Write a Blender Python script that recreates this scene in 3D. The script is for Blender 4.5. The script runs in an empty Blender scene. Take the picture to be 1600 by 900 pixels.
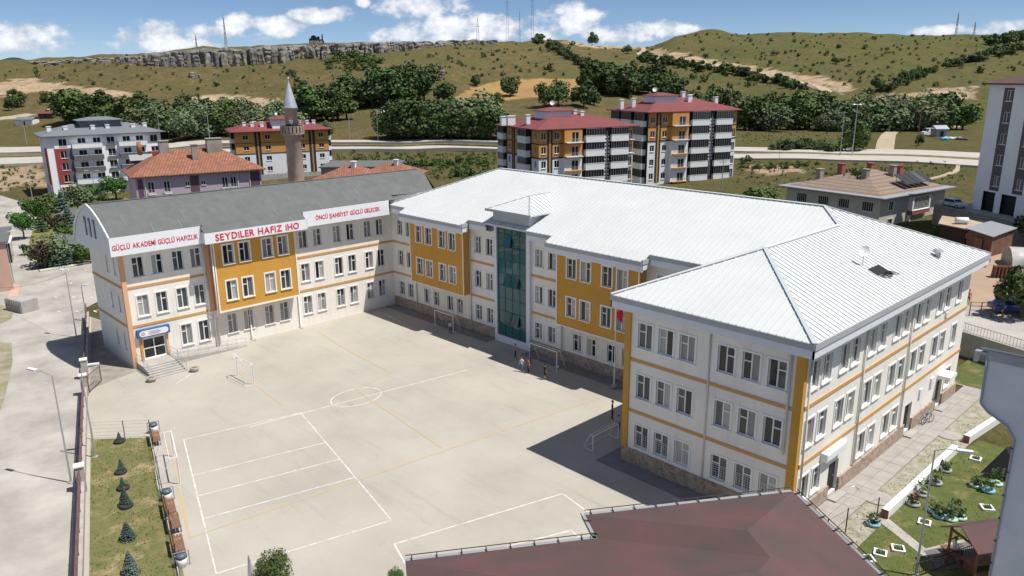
import bpy, math, random
import numpy as np
from mathutils import Matrix, Vector

# ------------------------------------------------------------------ camera, sky, sun, exposure
scene = bpy.context.scene
CAM = np.array([76.2123, -53.0181, 27.2765]); YAW, PITCH, ROLL, FPX = 0.80633, -0.269433, -0.0070953, 1201.53
def _axes():
    cy, sy, cp, sp = math.cos(YAW), math.sin(YAW), math.cos(PITCH), math.sin(PITCH)
    f = np.array([-sy*cp, cy*cp, sp]); r = np.array([cy, sy, 0.]); u = np.cross(r, f)
    cr, sr = math.cos(ROLL), math.sin(ROLL)
    return r*cr + u*sr, u*cr - r*sr, f
AR, AU, AF = _axes()
cd = bpy.data.cameras.new('camera'); cam = bpy.data.objects.new('camera', cd); scene.collection.objects.link(cam)
cd.sensor_fit = 'HORIZONTAL'; cd.sensor_width = 36.0; cd.lens = 36.0*FPX/1600.0; cd.clip_start = 0.5; cd.clip_end = 30000
M = Matrix(((AR[0], AU[0], -AF[0], CAM[0]), (AR[1], AU[1], -AF[1], CAM[1]), (AR[2], AU[2], -AF[2], CAM[2]), (0, 0, 0, 1)))
cam.matrix_world = M
scene.camera = cam

SUN = Vector((4.65, 2.5, 11.0)).normalized()          # towards the sun
w = bpy.data.worlds.new('World'); scene.world = w; w.use_nodes = True
nt = w.node_tree; N = nt.nodes; Lk = nt.links; N.clear()
def nd(tree, typ, **kw):
    n = tree.nodes.new(typ)
    for k, v in kw.items():
        if k.startswith('i_'):
            n.inputs[k[2:].replace('_', ' ')].default_value = v
        elif k.startswith('n_'):
            n.inputs[int(k[2:])].default_value = v
        else: setattr(n, k, v)
    return n
wo = nd(nt, 'ShaderNodeOutputWorld'); bg = nd(nt, 'ShaderNodeBackground')
sky = nd(nt, 'ShaderNodeTexSky', sky_type='NISHITA', sun_disc=False)
sky.sun_elevation = math.asin(SUN.z); sky.sun_rotation = math.atan2(SUN.x, SUN.y)
sky.altitude = 1100; sky.air_density = 0.6; sky.dust_density = 0.1; sky.ozone_density = 4.0
SKY_STRENGTH = 0.084
bg.inputs['Strength'].default_value = SKY_STRENGTH
# cumulus: bands of broken cloud low over the horizon, all round
tc = nd(nt, 'ShaderNodeTexCoord'); sep = nd(nt, 'ShaderNodeSeparateXYZ'); Lk.new(tc.outputs['Generated'], sep.inputs[0])
def math_(op, a, b=None, clamp=False, tree=nt):
    n = nd(tree, 'ShaderNodeMath', operation=op, use_clamp=clamp)
    for i, v in enumerate((a, b)):
        if v is None: continue
        if isinstance(v, (int, float)): n.inputs[i].default_value = v
        else: tree.links.new(v, n.inputs[i])
    return n.outputs[0]
def smooth(v, a, b, tree=nt):
    n = nd(tree, 'ShaderNodeMapRange', interpolation_type='SMOOTHSTEP'); tree.links.new(v, n.inputs[0])
    n.inputs[1].default_value = a; n.inputs[2].default_value = b; return n.outputs[0]
az = math_('ARCTAN2', sep.outputs[0], sep.outputs[1]); el = math_('ARCSINE', sep.outputs[2])
cmb = nd(nt, 'ShaderNodeCombineXYZ'); Lk.new(math_('MULTIPLY', az, 1.0), cmb.inputs[0]); Lk.new(math_('MULTIPLY', el, 1.35), cmb.inputs[1])
def fbm(vec, scale, detail, rough, off=0.0):
    mp = nd(nt, 'ShaderNodeMapping'); mp.inputs['Location'].default_value = (off, off*0.7, off*0.3); Lk.new(vec, mp.inputs[0])
    n = nd(nt, 'ShaderNodeTexNoise'); Lk.new(mp.outputs[0], n.inputs['Vector'])
    n.inputs['Scale'].default_value = scale; n.inputs['Detail'].default_value = detail; n.inputs['Roughness'].default_value = rough
    return n.outputs[0]
fine = fbm(cmb.outputs[0], 30.0, 8.0, 0.58, 1.7)
# cumulus bodies: (azimuth offset from view in px-columns, elevation px row) turned into sky angles
def sky_dir(px, py):
    d = AF + (px-800)/FPX*AR - (py-450)/FPX*AU; d = d/np.linalg.norm(d)
    return math.atan2(d[0], d[1]), math.asin(d[2])
bodies = None
CL = [(35,60,58,17),(245,58,48,20),(285,72,45,12),(400,42,55,17),(350,50,40,10),(500,24,38,11),(535,22,32,11),(655,14,62,18),(690,45,70,24),(640,52,60,14),(760,45,60,18),
      (880,36,46,26),(850,52,40,14),(925,24,18,9),(980,52,75,13),(1030,48,55,11),(1560,46,36,10),(1490,48,40,8),(180,98,30,8),(565,3,12,9),
      (-200,40,90,22),(-420,20,120,30),(-700,50,110,24),(1800,30,100,24),(2050,45,120,22),(2400,10,130,34),(-1000,10,150,40)]
rng = random.Random(5)
for (px, py, rx, ry) in CL:
    a0, e0 = sky_dir(px, py)
    dx = math_('DIVIDE', math_('SUBTRACT', az, a0), rx/FPX*1.25)
    dyr = math_('SUBTRACT', el, e0)
    dy = math_('DIVIDE', dyr, ry/FPX*1.22)
    r2 = math_('ADD', math_('MULTIPLY', dx, dx), math_('MULTIPLY', dy, dy))
    b = math_('SUBTRACT', 1.0, r2)
    bodies = b if bodies is None else math_('MAXIMUM', bodies, b)
bodies = math_('MAXIMUM', bodies, -1.6)
high = math_('MULTIPLY', smooth(el, 0.13, 0.24), 2.0)           # broken cumulus carried on overhead, out of view, added for fill light
cells = math_('MULTIPLY', math_('SUBTRACT', fbm(tc.outputs['Generated'], 3.2, 3.0, 0.55, 2.3), 0.5), 9.0)
bodies = math_('MAXIMUM', bodies, math_('SUBTRACT', math_('ADD', cells, high), 2.45))
dens = math_('ADD', bodies, math_('MULTIPLY', math_('SUBTRACT', fine, 0.5), 4.2))
cov = smooth(dens, 0.0, 0.75)
lit = nd(nt, 'ShaderNodeMix', data_type='RGBA'); Lk.new(smooth(math_('ADD', dens, math_('MULTIPLY', math_('SUBTRACT', fbm(cmb.outputs[0], 40.0, 4.0, .6, 6.0), .5), 2.0)), 0.1, 1.6), lit.inputs[0])
lit.inputs[6].default_value = (5.6, 6.3, 7.4, 1); lit.inputs[7].default_value = (11.0, 11.0, 11.2, 1)
mx = nd(nt, 'ShaderNodeMix', data_type='RGBA'); Lk.new(math_('MULTIPLY', cov, 0.92), mx.inputs[0]); Lk.new(sky.outputs[0], mx.inputs[6]); Lk.new(lit.outputs[2], mx.inputs[7])
Lk.new(mx.outputs[2], bg.inputs['Color']); Lk.new(bg.outputs[0], wo.inputs[0])
sd = bpy.data.lights.new('sun', 'SUN'); sd.energy = 4.6; sd.angle = math.radians(0.53); sd.color = (1.0, 0.955, 0.88)
so = bpy.data.objects.new('sun', sd); scene.collection.objects.link(so); so.rotation_euler = SUN.to_track_quat('Z', 'Y').to_euler()
vs = scene.view_settings; vs.view_transform = 'Standard'; vs.look = 'None'; vs.gamma = 1.0; vs.exposure = 0.25
try: vs.use_curve_mapping = False
except Exception: pass
cy_ = scene.cycles; cy_.max_bounces = 6; cy_.transparent_max_bounces = 8; cy_.caustics_reflective = False; cy_.caustics_refractive = False

# ------------------------------------------------------------------ measuring helpers (pixel of the 1600x900 photo -> place)
FH = np.array([-math.sin(YAW), math.cos(YAW)]); RH = np.array([math.cos(YAW), math.sin(YAW)])
def ray(px, py): return AF + (px-800)/FPX*AR - (py-450)/FPX*AU
def at_z(px, py, z=0.0):
    r = ray(px, py); t = (z-CAM[2])/r[2]; return CAM + t*r
def at_y(px, py, y):
    r = ray(px, py); t = (y-CAM[1])/r[1]; return CAM + t*r
def at_d(px, py, d):                       # at horizontal depth d in front of the camera
    r = ray(px, py); t = d/(r[:2] @ FH); return CAM + t*r
def project(p):
    d = np.asarray(p, float) - CAM; z = d @ AF
    return 800 + FPX*(d @ AR)/z, 450 - FPX*(d @ AU)/z
# ------------------------------------------------------------------ object helpers
COL = scene.collection
def link(o, parent=None):
    COL.objects.link(o)
    if parent is not None: o.parent = parent
    return o
def tag(o, label=None, cat=None, group=None, kind=None):
    if label: o['label'] = label
    if cat: o['category'] = cat
    if group: o['group'] = group
    if kind: o['kind'] = kind
    return o
def thing(name, label, cat, loc=(0, 0, 0), rz=0.0, group=None):
    o = bpy.data.objects.new(name, None); o.empty_display_size = 0.3; link(o)
    o.location = tuple(float(v) for v in loc); o.rotation_euler = (0, 0, rz)
    return tag(o, label, cat, group)
class MB:
    def __init__(s): s.v = []; s.f = []; s.mi = []; s.m = 0
    def poly(s, pts):
        b = len(s.v); s.v += [tuple(map(float, p)) for p in pts]; s.f.append(tuple(range(b, b+len(pts)))); s.mi.append(s.m); return s
    def box(s, x0, x1, y0, y1, z0, z1):
        b = len(s.v); s.v += [(x, y, z) for z in (z0, z1) for y in (y0, y1) for x in (x0, x1)]
        for q in ((0, 2, 3, 1), (4, 5, 7, 6), (0, 1, 5, 4), (2, 6, 7, 3), (0, 4, 6, 2), (1, 3, 7, 5)):
            s.f.append(tuple(b+i for i in q)); s.mi.append(s.m)
        return s
    def beam(s, p, q, w, h, up=(0, 0, 1)):     # bar from p to q, width w, height h centred on the line
        p = Vector(p); q = Vector(q); d = (q-p).normalized(); upv = Vector(up)
        if abs(d.dot(upv)) > 0.99: upv = Vector((1, 0, 0))
        a = d.cross(upv).normalized()*w/2; c = a.cross(d).normalized()*h/2
        b = len(s.v)
        for e in (p, q):
            for k in (-a-c, a-c, a+c, -a+c): s.v.append(tuple(e+k))
        for qd in ((0, 1, 2, 3), (7, 6, 5, 4), (0, 4, 5, 1), (1, 5, 6, 2), (2, 6, 7, 3), (3, 7, 4, 0)):
            s.f.append(tuple(b+i for i in qd)); s.mi.append(s.m)
        return s
    def tube(s, pts, rad, n=8, cap=True):
        pts = [Vector(p) for p in pts]; rad = rad if isinstance(rad, (list, tuple)) else [rad]*len(pts)
        b = len(s.v); prev = None
        for i, p in enumerate(pts):
            d = (pts[min(i+1, len(pts)-1)]-pts[max(i-1, 0)]).normalized()
            if prev is None: prev = d.orthogonal().normalized()
            a = (prev - d*prev.dot(d)).normalized(); prev = a; c = d.cross(a)
            for k in range(n):
                t = 2*math.pi*k/n; s.v.append(tuple(p + (a*math.cos(t)+c*math.sin(t))*rad[i]))
        for i in range(len(pts)-1):
            for k in range(n):
                s.f.append((b+i*n+k, b+i*n+(k+1) % n, b+(i+1)*n+(k+1) % n, b+(i+1)*n+k)); s.mi.append(s.m)
        if cap:
            s.f.append(tuple(b+k for k in reversed(range(n)))); s.mi.append(s.m)
            e = b+(len(pts)-1)*n; s.f.append(tuple(e+k for k in range(n))); s.mi.append(s.m)
        return s
    def lathe(s, prof, n=16, c=(0, 0, 0)):     # prof: (r, z)
        b = len(s.v)
        for r, z in prof:
            for k in range(n):
                t = 2*math.pi*k/n; s.v.append((c[0]+r*math.cos(t), c[1]+r*math.sin(t), c[2]+z))
        for i in range(len(prof)-1):
            for k in range(n):
                s.f.append((b+i*n+k, b+i*n+(k+1) % n, b+(i+1)*n+(k+1) % n, b+(i+1)*n+k)); s.mi.append(s.m)
        s.f.append(tuple(b+k for k in reversed(range(n)))); s.mi.append(s.m)
        e = b+(len(prof)-1)*n; s.f.append(tuple(e+k for k in range(n))); s.mi.append(s.m)
        return s
    def prism(s, pts, z0, z1):                 # vertical prism over an (x, y) outline, counter-clockwise
        n = len(pts); s.poly([(x, y, z1) for x, y in pts]); s.poly([(x, y, z0) for x, y in reversed(pts)])
        for i in range(n):
            (x0, y0), (x1, y1) = pts[i], pts[(i+1) % n]
            s.poly([(x0, y0, z0), (x1, y1, z0), (x1, y1, z1), (x0, y0, z1)])
        return s
    def slab(s, pts, t):                       # polygon in space thickened downwards by t
        n = len(pts); lo = [(p[0], p[1], p[2]-t) for p in pts]
        s.poly(pts); s.poly(list(reversed(lo)))
        for i in range(n): j = (i+1) % n; s.poly([lo[i], lo[j], pts[j], pts[i]])
        return s
    def torus(s, c, R, r, n=18, m=8, squash=1.0):
        b = len(s.v)
        for i in range(n):
            t = 2*math.pi*i/n
            for j in range(m):
                q = 2*math.pi*j/m; rr = R+r*math.cos(q)
                s.v.append((c[0]+rr*math.cos(t), c[1]+rr*math.sin(t), c[2]+r*squash*math.sin(q)))
        for i in range(n):
            for j in range(m):
                s.f.append((b+i*m+j, b+((i+1) % n)*m+j, b+((i+1) % n)*m+(j+1) % m, b+i*m+(j+1) % m)); s.mi.append(s.m)
        return s
    def mesh(s, name, mats, smooth=False):
        me = bpy.data.meshes.new(name); me.from_pydata(s.v, [], s.f)
        for m in (mats if isinstance(mats, (list, tuple)) else [mats]): me.materials.append(m)
        if len(me.materials) > 1: me.polygons.foreach_set('material_index', s.mi)
        if smooth: me.polygons.foreach_set('use_smooth', [True]*len(me.polygons))
        me.update(); return me
    def build(s, name, mats, parent=None, smooth=False, loc=None, rz=0.0):
        o = bpy.data.objects.new(name, s.mesh(name, mats, smooth)); link(o, parent)
        if loc is not None: o.location = tuple(float(v) for v in loc)
        if rz: o.rotation_euler = (0, 0, rz)
        return o
def inst(name, me, parent=None, loc=(0, 0, 0), rz=0.0, sc=None):
    o = bpy.data.objects.new(name, me); link(o, parent); o.location = tuple(float(v) for v in loc); o.rotation_euler = (0, 0, rz)
    if sc is not None: o.scale = sc if isinstance(sc, (tuple, list)) else (sc, sc, sc)
    return o
def copy_tree(o, parent=None):
    c = o.copy(); COL.objects.link(c); c.parent = parent
    for ch in list(o.children): copy_tree(ch, c)
    return c

# ------------------------------------------------------------------ materials
def mat(name, col, rough=0.8, var=0.0, vscale=1.0, col2=None, bump=0.0, bscale=8.0, metal=0.0, spec=0.35, detail=5.0, objvar=0.0, coat=0.0):
    m = bpy.data.materials.new(name); m.use_nodes = True; t = m.node_tree; b = t.nodes['Principled BSDF']
    b.inputs['Roughness'].default_value = rough; b.inputs['Metallic'].default_value = metal
    b.inputs['Specular IOR Level'].default_value = spec; b.inputs['Coat Weight'].default_value = coat
    b.inputs['Base Color'].default_value = (*col, 1)
    src = None
    if var or col2 or bump or objvar:
        geo = nd(t, 'ShaderNodeNewGeometry'); pos = geo.outputs['Position']
    if var or col2:
        n1 = nd(t, 'ShaderNodeTexNoise'); n1.inputs['Scale'].default_value = vscale; n1.inputs['Detail'].default_value = detail; n1.inputs['Roughness'].default_value = 0.62
        t.links.new(pos, n1.inputs['Vector'])
        mr = nd(t, 'ShaderNodeMapRange'); t.links.new(n1.outputs[0], mr.inputs[0]); mr.inputs[1].default_value = 0.32; mr.inputs[2].default_value = 0.68
        mixn = nd(t, 'ShaderNodeMix', data_type='RGBA'); t.links.new(mr.outputs[0], mixn.inputs[0])
        c2 = col2 if col2 else tuple(c*(1-var) for c in col); c1 = col if col2 else tuple(min(1, c*(1+var*0.6)) for c in col)
        mixn.inputs[6].default_value = (*c1, 1); mixn.inputs[7].default_value = (*c2, 1); src = mixn.outputs[2]
    if objvar:
        oi = nd(t, 'ShaderNodeObjectInfo'); hs = nd(t, 'ShaderNodeHueSaturation')
        r = nd(t, 'ShaderNodeMapRange'); t.links.new(oi.outputs['Random'], r.inputs[0]); r.inputs[3].default_value = 1-objvar; r.inputs[4].default_value = 1+objvar
        t.links.new(r.outputs[0], hs.inputs['Value'])
        r2 = nd(t, 'ShaderNodeMapRange'); t.links.new(math_('FRACT', math_('MULTIPLY', oi.outputs['Random'], 7.3, tree=t), tree=t), r2.inputs[0]); r2.inputs[3].default_value = .5-objvar*.07; r2.inputs[4].default_value = .5+objvar*.07
        t.links.new(r2.outputs[0], hs.inputs['Hue'])
        if src is None: hs.inputs['Color'].default_value = (*col, 1)
        else: t.links.new(src, hs.inputs['Color'])
        src = hs.outputs[0]
    if src is not None: t.links.new(src, b.inputs['Base Color'])
    if bump:
        n2 = nd(t, 'ShaderNodeTexNoise'); n2.inputs['Scale'].default_value = bscale; n2.inputs['Detail'].default_value = 4
        t.links.new(pos, n2.inputs['Vector'])
        bp = nd(t, 'ShaderNodeBump'); bp.inputs['Strength'].default_value = bump; bp.inputs['Distance'].default_value = 0.05
        t.links.new(n2.outputs[0], bp.inputs['Height']); t.links.new(bp.outputs[0], b.inputs['Normal'])
    return m
def stone_mat(name, c1, c2, mortar, scale):
    m = mat(name, c1, 0.9); t = m.node_tree; b = t.nodes['Principled BSDF']
    geo = nd(t, 'ShaderNodeNewGeometry')
    vo = nd(t, 'ShaderNodeTexVoronoi'); vo.inputs['Scale'].default_value = scale; t.links.new(geo.outputs['Position'], vo.inputs['Vector'])
    ve = nd(t, 'ShaderNodeTexVoronoi', feature='DISTANCE_TO_EDGE'); ve.inputs['Scale'].default_value = scale; t.links.new(geo.outputs['Position'], ve.inputs['Vector'])
    sp = nd(t, 'ShaderNodeSeparateColor'); t.links.new(vo.outputs['Color'], sp.inputs[0])
    mi = nd(t, 'ShaderNodeMix', data_type='RGBA'); t.links.new(sp.outputs[0], mi.inputs[0]); mi.inputs[6].default_value = (*c1, 1); mi.inputs[7].default_value = (*c2, 1)
    mr = nd(t, 'ShaderNodeMapRange'); t.links.new(ve.outputs['Distance'], mr.inputs[0]); mr.inputs[1].default_value = 0.01; mr.inputs[2].default_value = 0.05
    m2 = nd(t, 'ShaderNodeMix', data_type='RGBA'); t.links.new(mr.outputs[0], m2.inputs[0]); m2.inputs[6].default_value = (*mortar, 1); t.links.new(mi.outputs[2], m2.inputs[7])
    t.links.new(m2.outputs[2], b.inputs['Base Color'])
    bp = nd(t, 'ShaderNodeBump'); bp.inputs['Strength'].default_value = .6; bp.inputs['Distance'].default_value = .04; t.links.new(mr.outputs[0], bp.inputs['Height']); t.links.new(bp.outputs[0], b.inputs['Normal'])
    return m
def stripe_mat(name, c1, c2, period, duty, direction, rough=0.8, var=0.15, vscale=0.6, jitter=0.0):
    """thin courses across a world direction: tile rows, plank lines, decking joints"""
    m = mat(name, c1, rough, var=var, vscale=vscale); t = m.node_tree; b = t.nodes['Principled BSDF']
    base = b.inputs['Base Color'].links[0].from_socket
    geo = nd(t, 'ShaderNodeNewGeometry'); dp = nd(t, 'ShaderNodeVectorMath', operation='DOT_PRODUCT'); t.links.new(geo.outputs['Position'], dp.inputs[0]); dp.inputs[1].default_value = direction
    fr = math_('FRACT', math_('DIVIDE', dp.outputs['Value'], period, tree=t), tree=t)
    k = math_('LESS_THAN', fr, duty, tree=t)
    mi = nd(t, 'ShaderNodeMix', data_type='RGBA'); t.links.new(math_('MULTIPLY', k, 0.75, tree=t), mi.inputs[0]); t.links.new(base, mi.inputs[6]); mi.inputs[7].default_value = (*c2, 1)
    t.links.new(mi.outputs[2], b.inputs['Base Color'])
    bp = nd(t, 'ShaderNodeBump'); bp.inputs['Strength'].default_value = .5; bp.inputs['Distance'].default_value = .03; t.links.new(fr, bp.inputs['Height']); t.links.new(bp.outputs[0], b.inputs['Normal'])
    return m
def glass_mat(name, col, rough=0.06, spec=0.5):
    return mat(name, col, rough, spec=spec)

X = {}
X['wall'] = mat('render_cream', (.83, .795, .73), .88, var=.07, vscale=.35, bump=.05, bscale=20)
def weather(m, amt, tint):            # rain runs and grime on outside walls
    t = m.node_tree; b = t.nodes['Principled BSDF']; base = b.inputs['Base Color'].links[0].from_socket; geo = nd(t, 'ShaderNodeNewGeometry')
    mp = nd(t, 'ShaderNodeMapping'); mp.inputs['Scale'].default_value = (1.9, 1.9, .16); t.links.new(geo.outputs['Position'], mp.inputs[0])
    n = nd(t, 'ShaderNodeTexNoise'); n.inputs['Scale'].default_value = 1.0; n.inputs['Detail'].default_value = 7; n.inputs['Roughness'].default_value = .7; t.links.new(mp.outputs[0], n.inputs['Vector'])
    mi = nd(t, 'ShaderNodeMix', data_type='RGBA'); t.links.new(math_('MULTIPLY', smooth(n.outputs[0], .48, .76, t), amt, tree=t), mi.inputs[0]); t.links.new(base, mi.inputs[6]); mi.inputs[7].default_value = (*tint, 1); t.links.new(mi.outputs[2], b.inputs['Base Color'])
weather(X['wall'], .38, (.52, .48, .41))
X['ochre'] = mat('render_ochre', (.60, .315, .055), .85, var=.08, vscale=.4)
weather(X['ochre'], .3, (.42, .22, .05))
X['orange_band'] = mat('band_orange', (.58, .33, .12), .85)
X['peach'] = mat('column_peach', (.70, .42, .24), .85)
X['white_trim'] = mat('trim_white', (.82, .82, .80), .6, var=.04, vscale=2)
X['pvc'] = mat('pvc_white', (.80, .80, .79), .35)
X['stone'] = stone_mat('plinth_stone', (.46, .34, .26), (.26, .19, .15), (.5, .46, .4), 3.2)
X['white_metal'] = mat('roof_white_metal', (.62, .645, .64), .6, var=.06, vscale=.25, spec=.3)
X['rib_metal'] = mat('roof_rib', (.58, .60, .60), .6)
X['ridge_grey'] = mat('ridge_cap_grey', (.44, .48, .50), .5)
X['fascia_grey'] = mat('gutter_grey', (.42, .44, .46), .55, var=.08, vscale=1.2)
X['fascia_white'] = mat('fascia_white', (.72, .74, .78), .55, var=.05, vscale=1.5)
X['shingle'] = mat('shingle_grey', (.135, .142, .14), .92, var=.14, vscale=.9, bump=.12, bscale=16)
X['banner'] = mat('banner_white', (.80, .81, .84), .5, var=.03, vscale=.8)
X['red_letter'] = mat('letter_red', (.62, .03, .05), .6)
X['pane_dark'] = glass_mat('pane_dark', (.018, .021, .025)); X['pane_mid'] = glass_mat('pane_mid', (.10, .105, .11)); X['pane_pale'] = glass_mat('pane_curtain', (.24, .245, .24), .1)
X['teal_glass'] = glass_mat('teal_glass', (.024, .115, .122), .03, .5)
X['metal_dark'] = mat('metal_dark', (.04, .04, .045), .5, metal=.3)
X['metal_grey'] = mat('metal_grey', (.36, .37, .38), .45, metal=.4)
X['galv'] = mat('galvanised', (.50, .52, .54), .4, metal=.5)
X['pipe'] = mat('downpipe', (.62, .60, .56), .5)
X['concrete'] = mat('concrete', (.40, .385, .36), .92, var=.16, vscale=.8, bump=.1)
X['white_paint'] = mat('paint_white', (.80, .80, .79), .6, var=.05, vscale=3)
X['black'] = mat('black', (.015, .015, .017), .6)
X['red_cloth'] = mat('flag_red', (.60, .02, .03), .75)
X['blue_sign'] = mat('sign_blue', (.05, .13, .30), .45)
X['wood_brown'] = mat('wood_brown', (.22, .115, .07), .7, var=.25, vscale=3)
X['brown_rail'] = mat('rail_brown', (.16, .09, .09), .55)
X['door_dark'] = mat('door_dark', (.02, .018, .018), .5)
X['pane_blind'] = glass_mat('pane_blind', (.40, .395, .37), .15); X['pane_green'] = glass_mat('pane_green', (.045, .06, .055))
PANES = ['pane_dark', 'pane_dark', 'pane_mid', 'pane_mid', 'pane_pale', 'pane_pale', 'pane_blind', 'pane_green']
def setmat(o, m):                     # own material on shared mesh data
    o.material_slots[0].link = 'OBJECT'; o.material_slots[0].material = m
# ------------------------------------------------------------------ the land: flat town, highway, hills
def v_at(py, d):                           # height of image row py (middle column) at depth d
    sp, cp = math.sin(PITCH), math.cos(PITCH); k = (450-py)/FPX
    return CAM[2] + d*(sp + k*cp)/(cp - k*sp)
HILL = {   # photo column: (depth, photo row) down the slope
    -150: [(350, 222), (420, 190), (500, 168), (560, 142), (640, 118), (740, 100)],
    0:   [(350, 222), (420, 190), (500, 168), (560, 142), (640, 118), (740, 97)],
    100: [(350, 217), (430, 186), (500, 168), (560, 140), (630, 116), (740, 92)],
    200: [(340, 214), (420, 186), (500, 162), (570, 132), (640, 106), (655, 92), (740, 84)],
    330: [(320, 210), (400, 184), (490, 158), (580, 122), (640, 103), (655, 82), (740, 76)],
    480: [(310, 210), (400, 176), (500, 140), (580, 112), (640, 93), (655, 76), (740, 70)],
    600: [(310, 206), (380, 176), (450, 152), (560, 112), (640, 84), (655, 72), (740, 67)],
    700: [(300, 205), (350, 180), (420, 158), (560, 116), (660, 80), (740, 65)],
    760: [(300, 205), (345, 182), (400, 158), (560, 128), (660, 88), (800, 62)],
    880: [(300, 205), (345, 182), (400, 155), (560, 128), (660, 98), (850, 63)],
    960: [(300, 206), (360, 186), (420, 160), (560, 126), (680, 100), (900, 71)],
    1010: [(300, 207), (380, 187), (450, 165), (560, 130), (700, 96), (860, 74), (950, 71)],
    1060: [(300, 208), (390, 190), (470, 165), (560, 130), (680, 92), (800, 64), (900, 55)],
    1120: [(300, 209), (400, 191), (480, 165), (560, 130), (660, 98), (780, 66), (900, 51)],
    1300: [(300, 211), (400, 192), (450, 170), (530, 130), (640, 98), (770, 70), (920, 52)],
    1480: [(300, 213), (400, 192), (450, 158), (540, 128), (640, 98), (770, 70), (920, 55)],
    1750: [(300, 216), (400, 192), (450, 158), (540, 128), (640, 98), (770, 70), (920, 52)]}
DS = np.concatenate([np.arange(-60, 110, 10.), np.arange(110, 300, 4.), np.arange(300, 960, 3.2), np.arange(970, 1500, 40.), [1700, 2200, 3500, 6000]])
_cols = sorted(HILL); _A = np.array([(px-800)/FPX/1.037 for px in _cols])
def _column(px):
    a = (px-800)/FPX/1.037
    hc = min(4.5, max(-3.0, 0.5 + 0.04*a*185))
    ks = [(-1e4, 0), (112, 0), (190, hc), (252, hc)] + [(d, v_at(py + 0.0071*(px-800), d)) for d, py in HILL[px]]
    zl = ks[-1][1]; dl = ks[-1][0]
    ks += [(dl+120, zl+1.0), (1500, zl-25), (2200, -20), (6000, -60)]
    return np.interp(DS, [k[0] for k in ks], [k[1] for k in ks])
_TAB = np.array([_column(p) for p in _cols])              # columns x depth
_k = np.array([1, 2, 3, 2, 1.]); _k /= _k.sum()
for _i in range(len(_cols)):
    _p = np.pad(_TAB[_i], 2, mode='edge'); _s = np.convolve(_p, _k, 'valid'); _msk = (DS > 118) & (DS < 950); _TAB[_i][_msk] = _s[_msk]
def _hash(ix, iy): 
    s = np.sin(ix*127.1 + iy*311.7)*43758.5453; return s - np.floor(s)
def vnoise(x, y):
    ix, iy = np.floor(x), np.floor(y); fx, fy = x-ix, y-iy; fx = fx*fx*(3-2*fx); fy = fy*fy*(3-2*fy)
    return (_hash(ix, iy)*(1-fx)+_hash(ix+1, iy)*fx)*(1-fy) + (_hash(ix, iy+1)*(1-fx)+_hash(ix+1, iy+1)*fx)*fy - 0.5
def terrain(x, y):
    x = np.asarray(x, float); y = np.asarray(y, float)
    dx, dy = x-CAM[0], y-CAM[1]; d = dx*FH[0]+dy*FH[1]; lat = dx*RH[0]+dy*RH[1]
    a = np.clip(lat/np.maximum(d, 60), _A[0], _A[-1])
    ci = np.clip(np.searchsorted(_A, a)-1, 0, len(_A)-2); ca = (a-_A[ci])/(_A[ci+1]-_A[ci]); ca = ca*ca*(3-2*ca)
    di = np.clip(np.searchsorted(DS, d)-1, 0, len(DS)-2); da = np.clip((d-DS[di])/(DS[di+1]-DS[di]), 0, 1)
    z = (_TAB[ci, di]*(1-da)+_TAB[ci, di+1]*da)*(1-ca) + (_TAB[ci+1, di]*(1-da)+_TAB[ci+1, di+1]*da)*ca
    wn = np.clip((d-330)/120, 0, 1)
    z = z + wn*(7.0*np.abs(vnoise(x/60, y/60))-1.5 + 4.0*vnoise(x/38+3, y/38) + 2.6*vnoise(x/17+7, y/17) + 1.2*vnoise(x/7, y/7+3))
    return z
def T(x, y): return float(terrain(x, y))
def on_land(px, py, dmin=60.0, dmax=1000.0):        # first hit of the photo ray with the land
    r = ray(px, py); k = r[:2] @ FH; ds = np.arange(dmin, dmax, 1.5); t = ds/k
    P = CAM[None, :] + t[:, None]*r[None, :]; g = terrain(P[:, 0], P[:, 1])
    hit = np.nonzero(P[:, 2] <= g)[0]
    i = hit[0] if len(hit) else len(ds)-1
    return np.array([P[i, 0], P[i, 1], g[i]])
def in_poly(px, py, poly):
    px = np.asarray(px, float); py = np.asarray(py, float); c = np.zeros(px.shape, bool); n = len(poly)
    for i in range(n):
        (x0, y0), (x1, y1) = poly[i], poly[(i+1) % n]
        with np.errstate(divide='ignore', invalid='ignore'):
            c ^= ((y0 > py) != (y1 > py)) & (px < (x1-x0)*(py-y0)/((y1-y0) if y1 != y0 else 1e-9) + x0)
    return c
WHEAT = [(708, 154), (735, 138), (790, 124), (870, 122), (960, 128), (1000, 142), (960, 150), (860, 150), (790, 156)]
SOIL = [[(-40, 150), (0, 128), (60, 123), (110, 133), (170, 138), (225, 150), (160, 152), (100, 147), (40, 143), (0, 150)],
        [(288, 166), (300, 150), (345, 145), (400, 152), (440, 155), (520, 150), (525, 168), (430, 172), (350, 176)],
        [(1005, 84), (1030, 78), (1100, 92), (1200, 108), (1290, 122), (1332, 140), (1325, 146), (1270, 133), (1180, 118), (1090, 102), (1020, 90)],
        [(1362, 150), (1410, 148), (1480, 138), (1522, 135), (1525, 156), (1450, 160), (1370, 158)],
        [(870, 66), (905, 64), (1000, 72), (1000, 77), (930, 74)]]
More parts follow.
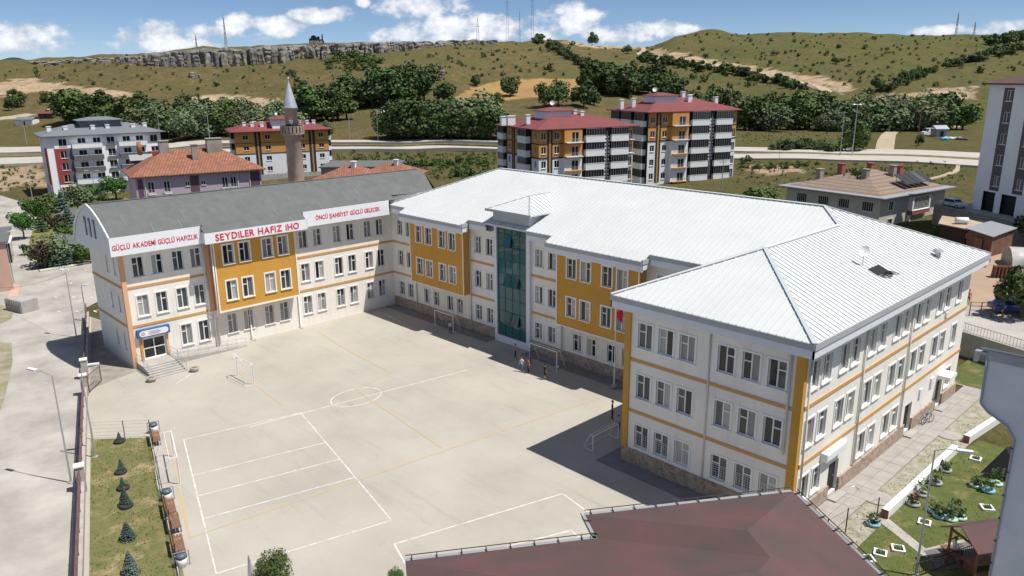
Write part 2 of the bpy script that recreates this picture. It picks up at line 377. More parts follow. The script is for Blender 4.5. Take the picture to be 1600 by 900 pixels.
def build_land():
    ap = np.linspace(-1.0, 1.0, 420); a, d = np.meshgrid(ap, DS, indexing='xy')
    lat = a*np.where(d < 4000, d+150, (d+150)*1.0)
    x = CAM[0] + d*FH[0] + lat*RH[0]; y = CAM[1] + d*FH[1] + lat*RH[1]; z = terrain(x, y)
    z = np.where(d < 112, -0.06, z - 0.06*np.clip((190-d)/78, 0, 1))
    nr, nc = x.shape; V = np.stack([x, y, z], -1).reshape(-1, 3)
    idx = np.arange(nr*nc).reshape(nr, nc)
    F = np.stack([idx[:-1, :-1], idx[:-1, 1:], idx[1:, 1:], idx[1:, :-1]], -1).reshape(-1, 4)
    me = bpy.data.meshes.new('ground'); me.from_pydata(V.tolist(), [], F.tolist())
    me.polygons.foreach_set('use_smooth', [True]*len(me.polygons))
    # what grows or lies where: wheat (R), bare soil cut (G), lush (B)
    D3 = V-CAM; zc = D3 @ AF; zc = np.where(zc < 1, 1, zc); px = 800+FPX*(D3 @ AR)/zc; py = 450-FPX*(D3 @ AU)/zc; dd = d.reshape(-1)
    jx = px + 16*vnoise(V[:, 0]/12, V[:, 1]/12)+8*vnoise(V[:, 0]/5, V[:, 1]/5); jy = py + 8*vnoise(V[:, 0]/10+9, V[:, 1]/10)+4*vnoise(V[:, 0]/4+9, V[:, 1]/4)
    wheat = in_poly(jx*0.2+px*0.8, jy*0.2+py*0.8, WHEAT) & (dd > 330)
    soil = np.zeros(len(V), bool)
    for S_ in SOIL: soil |= in_poly(jx, jy, S_)
    soil &= dd > 330; soil |= in_poly(jx, jy, [(-40, 262), (64, 258), (72, 292), (-40, 298)]) & (dd < 330) | in_poly(jx, jy, [(1160, 262), (1230, 258), (1262, 268), (1200, 276)]) & (dd < 330)
    lush = np.clip((px-930)/200, 0, 1)*0.75 + np.clip(1-np.abs(px-640)/160, 0, 1)*0.35
    lush = np.where(dd < 260, 0.30+0.25*(px > 700), lush)
    ca = me.color_attributes.new('cover', 'FLOAT_COLOR', 'POINT')
    ca.data.foreach_set('color', np.stack([wheat, soil, lush, np.ones(len(V))], -1).astype(np.float32).reshape(-1))
    m = bpy.data.materials.new('land'); m.use_nodes = True; t = m.node_tree; b = t.nodes['Principled BSDF']; b.inputs['Roughness'].default_value = .95; b.inputs['Specular IOR Level'].default_value = .1
    geo = nd(t, 'ShaderNodeNewGeometry')
    def noise(sc, det=6, ro=.65):
        n = nd(t, 'ShaderNodeTexNoise'); n.inputs['Scale'].default_value = sc; n.inputs['Detail'].default_value = det; n.inputs['Roughness'].default_value = ro; t.links.new(geo.outputs['Position'], n.inputs['Vector']); return n.outputs[0]
    def mixc(f, c1, c2):
        n = nd(t, 'ShaderNodeMix', data_type='RGBA')
        if isinstance(f, float): n.inputs[0].default_value = f
        else: t.links.new(f, n.inputs[0])
        for i, c in ((6, c1), (7, c2)):
            if isinstance(c, tuple): n.inputs[i].default_value = (*c, 1)
            else: t.links.new(c, n.inputs[i])
        return n.outputs[2]
    at = nd(t, 'ShaderNodeAttribute', attribute_name='cover'); sp = nd(t, 'ShaderNodeSeparateColor'); t.links.new(at.outputs['Color'], sp.inputs[0])
    big = smooth(noise(.018, 4), .36, .64, t); mid = smooth(noise(.11, 8, .7), .35, .65, t); fin = smooth(noise(.9, 6, .7), .3, .7, t)
    dry = mixc(mid, (.205, .155, .072), (.125, .112, .045)); lushc = mixc(mid, (.078, .104, .030), (.15, .15, .050))
    f = math_('ADD', math_('MULTIPLY', sp.outputs[2], .95, tree=t), math_('MULTIPLY', math_('SUBTRACT', big, .5, tree=t), .7, tree=t), True, tree=t)
    g = mixc(f, dry, lushc); fin2 = smooth(noise(.35, 9, .78), .48, .62, t); g = mixc(math_('MULTIPLY', fin2, .6, tree=t), g, (.045, .052, .02)); g = mixc(math_('MULTIPLY', fin, .35, tree=t), g, (.12, .10, .045))
    soilc = mixc(mid, (.60, .47, .32), (.42, .30, .19)); soilc = mixc(math_('MULTIPLY', fin2, .6, tree=t), soilc, (.25, .175, .105))
    wheatc = mixc(mid, (.44, .285, .12), (.38, .245, .10))
    sm_ = math_('MULTIPLY', sp.outputs[1], smooth(noise(.22, 7, .75), .30, .50, t), tree=t); c = mixc(sm_, g, soilc); c = mixc(sp.outputs[0], c, wheatc); t.links.new(c, b.inputs['Base Color'])
    bp = nd(t, 'ShaderNodeBump'); bp.inputs['Strength'].default_value = .8; bp.inputs['Distance'].default_value = .6; t.links.new(fin, bp.inputs['Height']); t.links.new(bp.outputs[0], b.inputs['Normal'])
    me.materials.append(m); o = bpy.data.objects.new('ground', me); link(o); tag(o, kind='structure')
build_land()

def sheet(name, pts, z, m, kind='structure'):
    o = MB().poly([(p[0], p[1], z) for p in pts]).build(name, m); return tag(o, kind=kind)
def ribbon(name, left, right, m, dz, n=120, f0=0.0, f1=1.0, tilt=False):
    """draped strip between two photo-measured edges (lists of ground points)"""
    def resample(P):
        P = np.array([[p[0], p[1]] for p in P]); s = np.concatenate([[0], np.cumsum(np.linalg.norm(np.diff(P, axis=0), axis=1))]); u = np.linspace(0, s[-1], n)
        q = np.stack([np.interp(u, s, P[:, 0]), np.interp(u, s, P[:, 1])], -1); k = np.ones(9)/9
        qs = q.copy()
        for j in (0, 1): qs[4:-4, j] = np.convolve(q[:, j], k, 'valid')
        return qs
    A, B = resample(left), resample(right); A, B = A+(B-A)*f0, A+(B-A)*f1
    b = MB(); za = terrain(A[:, 0], A[:, 1]); zb = terrain(B[:, 0], B[:, 1]); zz = np.maximum(za, zb)*.5+(za+zb)*.25
    z0, z1 = (za, zb) if tilt else (zz, zz)
    for i in range(n):
        b.v.append((A[i, 0], A[i, 1], z0[i]+dz)); b.v.append((B[i, 0], B[i, 1], z1[i]+dz))
        b.v.append((A[i, 0], A[i, 1], z0[i]+dz-1.2)); b.v.append((B[i, 0], B[i, 1], z1[i]+dz-1.2))
    for i in range(n-1):
        k = 4*i
        for q in ((k, k+1, k+5, k+4), (k+2, k, k+4, k+6), (k+1, k+3, k+7, k+5)): b.f.append(q); b.mi.append(0)
    return tag(b.build(name, m), kind='structure')
X['asphalt_pale'] = mat('road_pale', (.46, .425, .375), .95, var=.12, vscale=.2)
X['street'] = mat('street_concrete', (.40, .378, .34), .95, var=.30, vscale=.22, bump=.05, detail=9)
X['dirt'] = mat('dirt', (.42, .34, .24), .97, var=.2, vscale=.4)
near = [on_land(px, py) for px, py in ((-120, 268), (0, 260), (260, 250), (520, 238), (770, 238), (960, 243), (1160, 250), (1330, 252), (1500, 262), (1650, 272))]
far = [on_land(px, py) for px, py in ((-120, 236), (0, 230), (260, 226), (520, 220), (770, 221), (960, 226), (1160, 231), (1330, 235), (1500, 240), (1650, 247))]
ribbon('highway', near, far, X['asphalt_pale'], .45, f0=0.0, f1=.40)
ribbon('highway', near, far, X['asphalt_pale'], .45, f0=.56, f1=1.0)
X['verge'] = mat('median_verge', (.17, .15, .08), .95, var=.4, vscale=.5)
ribbon('median_strip', near, far, X['verge'], .40, f0=.40, f1=.56)
dl = [on_land(px, py) for px, py in ((1366, 240), (1370, 222), (1378, 210), (1392, 202), (1420, 199), (1440, 198.5), (1500, 198))]
dr = [on_land(px, py) for px, py in ((1396, 240), (1398, 222), (1400, 210), (1408, 204), (1425, 201), (1440, 200.5), (1500, 200))]
ribbon('dirt_road', dl, dr, X['dirt'], .30, n=60, tilt=True)
tl = [on_land(px, py) for px, py in ((0, 184), (40, 180), (75, 173), (100, 165), (130, 158))]
tr = [on_land(px, py) for px, py in ((0, 189), (45, 184), (82, 176), (106, 167), (133, 160))]
ribbon('dirt_track', tl, tr, X['dirt'], .35, n=50, tilt=True)
hl = [on_land(px, py) for px, py in ((1000, 74), (1003, 80), (992, 84), (1040, 95), (1100, 101), (1180, 112), (1260, 130), (1300, 143))]
hr = [on_land(px, py) for px, py in ((1007, 74), (1010, 80), (1002, 86), (1045, 98), (1100, 104), (1180, 115), (1258, 133), (1298, 147))]
ribbon('hill_track', hl, hr, X['dirt'], .45, n=160, tilt=True)
pl = [on_land(px, py) for px, py in ((1444, 283), (1470, 276), (1492, 268), (1494, 258))]
pr = [on_land(px, py) for px, py in ((1446, 285), (1473, 279), (1499, 270), (1500, 258))]
ribbon('footpath', pl, pr, X['dirt'], .25, n=40, tilt=True)

# far blue mountain beyond the left end of the ridge
b = MB(); pts = []
for i in range(60):
    px = -200 + i*8.5; hgt = 24*math.exp(-((px-25)/42)**2) + 12*math.exp(-((px+90)/70)**2) + 2*math.sin(px*.09)
    pts.append((px, 106-hgt*.62))
for i, (px, py) in enumerate(pts):
    p = at_d(px, py, 5200); q = at_d(px, 125, 4300); e = at_d(px, 125, 6200); b.v += [tuple(q), tuple(p), tuple(e)]
for i in range(59): k = 3*i; b.f += [(k, k+3, k+4, k+1), (k+1, k+4, k+5, k+2)]; b.mi += [0, 0]
tag(b.build('far_hill', mat('far_forest', (.03, .05, .045), .95, var=.3, vscale=.004)), kind='structure')
# ------------------------------------------------------------------ the school
U1, U2, DW, LW = 44.97, 57.75, 11.83, 30.93
ZA, ZB = 4.17, 8.02
rw = random.Random(11)
def wall(b, O, u, L, z0, z1, openings, t=0.28):
    """wall sheet from O along u, outward normal u x z, with real openings and reveals"""
    u = Vector(u); n = u.cross(Vector((0, 0, 1))); O = Vector(O)
    P = lambda s, z, dpt=0.0: tuple(O + u*s + Vector((0, 0, z)) - n*dpt)
    us = sorted({0.0, L} | {v for o in openings for v in o[:2]}); zs = sorted({z0, z1} | {v for o in openings for v in o[2:4]})
    for i in range(len(us)-1):
        run = None
        for j in range(len(zs)-1):
            cu, cz = (us[i]+us[i+1])/2, (zs[j]+zs[j+1])/2
            solid = not any(o[0] < cu < o[1] and o[2] < cz < o[3] for o in openings)
            if solid and run is None: run = zs[j]
            if run is not None and (not solid or j == len(zs)-2):
                top = zs[j+1] if solid else zs[j]
                b.poly([P(us[i], run), P(us[i+1], run), P(us[i+1], top), P(us[i], top)]); run = None
    for (a, c, d, e) in [o[:4] for o in openings]:
        b.poly([P(a, d), P(a, d, t), P(a, e, t), P(a, e)]); b.poly([P(c, d, t), P(c, d), P(c, e), P(c, e, t)])
        b.poly([P(a, d), P(c, d), P(c, d, t), P(a, d, t)]); b.poly([P(a, e, t), P(c, e, t), P(c, e), P(a, e)])
_WC = {}
def win_meshes(w, h, style, trim):
    k = (round(w, 2), round(h, 2), style, trim)
    if k in _WC: return _WC[k]
    b = MB()
    tw = trim
    if tw:   # surround
        b.box(-tw, 0, -.05, .02, -tw*.6, h+tw); b.box(w, w+tw, -.05, .02, -tw*.6, h+tw); b.box(0, w, -.05, .02, h, h+tw)
    f = .065; y0, y1 = .10, .17
    b.box(0, f, y0, y1, 0, h); b.box(w-f, w, y0, y1, 0, h); b.box(f, w-f, y0, y1, 0, f); b.box(f, w-f, y0, y1, h-f, h)
    if style in ('l', 'r'):
        mx_ = w*.5; b.box(mx_-.045, mx_+.045, y0-.01, y1, f, h-f)
        s0, s1 = (f, mx_-.045) if style == 'l' else (mx_+.045, w-f)
        b.box(s0, s1, y0-.01, y1, h*.66-.04, h*.66+.04)
    elif style == 'x':
        b.box(w/2-.04, w/2+.04, y0-.01, y1, f, h-f)
    elif style == 'b':      # band of glazing bars
        n = max(2, int(round(w/.45)))
        for i in range(1, n): b.box(w*i/n-.02, w*i/n+.02, y0, y1, f, h-f)
    fm = b.mesh('window', X['pvc'])
    p = MB(); p.poly([(f*.5, .14, f*.5), (w-f*.5, .14, f*.5), (w-f*.5, .14, h-f*.5), (f*.5, .14, h-f*.5)])
    if style in ('l', 'r'):
        p = MB(); mxx = w*.5
        p.poly([(f*.5, .14, f*.5), (mxx, .14, f*.5), (mxx, .14, h-f*.5), (f*.5, .14, h-f*.5)])
    pm = p.mesh('pane', X['pane_dark'])
    p2 = None
    if style in ('l', 'r'):
        p2 = MB().poly([(mxx, .14, f*.5), (w-f*.5, .14, f*.5), (w-f*.5, .14, h-f*.5), (mxx, .14, h-f*.5)]).mesh('pane', X['pane_dark'])
    sm = MB().box(-max(tw, .04), w+max(tw, .04), -.12, .10, -.09-(.0 if tw else 0), -.001).mesh('sill', X['white_trim'])
    _WC[k] = (fm, pm, p2, sm); return _WC[k]
_GR = {}
def grille_mesh(w, h):
    k = (round(w, 2), round(h, 2))
    if k not in _GR:
        b = MB()
        for i in range(1, 6): b.box(w*i/6-.008, w*i/6+.008, .03, .045, .02, h*.62)
        for j in range(1, 7): b.box(.02, w-.02, .045, .06, h*j/10-.008, h*j/10+.008)
        _GR[k] = b.mesh('grille', X['white_trim'])
    return _GR[k]
def window(parent, O, u, s, z, w, h, style='l', trim=.13, panes=None, grille=False, sill=True):
    u = Vector(u); ang = math.atan2(u.y, u.x); p = Vector(O)+u*s; fm, pm, p2, sm = win_meshes(w, h, style, trim)
    o = inst('window', fm, parent, (p.x, p.y, z), ang)
    a = inst('pane', pm, o); setmat(a, X[panes[0] if panes else rw.choice(PANES)])
    if p2: c = inst('pane', p2, o); setmat(c, X[panes[1] if panes else rw.choice(PANES)])
    if sill: inst('sill', sm, o)
    if grille: inst('grille', grille_mesh(w, h), o)
    return o
def wins_on(parent, b, O, u, L, z0, z1, wl, doors=(), t=.28, trim=.13):
    """wl: (start, width, sill z, head z, style, grille)"""
    op = [(s, s+w_, a, e) for (s, w_, a, e, *_r) in wl] + [(d[0], d[1], d[2], d[3]) for d in doors]
    wall(b, O, u, L, z0, z1, op, t)
    for (s, w_, a, e, st, gr) in wl: window(parent, O, u, s, a, w_, e-a, st, trim, grille=gr)
FL = [(1.5, 3.2), (5.27, 7.05), (9.03, 10.82)]
def alt(i): return 'l' if i % 2 == 0 else 'r'

school = thing('school_building', 'large three storey cream and ochre school block under a white ribbed metal roof', 'school')
EZ = 12.67
# --- main wing front (faces the yard)
fb = MB()
wl = []
for k, s in enumerate((1.12, 2.85)):
    for a, e in FL: wl.append((s, .98, a, e, alt(k), False))
for k, s in enumerate((6.05, 7.8, 10.28, 12.02)): wl.append((s, .98, FL[0][0], FL[0][1], alt(k+1), k == 3))
for k, s in enumerate((15.2, 17.0, 24.3, 26.08)):
    for a, e in FL: wl.append((s, 1.02, a, e, alt(k), False))
for k, s in enumerate((29.45, 31.2, 33.67, 35.42)): wl.append((s, 1.06, FL[0][0], FL[0][1], alt(k), False))
for k, s in enumerate((38.9, 40.7, 42.6)):
    for a, e in FL: wl.append((s, 1.06, a, e, alt(k), False))
wins_on(school, fb, (0, 0, 0), (1, 0, 0), 18.6, .0, 12.6, [q for q in wl if q[0] < 18])
wins_on(school, fb, (23.8, 0, 0), (1, 0, 0), U1-23.8, .0, 12.6, [(q[0]-23.8, *q[1:]) for q in wl if q[0] > 20])
# --- right wing front, its yard side, and the long sunny end
wl = []
for k, s in enumerate((45.86, 47.56, 49.25, 52.12, 53.85, 55.57)):
    for j, (a, e) in enumerate(FL): wl.append((s-U1, 1.16, a, e, 'lllrlr'[k] if j else 'llrlrr'[k], j == 0))
wins_on(school, fb, (U1, -DW, 0), (1, 0, 0), U2-U1, 0, 12.6, wl)
wall(fb, (U1, 0, 0), (0, -1, 0), DW, 0, 12.6, [])
LE = 30.2
wl = []
for k, y in enumerate((-10.9, -9.2, -6.75, -5.05, -2.35, -.65, 1.95, 3.65, 6.05, 7.85, 10.65, 12.4, 15.2)):
    for j, (a, e) in enumerate(FL):
        if j == 0 and k in (2, 3, 8, 9, 10, 11): continue
        wl.append((y+DW, 1.15, a, e, alt(k), False))
ED = [(5.15, 6.65, .25, 2.55), (18.3, 19.75, .25, 2.55), (25.2, 26.6, .25, 2.6)]
wins_on(school, fb, (U2, -DW, 0), (0, 1, 0), LE, 0, 12.6, wl, ED)
wall(fb, (U2, -DW+LE, 0), (-1, 0, 0), U2, 0, 12.6, []); wall(fb, (0, -DW+LE, 0), (0, -1, 0), LE-DW, 0, 12.6, [])
fb.build('wall', X['wall'], school)
for (a, c, d, e) in ED:     # dark doors with step
    dr_ = MB().box(U2-.26, U2-.2, -DW+a, -DW+c, d, e).build('door', X['door_dark'], school)
    MB().box(U2-.19, U2-.16, -DW+c-.25, -DW+c-.2, 1.2, 1.35).build('handle', X['galv'], dr_)
    MB().box(U2+.16, U2+.75, -DW+a-.1, -DW+c+.1, 0, d-.02).build('step', X['concrete'], school)
# small vents, lamp boxes on the end wall
for y, z, w_, h_ in ((-4.75, 3.15, .35, .55), (9.2, 2.4, .5, .75), (11.6, 2.6, .6, .8), (12.9, 8.3, .5, .4)):
    MB().box(U2+.002, U2+.12, y, y+w_, z, z+h_).build('wall_vent', X['fascia_white'], school)
aw = MB().box(U2+.01, U2+.45, -8.2, -5.2, 3.42, 3.98).build('awning_box', X['fascia_white'], school)
MB().box(U2+.451, U2+.47, -8.1, -5.3, 3.5, 3.9).build('awning_face', X['banner'], aw)
MB().box(U2+.01, U2+1.0, 13.2, 14.9, 2.95, 3.25).build('porch_canopy', X['wall'], school)
# stone plinth, pieces butted against the door openings
def plinth(a, c, z1, pts):
    pass
pb = MB()
pb.box(.16, 18.6, -.14, -.002, 0, 1.18); pb.box(23.85, U1-.17, -.14, -.002, 0, 1.18)
pb.box(U1-.16, U2+.16, -DW-.16, -DW-.002, 0, 1.2); pb.box(U1-.16, U1-.002, -DW, -.15, 0, 1.2)
for y0, y1 in ((-DW, -DW+5.1), (-DW+6.7, -DW+18.25), (-DW+19.8, -DW+25.15), (-DW+26.65, -DW+LE)): pb.box(U2+.002, U2+.15, y0, y1, 0, 1.12)
pb.build('plinth', X['stone'], school)
# string courses
def band(x0, x1, y0, y1, z): MB().box(x0, x1, y0, y1, z-.11, z+.11).build('string_course', X['orange_band'], school)
for z in (ZA, ZB):
    band(.05, 4.95, -.06, -.003, z); band(14.45, 18.5, -.06, -.003, z); band(23.85, 28.1, -.06, -.003, z)
    band(37.8, U1, -.06, -.003, z); band(U1+.31, U2-.43, -DW-.06, -DW-.003, z); band(U2+.003, U2+.06, -DW+.5, -DW+LE, z)
# ochre corner columns of the right wing
MB().box(U1-.2, U1+.3, -DW-.12, -DW-.003, 1.21, 11.7).build('corner_column', X['ochre'], school)
MB().box(U1-.2, U1-.003, -DW-.002, -DW+.5, 1.21, 11.7).build('corner_column', X['ochre'], school)
MB().box(U2-.42, U2+.14, -DW-.12, -DW-.003, 1.21, 11.7).build('corner_column', X['ochre'], school)
MB().box(U2+.003, U2+.14, -DW-.002, -DW+.2, 1.13, 11.7).build('corner_column', X['ochre'], school)
# ochre bays hung out over the ground floor
def bay(x0, x1, starts, w_):
    bb = MB(); wl = [(s-x0, w_, a-.02, e+.04, alt(k), False) for k, s in enumerate(starts) for a, e in FL[1:]]
    op = [(q[0], q[0]+q[1], q[2], q[3]) for q in wl]
    wall(bb, (x0, -1.0, 0), (1, 0, 0), x1-x0, 4.17, 11.9, op)
    wall(bb, (x0, 0, 0), (0, -1, 0), 1.0, 4.17, 11.9, []); wall(bb, (x1, -1.0, 0), (0, 1, 0), 1.0, 4.17, 11.9, [])
    bb.poly([(x0, 0, 4.17), (x1, 0, 4.17), (x1, -1, 4.17), (x0, -1, 4.17)])
    o = bb.build('bay', X['ochre'], school)
    e = MB(); e.box(x0-.07, x0+.06, -1.07, -1.003, 4.1, 11.5); e.box(x1-.06, x1+.07, -1.07, -1.003, 4.1, 11.5); e.box(x0+.06, x1-.06, -1.07, -1.003, 4.08, 4.2)
    e.build('bay_trim', X['white_trim'], o)
    for q in wl: window(school, (x0, -1.0, 0), (1, 0, 0), q[0], q[2], q[1], q[3]-q[2], q[4], .15)
bay(5.0, 14.4, (6.15, 7.9, 10.32, 12.05), 1.05); bay(28.15, 37.75, (29.45, 31.18, 33.68, 35.4), 1.08)
# glass stair tower with its own little hip roof
gx0, gx1 = 18.95, 23.3
tw_ = MB(); tw_.box(18.6, gx0, -.32, .3, 0, 13.1); tw_.box(gx1, 23.8, -.32, .3, 0, 13.1); tw_.box(gx0, gx1, -.32, .3, .0, .72)
tw_.build('tower_frame', X['fascia_white'], school)
cols_, rows_ = 4, 9
gl = MB().poly([(gx0, -.06, .72), (gx1, -.06, .72), (gx1, -.06, 13.1), (gx0, -.06, 13.1)]).build('curtain_wall', X['teal_glass'], school)
for i in range(cols_):
    for j in range(rows_):
        a0 = gx0+(gx1-gx0)*i/cols_; a1 = gx0+(gx1-gx0)*(i+1)/cols_; z0 = .72+12.38*j/rows_; z1 = .72+12.38*(j+1)/rows_
        if (i in (1, 2) and j in (1, 4)) or (i == 1 and j == 7): continue
        if j == 8: pass
        k = rw.uniform(-.012, .012); k2 = rw.uniform(-.012, .012)
        MB().poly([(a0+.02, -.12+k, z0+.02), (a1-.02, -.12+k2, z0+.02), (a1-.02, -.12-k, z1-.02), (a0+.02, -.12-k2, z1-.02)]).build('glass_panel', X['teal_glass'], gl)
for i, j in ((1, 1), (2, 1), (1, 4), (2, 4), (1, 7)):       # panes tilted open at the foot
    a0 = gx0+(gx1-gx0)*i/cols_; a1 = gx0+(gx1-gx0)*(i+1)/cols_; z0 = .72+12.38*j/rows_; z1 = .72+12.38*(j+1)/rows_
    MB().poly([(a0+.03, -.50, z0+.08), (a1-.03, -.50, z0+.08), (a1-.03, -.13, z1-.02), (a0+.03, -.13, z1-.02)]).build('open_pane', X['teal_glass'], gl)
    MB().poly([(a0+.02, -.09, z0+.02), (a1-.02, -.09, z0+.02), (a1-.02, -.09, z1-.02), (a0+.02, -.09, z1-.02)]).build('dark_opening', X['black'], gl)
mb = MB()
for i in range(cols_+1): x = gx0+(gx1-gx0)*i/cols_; mb.box(x-.022, x+.022, -.15, -.07, .72, 13.1)
for j in range(rows_+1): z = .72+12.38*j/rows_; mb.box(gx0, gx1, -.145, -.07, z-.018, z+.018)
mb.build('mullion_grid', X['metal_dark'], gl)
cl = MB(); cl.box(18.75, 23.9, -.52, -.34, 13.1, 14.0); cl.box(23.72, 23.9, -.34, 3.0, 12.9, 14.0); cl.box(18.75, 18.93, -.34, 3.0, 12.9, 14.0); cl.box(18.93, 23.72, -.34, -.30, 12.6, 14.0)
cl.build('tower_cladding', X['fascia_grey'], school)
tr_ = MB(); tz = 14.18; ta = (21.3, 2.35, 15.5); tb = (21.3, 5.2, 15.5)
c0, c1, c2, c3 = (18.2, -.85, tz), (24.4, -.85, tz), (24.4, 2.35, tz), (18.2, 2.35, tz)
tr_.slab([c0, c1, ta], .14); tr_.slab([c1, c2, tb, ta], .14); tr_.slab([c3, c0, ta, tb], .14)
to = tr_.build('tower_roof', X['white_metal'], school)
sr = MB(); zx = lambda x: tz+.03+(24.4-x)*1.32/3.1
for i in range(1, 10):
    y = -.85+i*.55; xa = 24.4 if y < 2.35 else 24.4-3.1*(y-2.35)/2.85; xb = 24.4-3.1*min(1, (y+.85)/3.2); sr.beam((xa, y, zx(xa)), (xb, y, zx(xb)), .06, .06)
for i in range(1, 11): x = 18.2+i*.56; yb = -.85+3.2*(1-abs(x-21.3)/3.1); sr.beam((x, -.85, tz+.03), (x, yb, tz+.03+1.32*(yb+.85)/3.2), .06, .06)
sr.build('seam_rib', X['rib_metal'], to)['kind'] = 'stuff'
MB().beam(ta, tb, .2, .1).build('hip_cap', X['ridge_grey'], to); MB().beam(c0, ta, .16, .08).build('hip_cap', X['ridge_grey'], to)
MB().beam((21.3, 2.3, 15.55), (24.4, -.85, tz+.05), .16, .05).build('hip_cap', X['ridge_grey'], to)
MB().box(18.0, 24.55, -.98, -.86, 13.98, 14.24).build('tower_gutter', X['fascia_grey'], school)
# --- white roof: planes, ribs, caps
E0 = (.6, -.9, EZ); E1 = (44.07, -.9, EZ); J = (51.36, 6.07, 15.91); RR = (49.14, 8.2, 16.9); RL = (10.5, 8.2, 16.9)
W0 = (44.07, -12.73, EZ); W1 = (58.65, -12.73, EZ); WA = (51.36, -5.44, 15.91); BR = (58.65, 19.4, EZ); BL = (.6, 19.4, EZ)
planes = [([E0, E1, J, RR, RL], 'x'), ([W0, W1, WA], 'x'), ([W0, WA, J, E1], 'y'), ([W1, BR, RR, J, WA], 'y'), ([BR, BL, RL, RR], 'x'), ([BL, E0, RL], 'y')]
HATCH = [(54.9, 2.0), (55.6, 2.0), (55.6, 4.6), (54.9, 4.6)]
for pts, ax in planes:
    o = MB().slab([(p[0], p[1], p[2]) for p in pts], .16).build('roof_plane', X['white_metal'], school)
    nrm = (Vector(pts[1])-Vector(pts[0])).cross(Vector(pts[2])-Vector(pts[0])).normalized()
    if nrm.z < 0: nrm = -nrm
    zof = lambda x, y: pts[0][2] - ((x-pts[0][0])*nrm.x + (y-pts[0][1])*nrm.y)/nrm.z
    rb = MB(); i0 = 0 if ax == 'x' else 1; lo = min(p[i0] for p in pts); hi = max(p[i0] for p in pts); v = lo+.3
    while v < hi-.1:
        cr = []
        for i in range(len(pts)):
            p, q = pts[i], pts[(i+1) % len(pts)]
            if (p[i0] > v) != (q[i0] > v): t_ = (v-p[i0])/(q[i0]-p[i0]); cr.append(p[1-i0]+(q[1-i0]-p[1-i0])*t_)
        cr.sort()
        for k in range(0, len(cr)-1, 2):
            if cr[k+1]-cr[k] < .3: continue
            A = (v, cr[k]) if ax == 'x' else (cr[k], v); B = (v, cr[k+1]) if ax == 'x' else (cr[k+1], v)
            rb.beam((A[0], A[1], zof(*A)+.02), (B[0], B[1], zof(*B)+.02), .05, .05 if pts[0] != W1 else .07, nrm)
        v += .52
    r_ = rb.build('seam_rib', X['rib_metal'], o); r_['kind'] = 'stuff'
for p, q, m_ in ((W1, WA, 'ridge_grey'), (W0, WA, 'white_metal'), (WA, J, 'white_metal'), (J, RR, 'ridge_grey'), (E1, J, 'ridge_grey'), (RL, RR, 'white_metal'), (E0, RL, 'white_metal'), (BR, RR, 'white_metal')):
    MB().beam((p[0], p[1], p[2]+.04), (q[0], q[1], q[2]+.04), .30, .06).build('ridge_cap', X[m_], school)
for x0, x1 in ((4.2, 15.3), (27.4, 38.65)):      # lower apron over each bay
    z1 = 12.2; o = MB().slab([(x0, -1.9, z1), (x1, -1.9, z1), (x1, -.9, EZ+.03), (x0, -.9, EZ+.03)], .12).build('roof_apron', X['white_metal'], school)
    rb = MB(); v = x0+.2
    while v < x1: rb.beam((v, -1.9, z1+.03), (v, -.9, EZ+.05), .06, .05); v += .62
    rb.build('seam_rib', X['rib_metal'], o)['kind'] = 'stuff'
# fascia: grey gutter over a white board, soffit behind
def fascia(p, q, zt, name='fascia'):
    p, q = Vector(p), Vector(q); d = (q-p).normalized(); n = d.cross(Vector((0, 0, 1)))
    for nm, m_, za, zb, th in (('gutter', 'fascia_grey', zt-.40, zt-.02, .16), ('fascia_board', 'fascia_white', zt-.93, zt-.402, .10)):
        b = MB(); A = p+n*(th-.1); B = q+n*(th-.1); C = q-n*.1; Dd = p-n*.1
        b.slab([(A.x, A.y, zb), (B.x, B.y, zb), (C.x, C.y, zb), (Dd.x, Dd.y, zb)], zb-za); b.build(nm, X[m_], school)
segs = [((.6, -.9), (4.2, -.9), EZ), ((4.2, -1.9), (15.3, -1.9), 12.2), ((15.3, -.9), (18.0, -.9), EZ), ((24.0, -.9), (27.4, -.9), EZ), ((27.4, -1.9), (38.65, -1.9), 12.2), ((38.65, -.9), (44.07, -.9), EZ),
        ((44.07, -.95), (44.07, -12.73), EZ), ((44.07, -12.73), (58.65, -12.73), EZ), ((58.65, -12.73), (58.65, 19.4), EZ),
        ((4.2, -1.02), (4.2, -1.88), 12.35), ((15.3, -1.88), (15.3, -1.02), 12.35), ((27.4, -1.02), (27.4, -1.88), 12.35), ((38.65, -1.88), (38.65, -1.02), 12.35)]
for p, q, zt in segs: fascia((*p, 0), (*q, 0), zt)
sf = MB(); zs_ = 11.80
for x0, x1, y0, y1, z in ((.6, 18.5, -.85, -.02, zs_), (23.85, 44.0, -.85, -.02, zs_), (44.15, 58.55, -12.65, -11.9, zs_), (57.8, 58.55, -11.89, 19.3, zs_), (44.15, 44.9, -11.89, -.03, zs_), (4.3, 15.2, -1.85, -1.05, 11.33), (27.5, 38.55, -1.85, -1.05, 11.33)):
    sf.box(x0, x1, y0, y1, z, z+.06)
sf.build('soffit', X['fascia_white'], school)
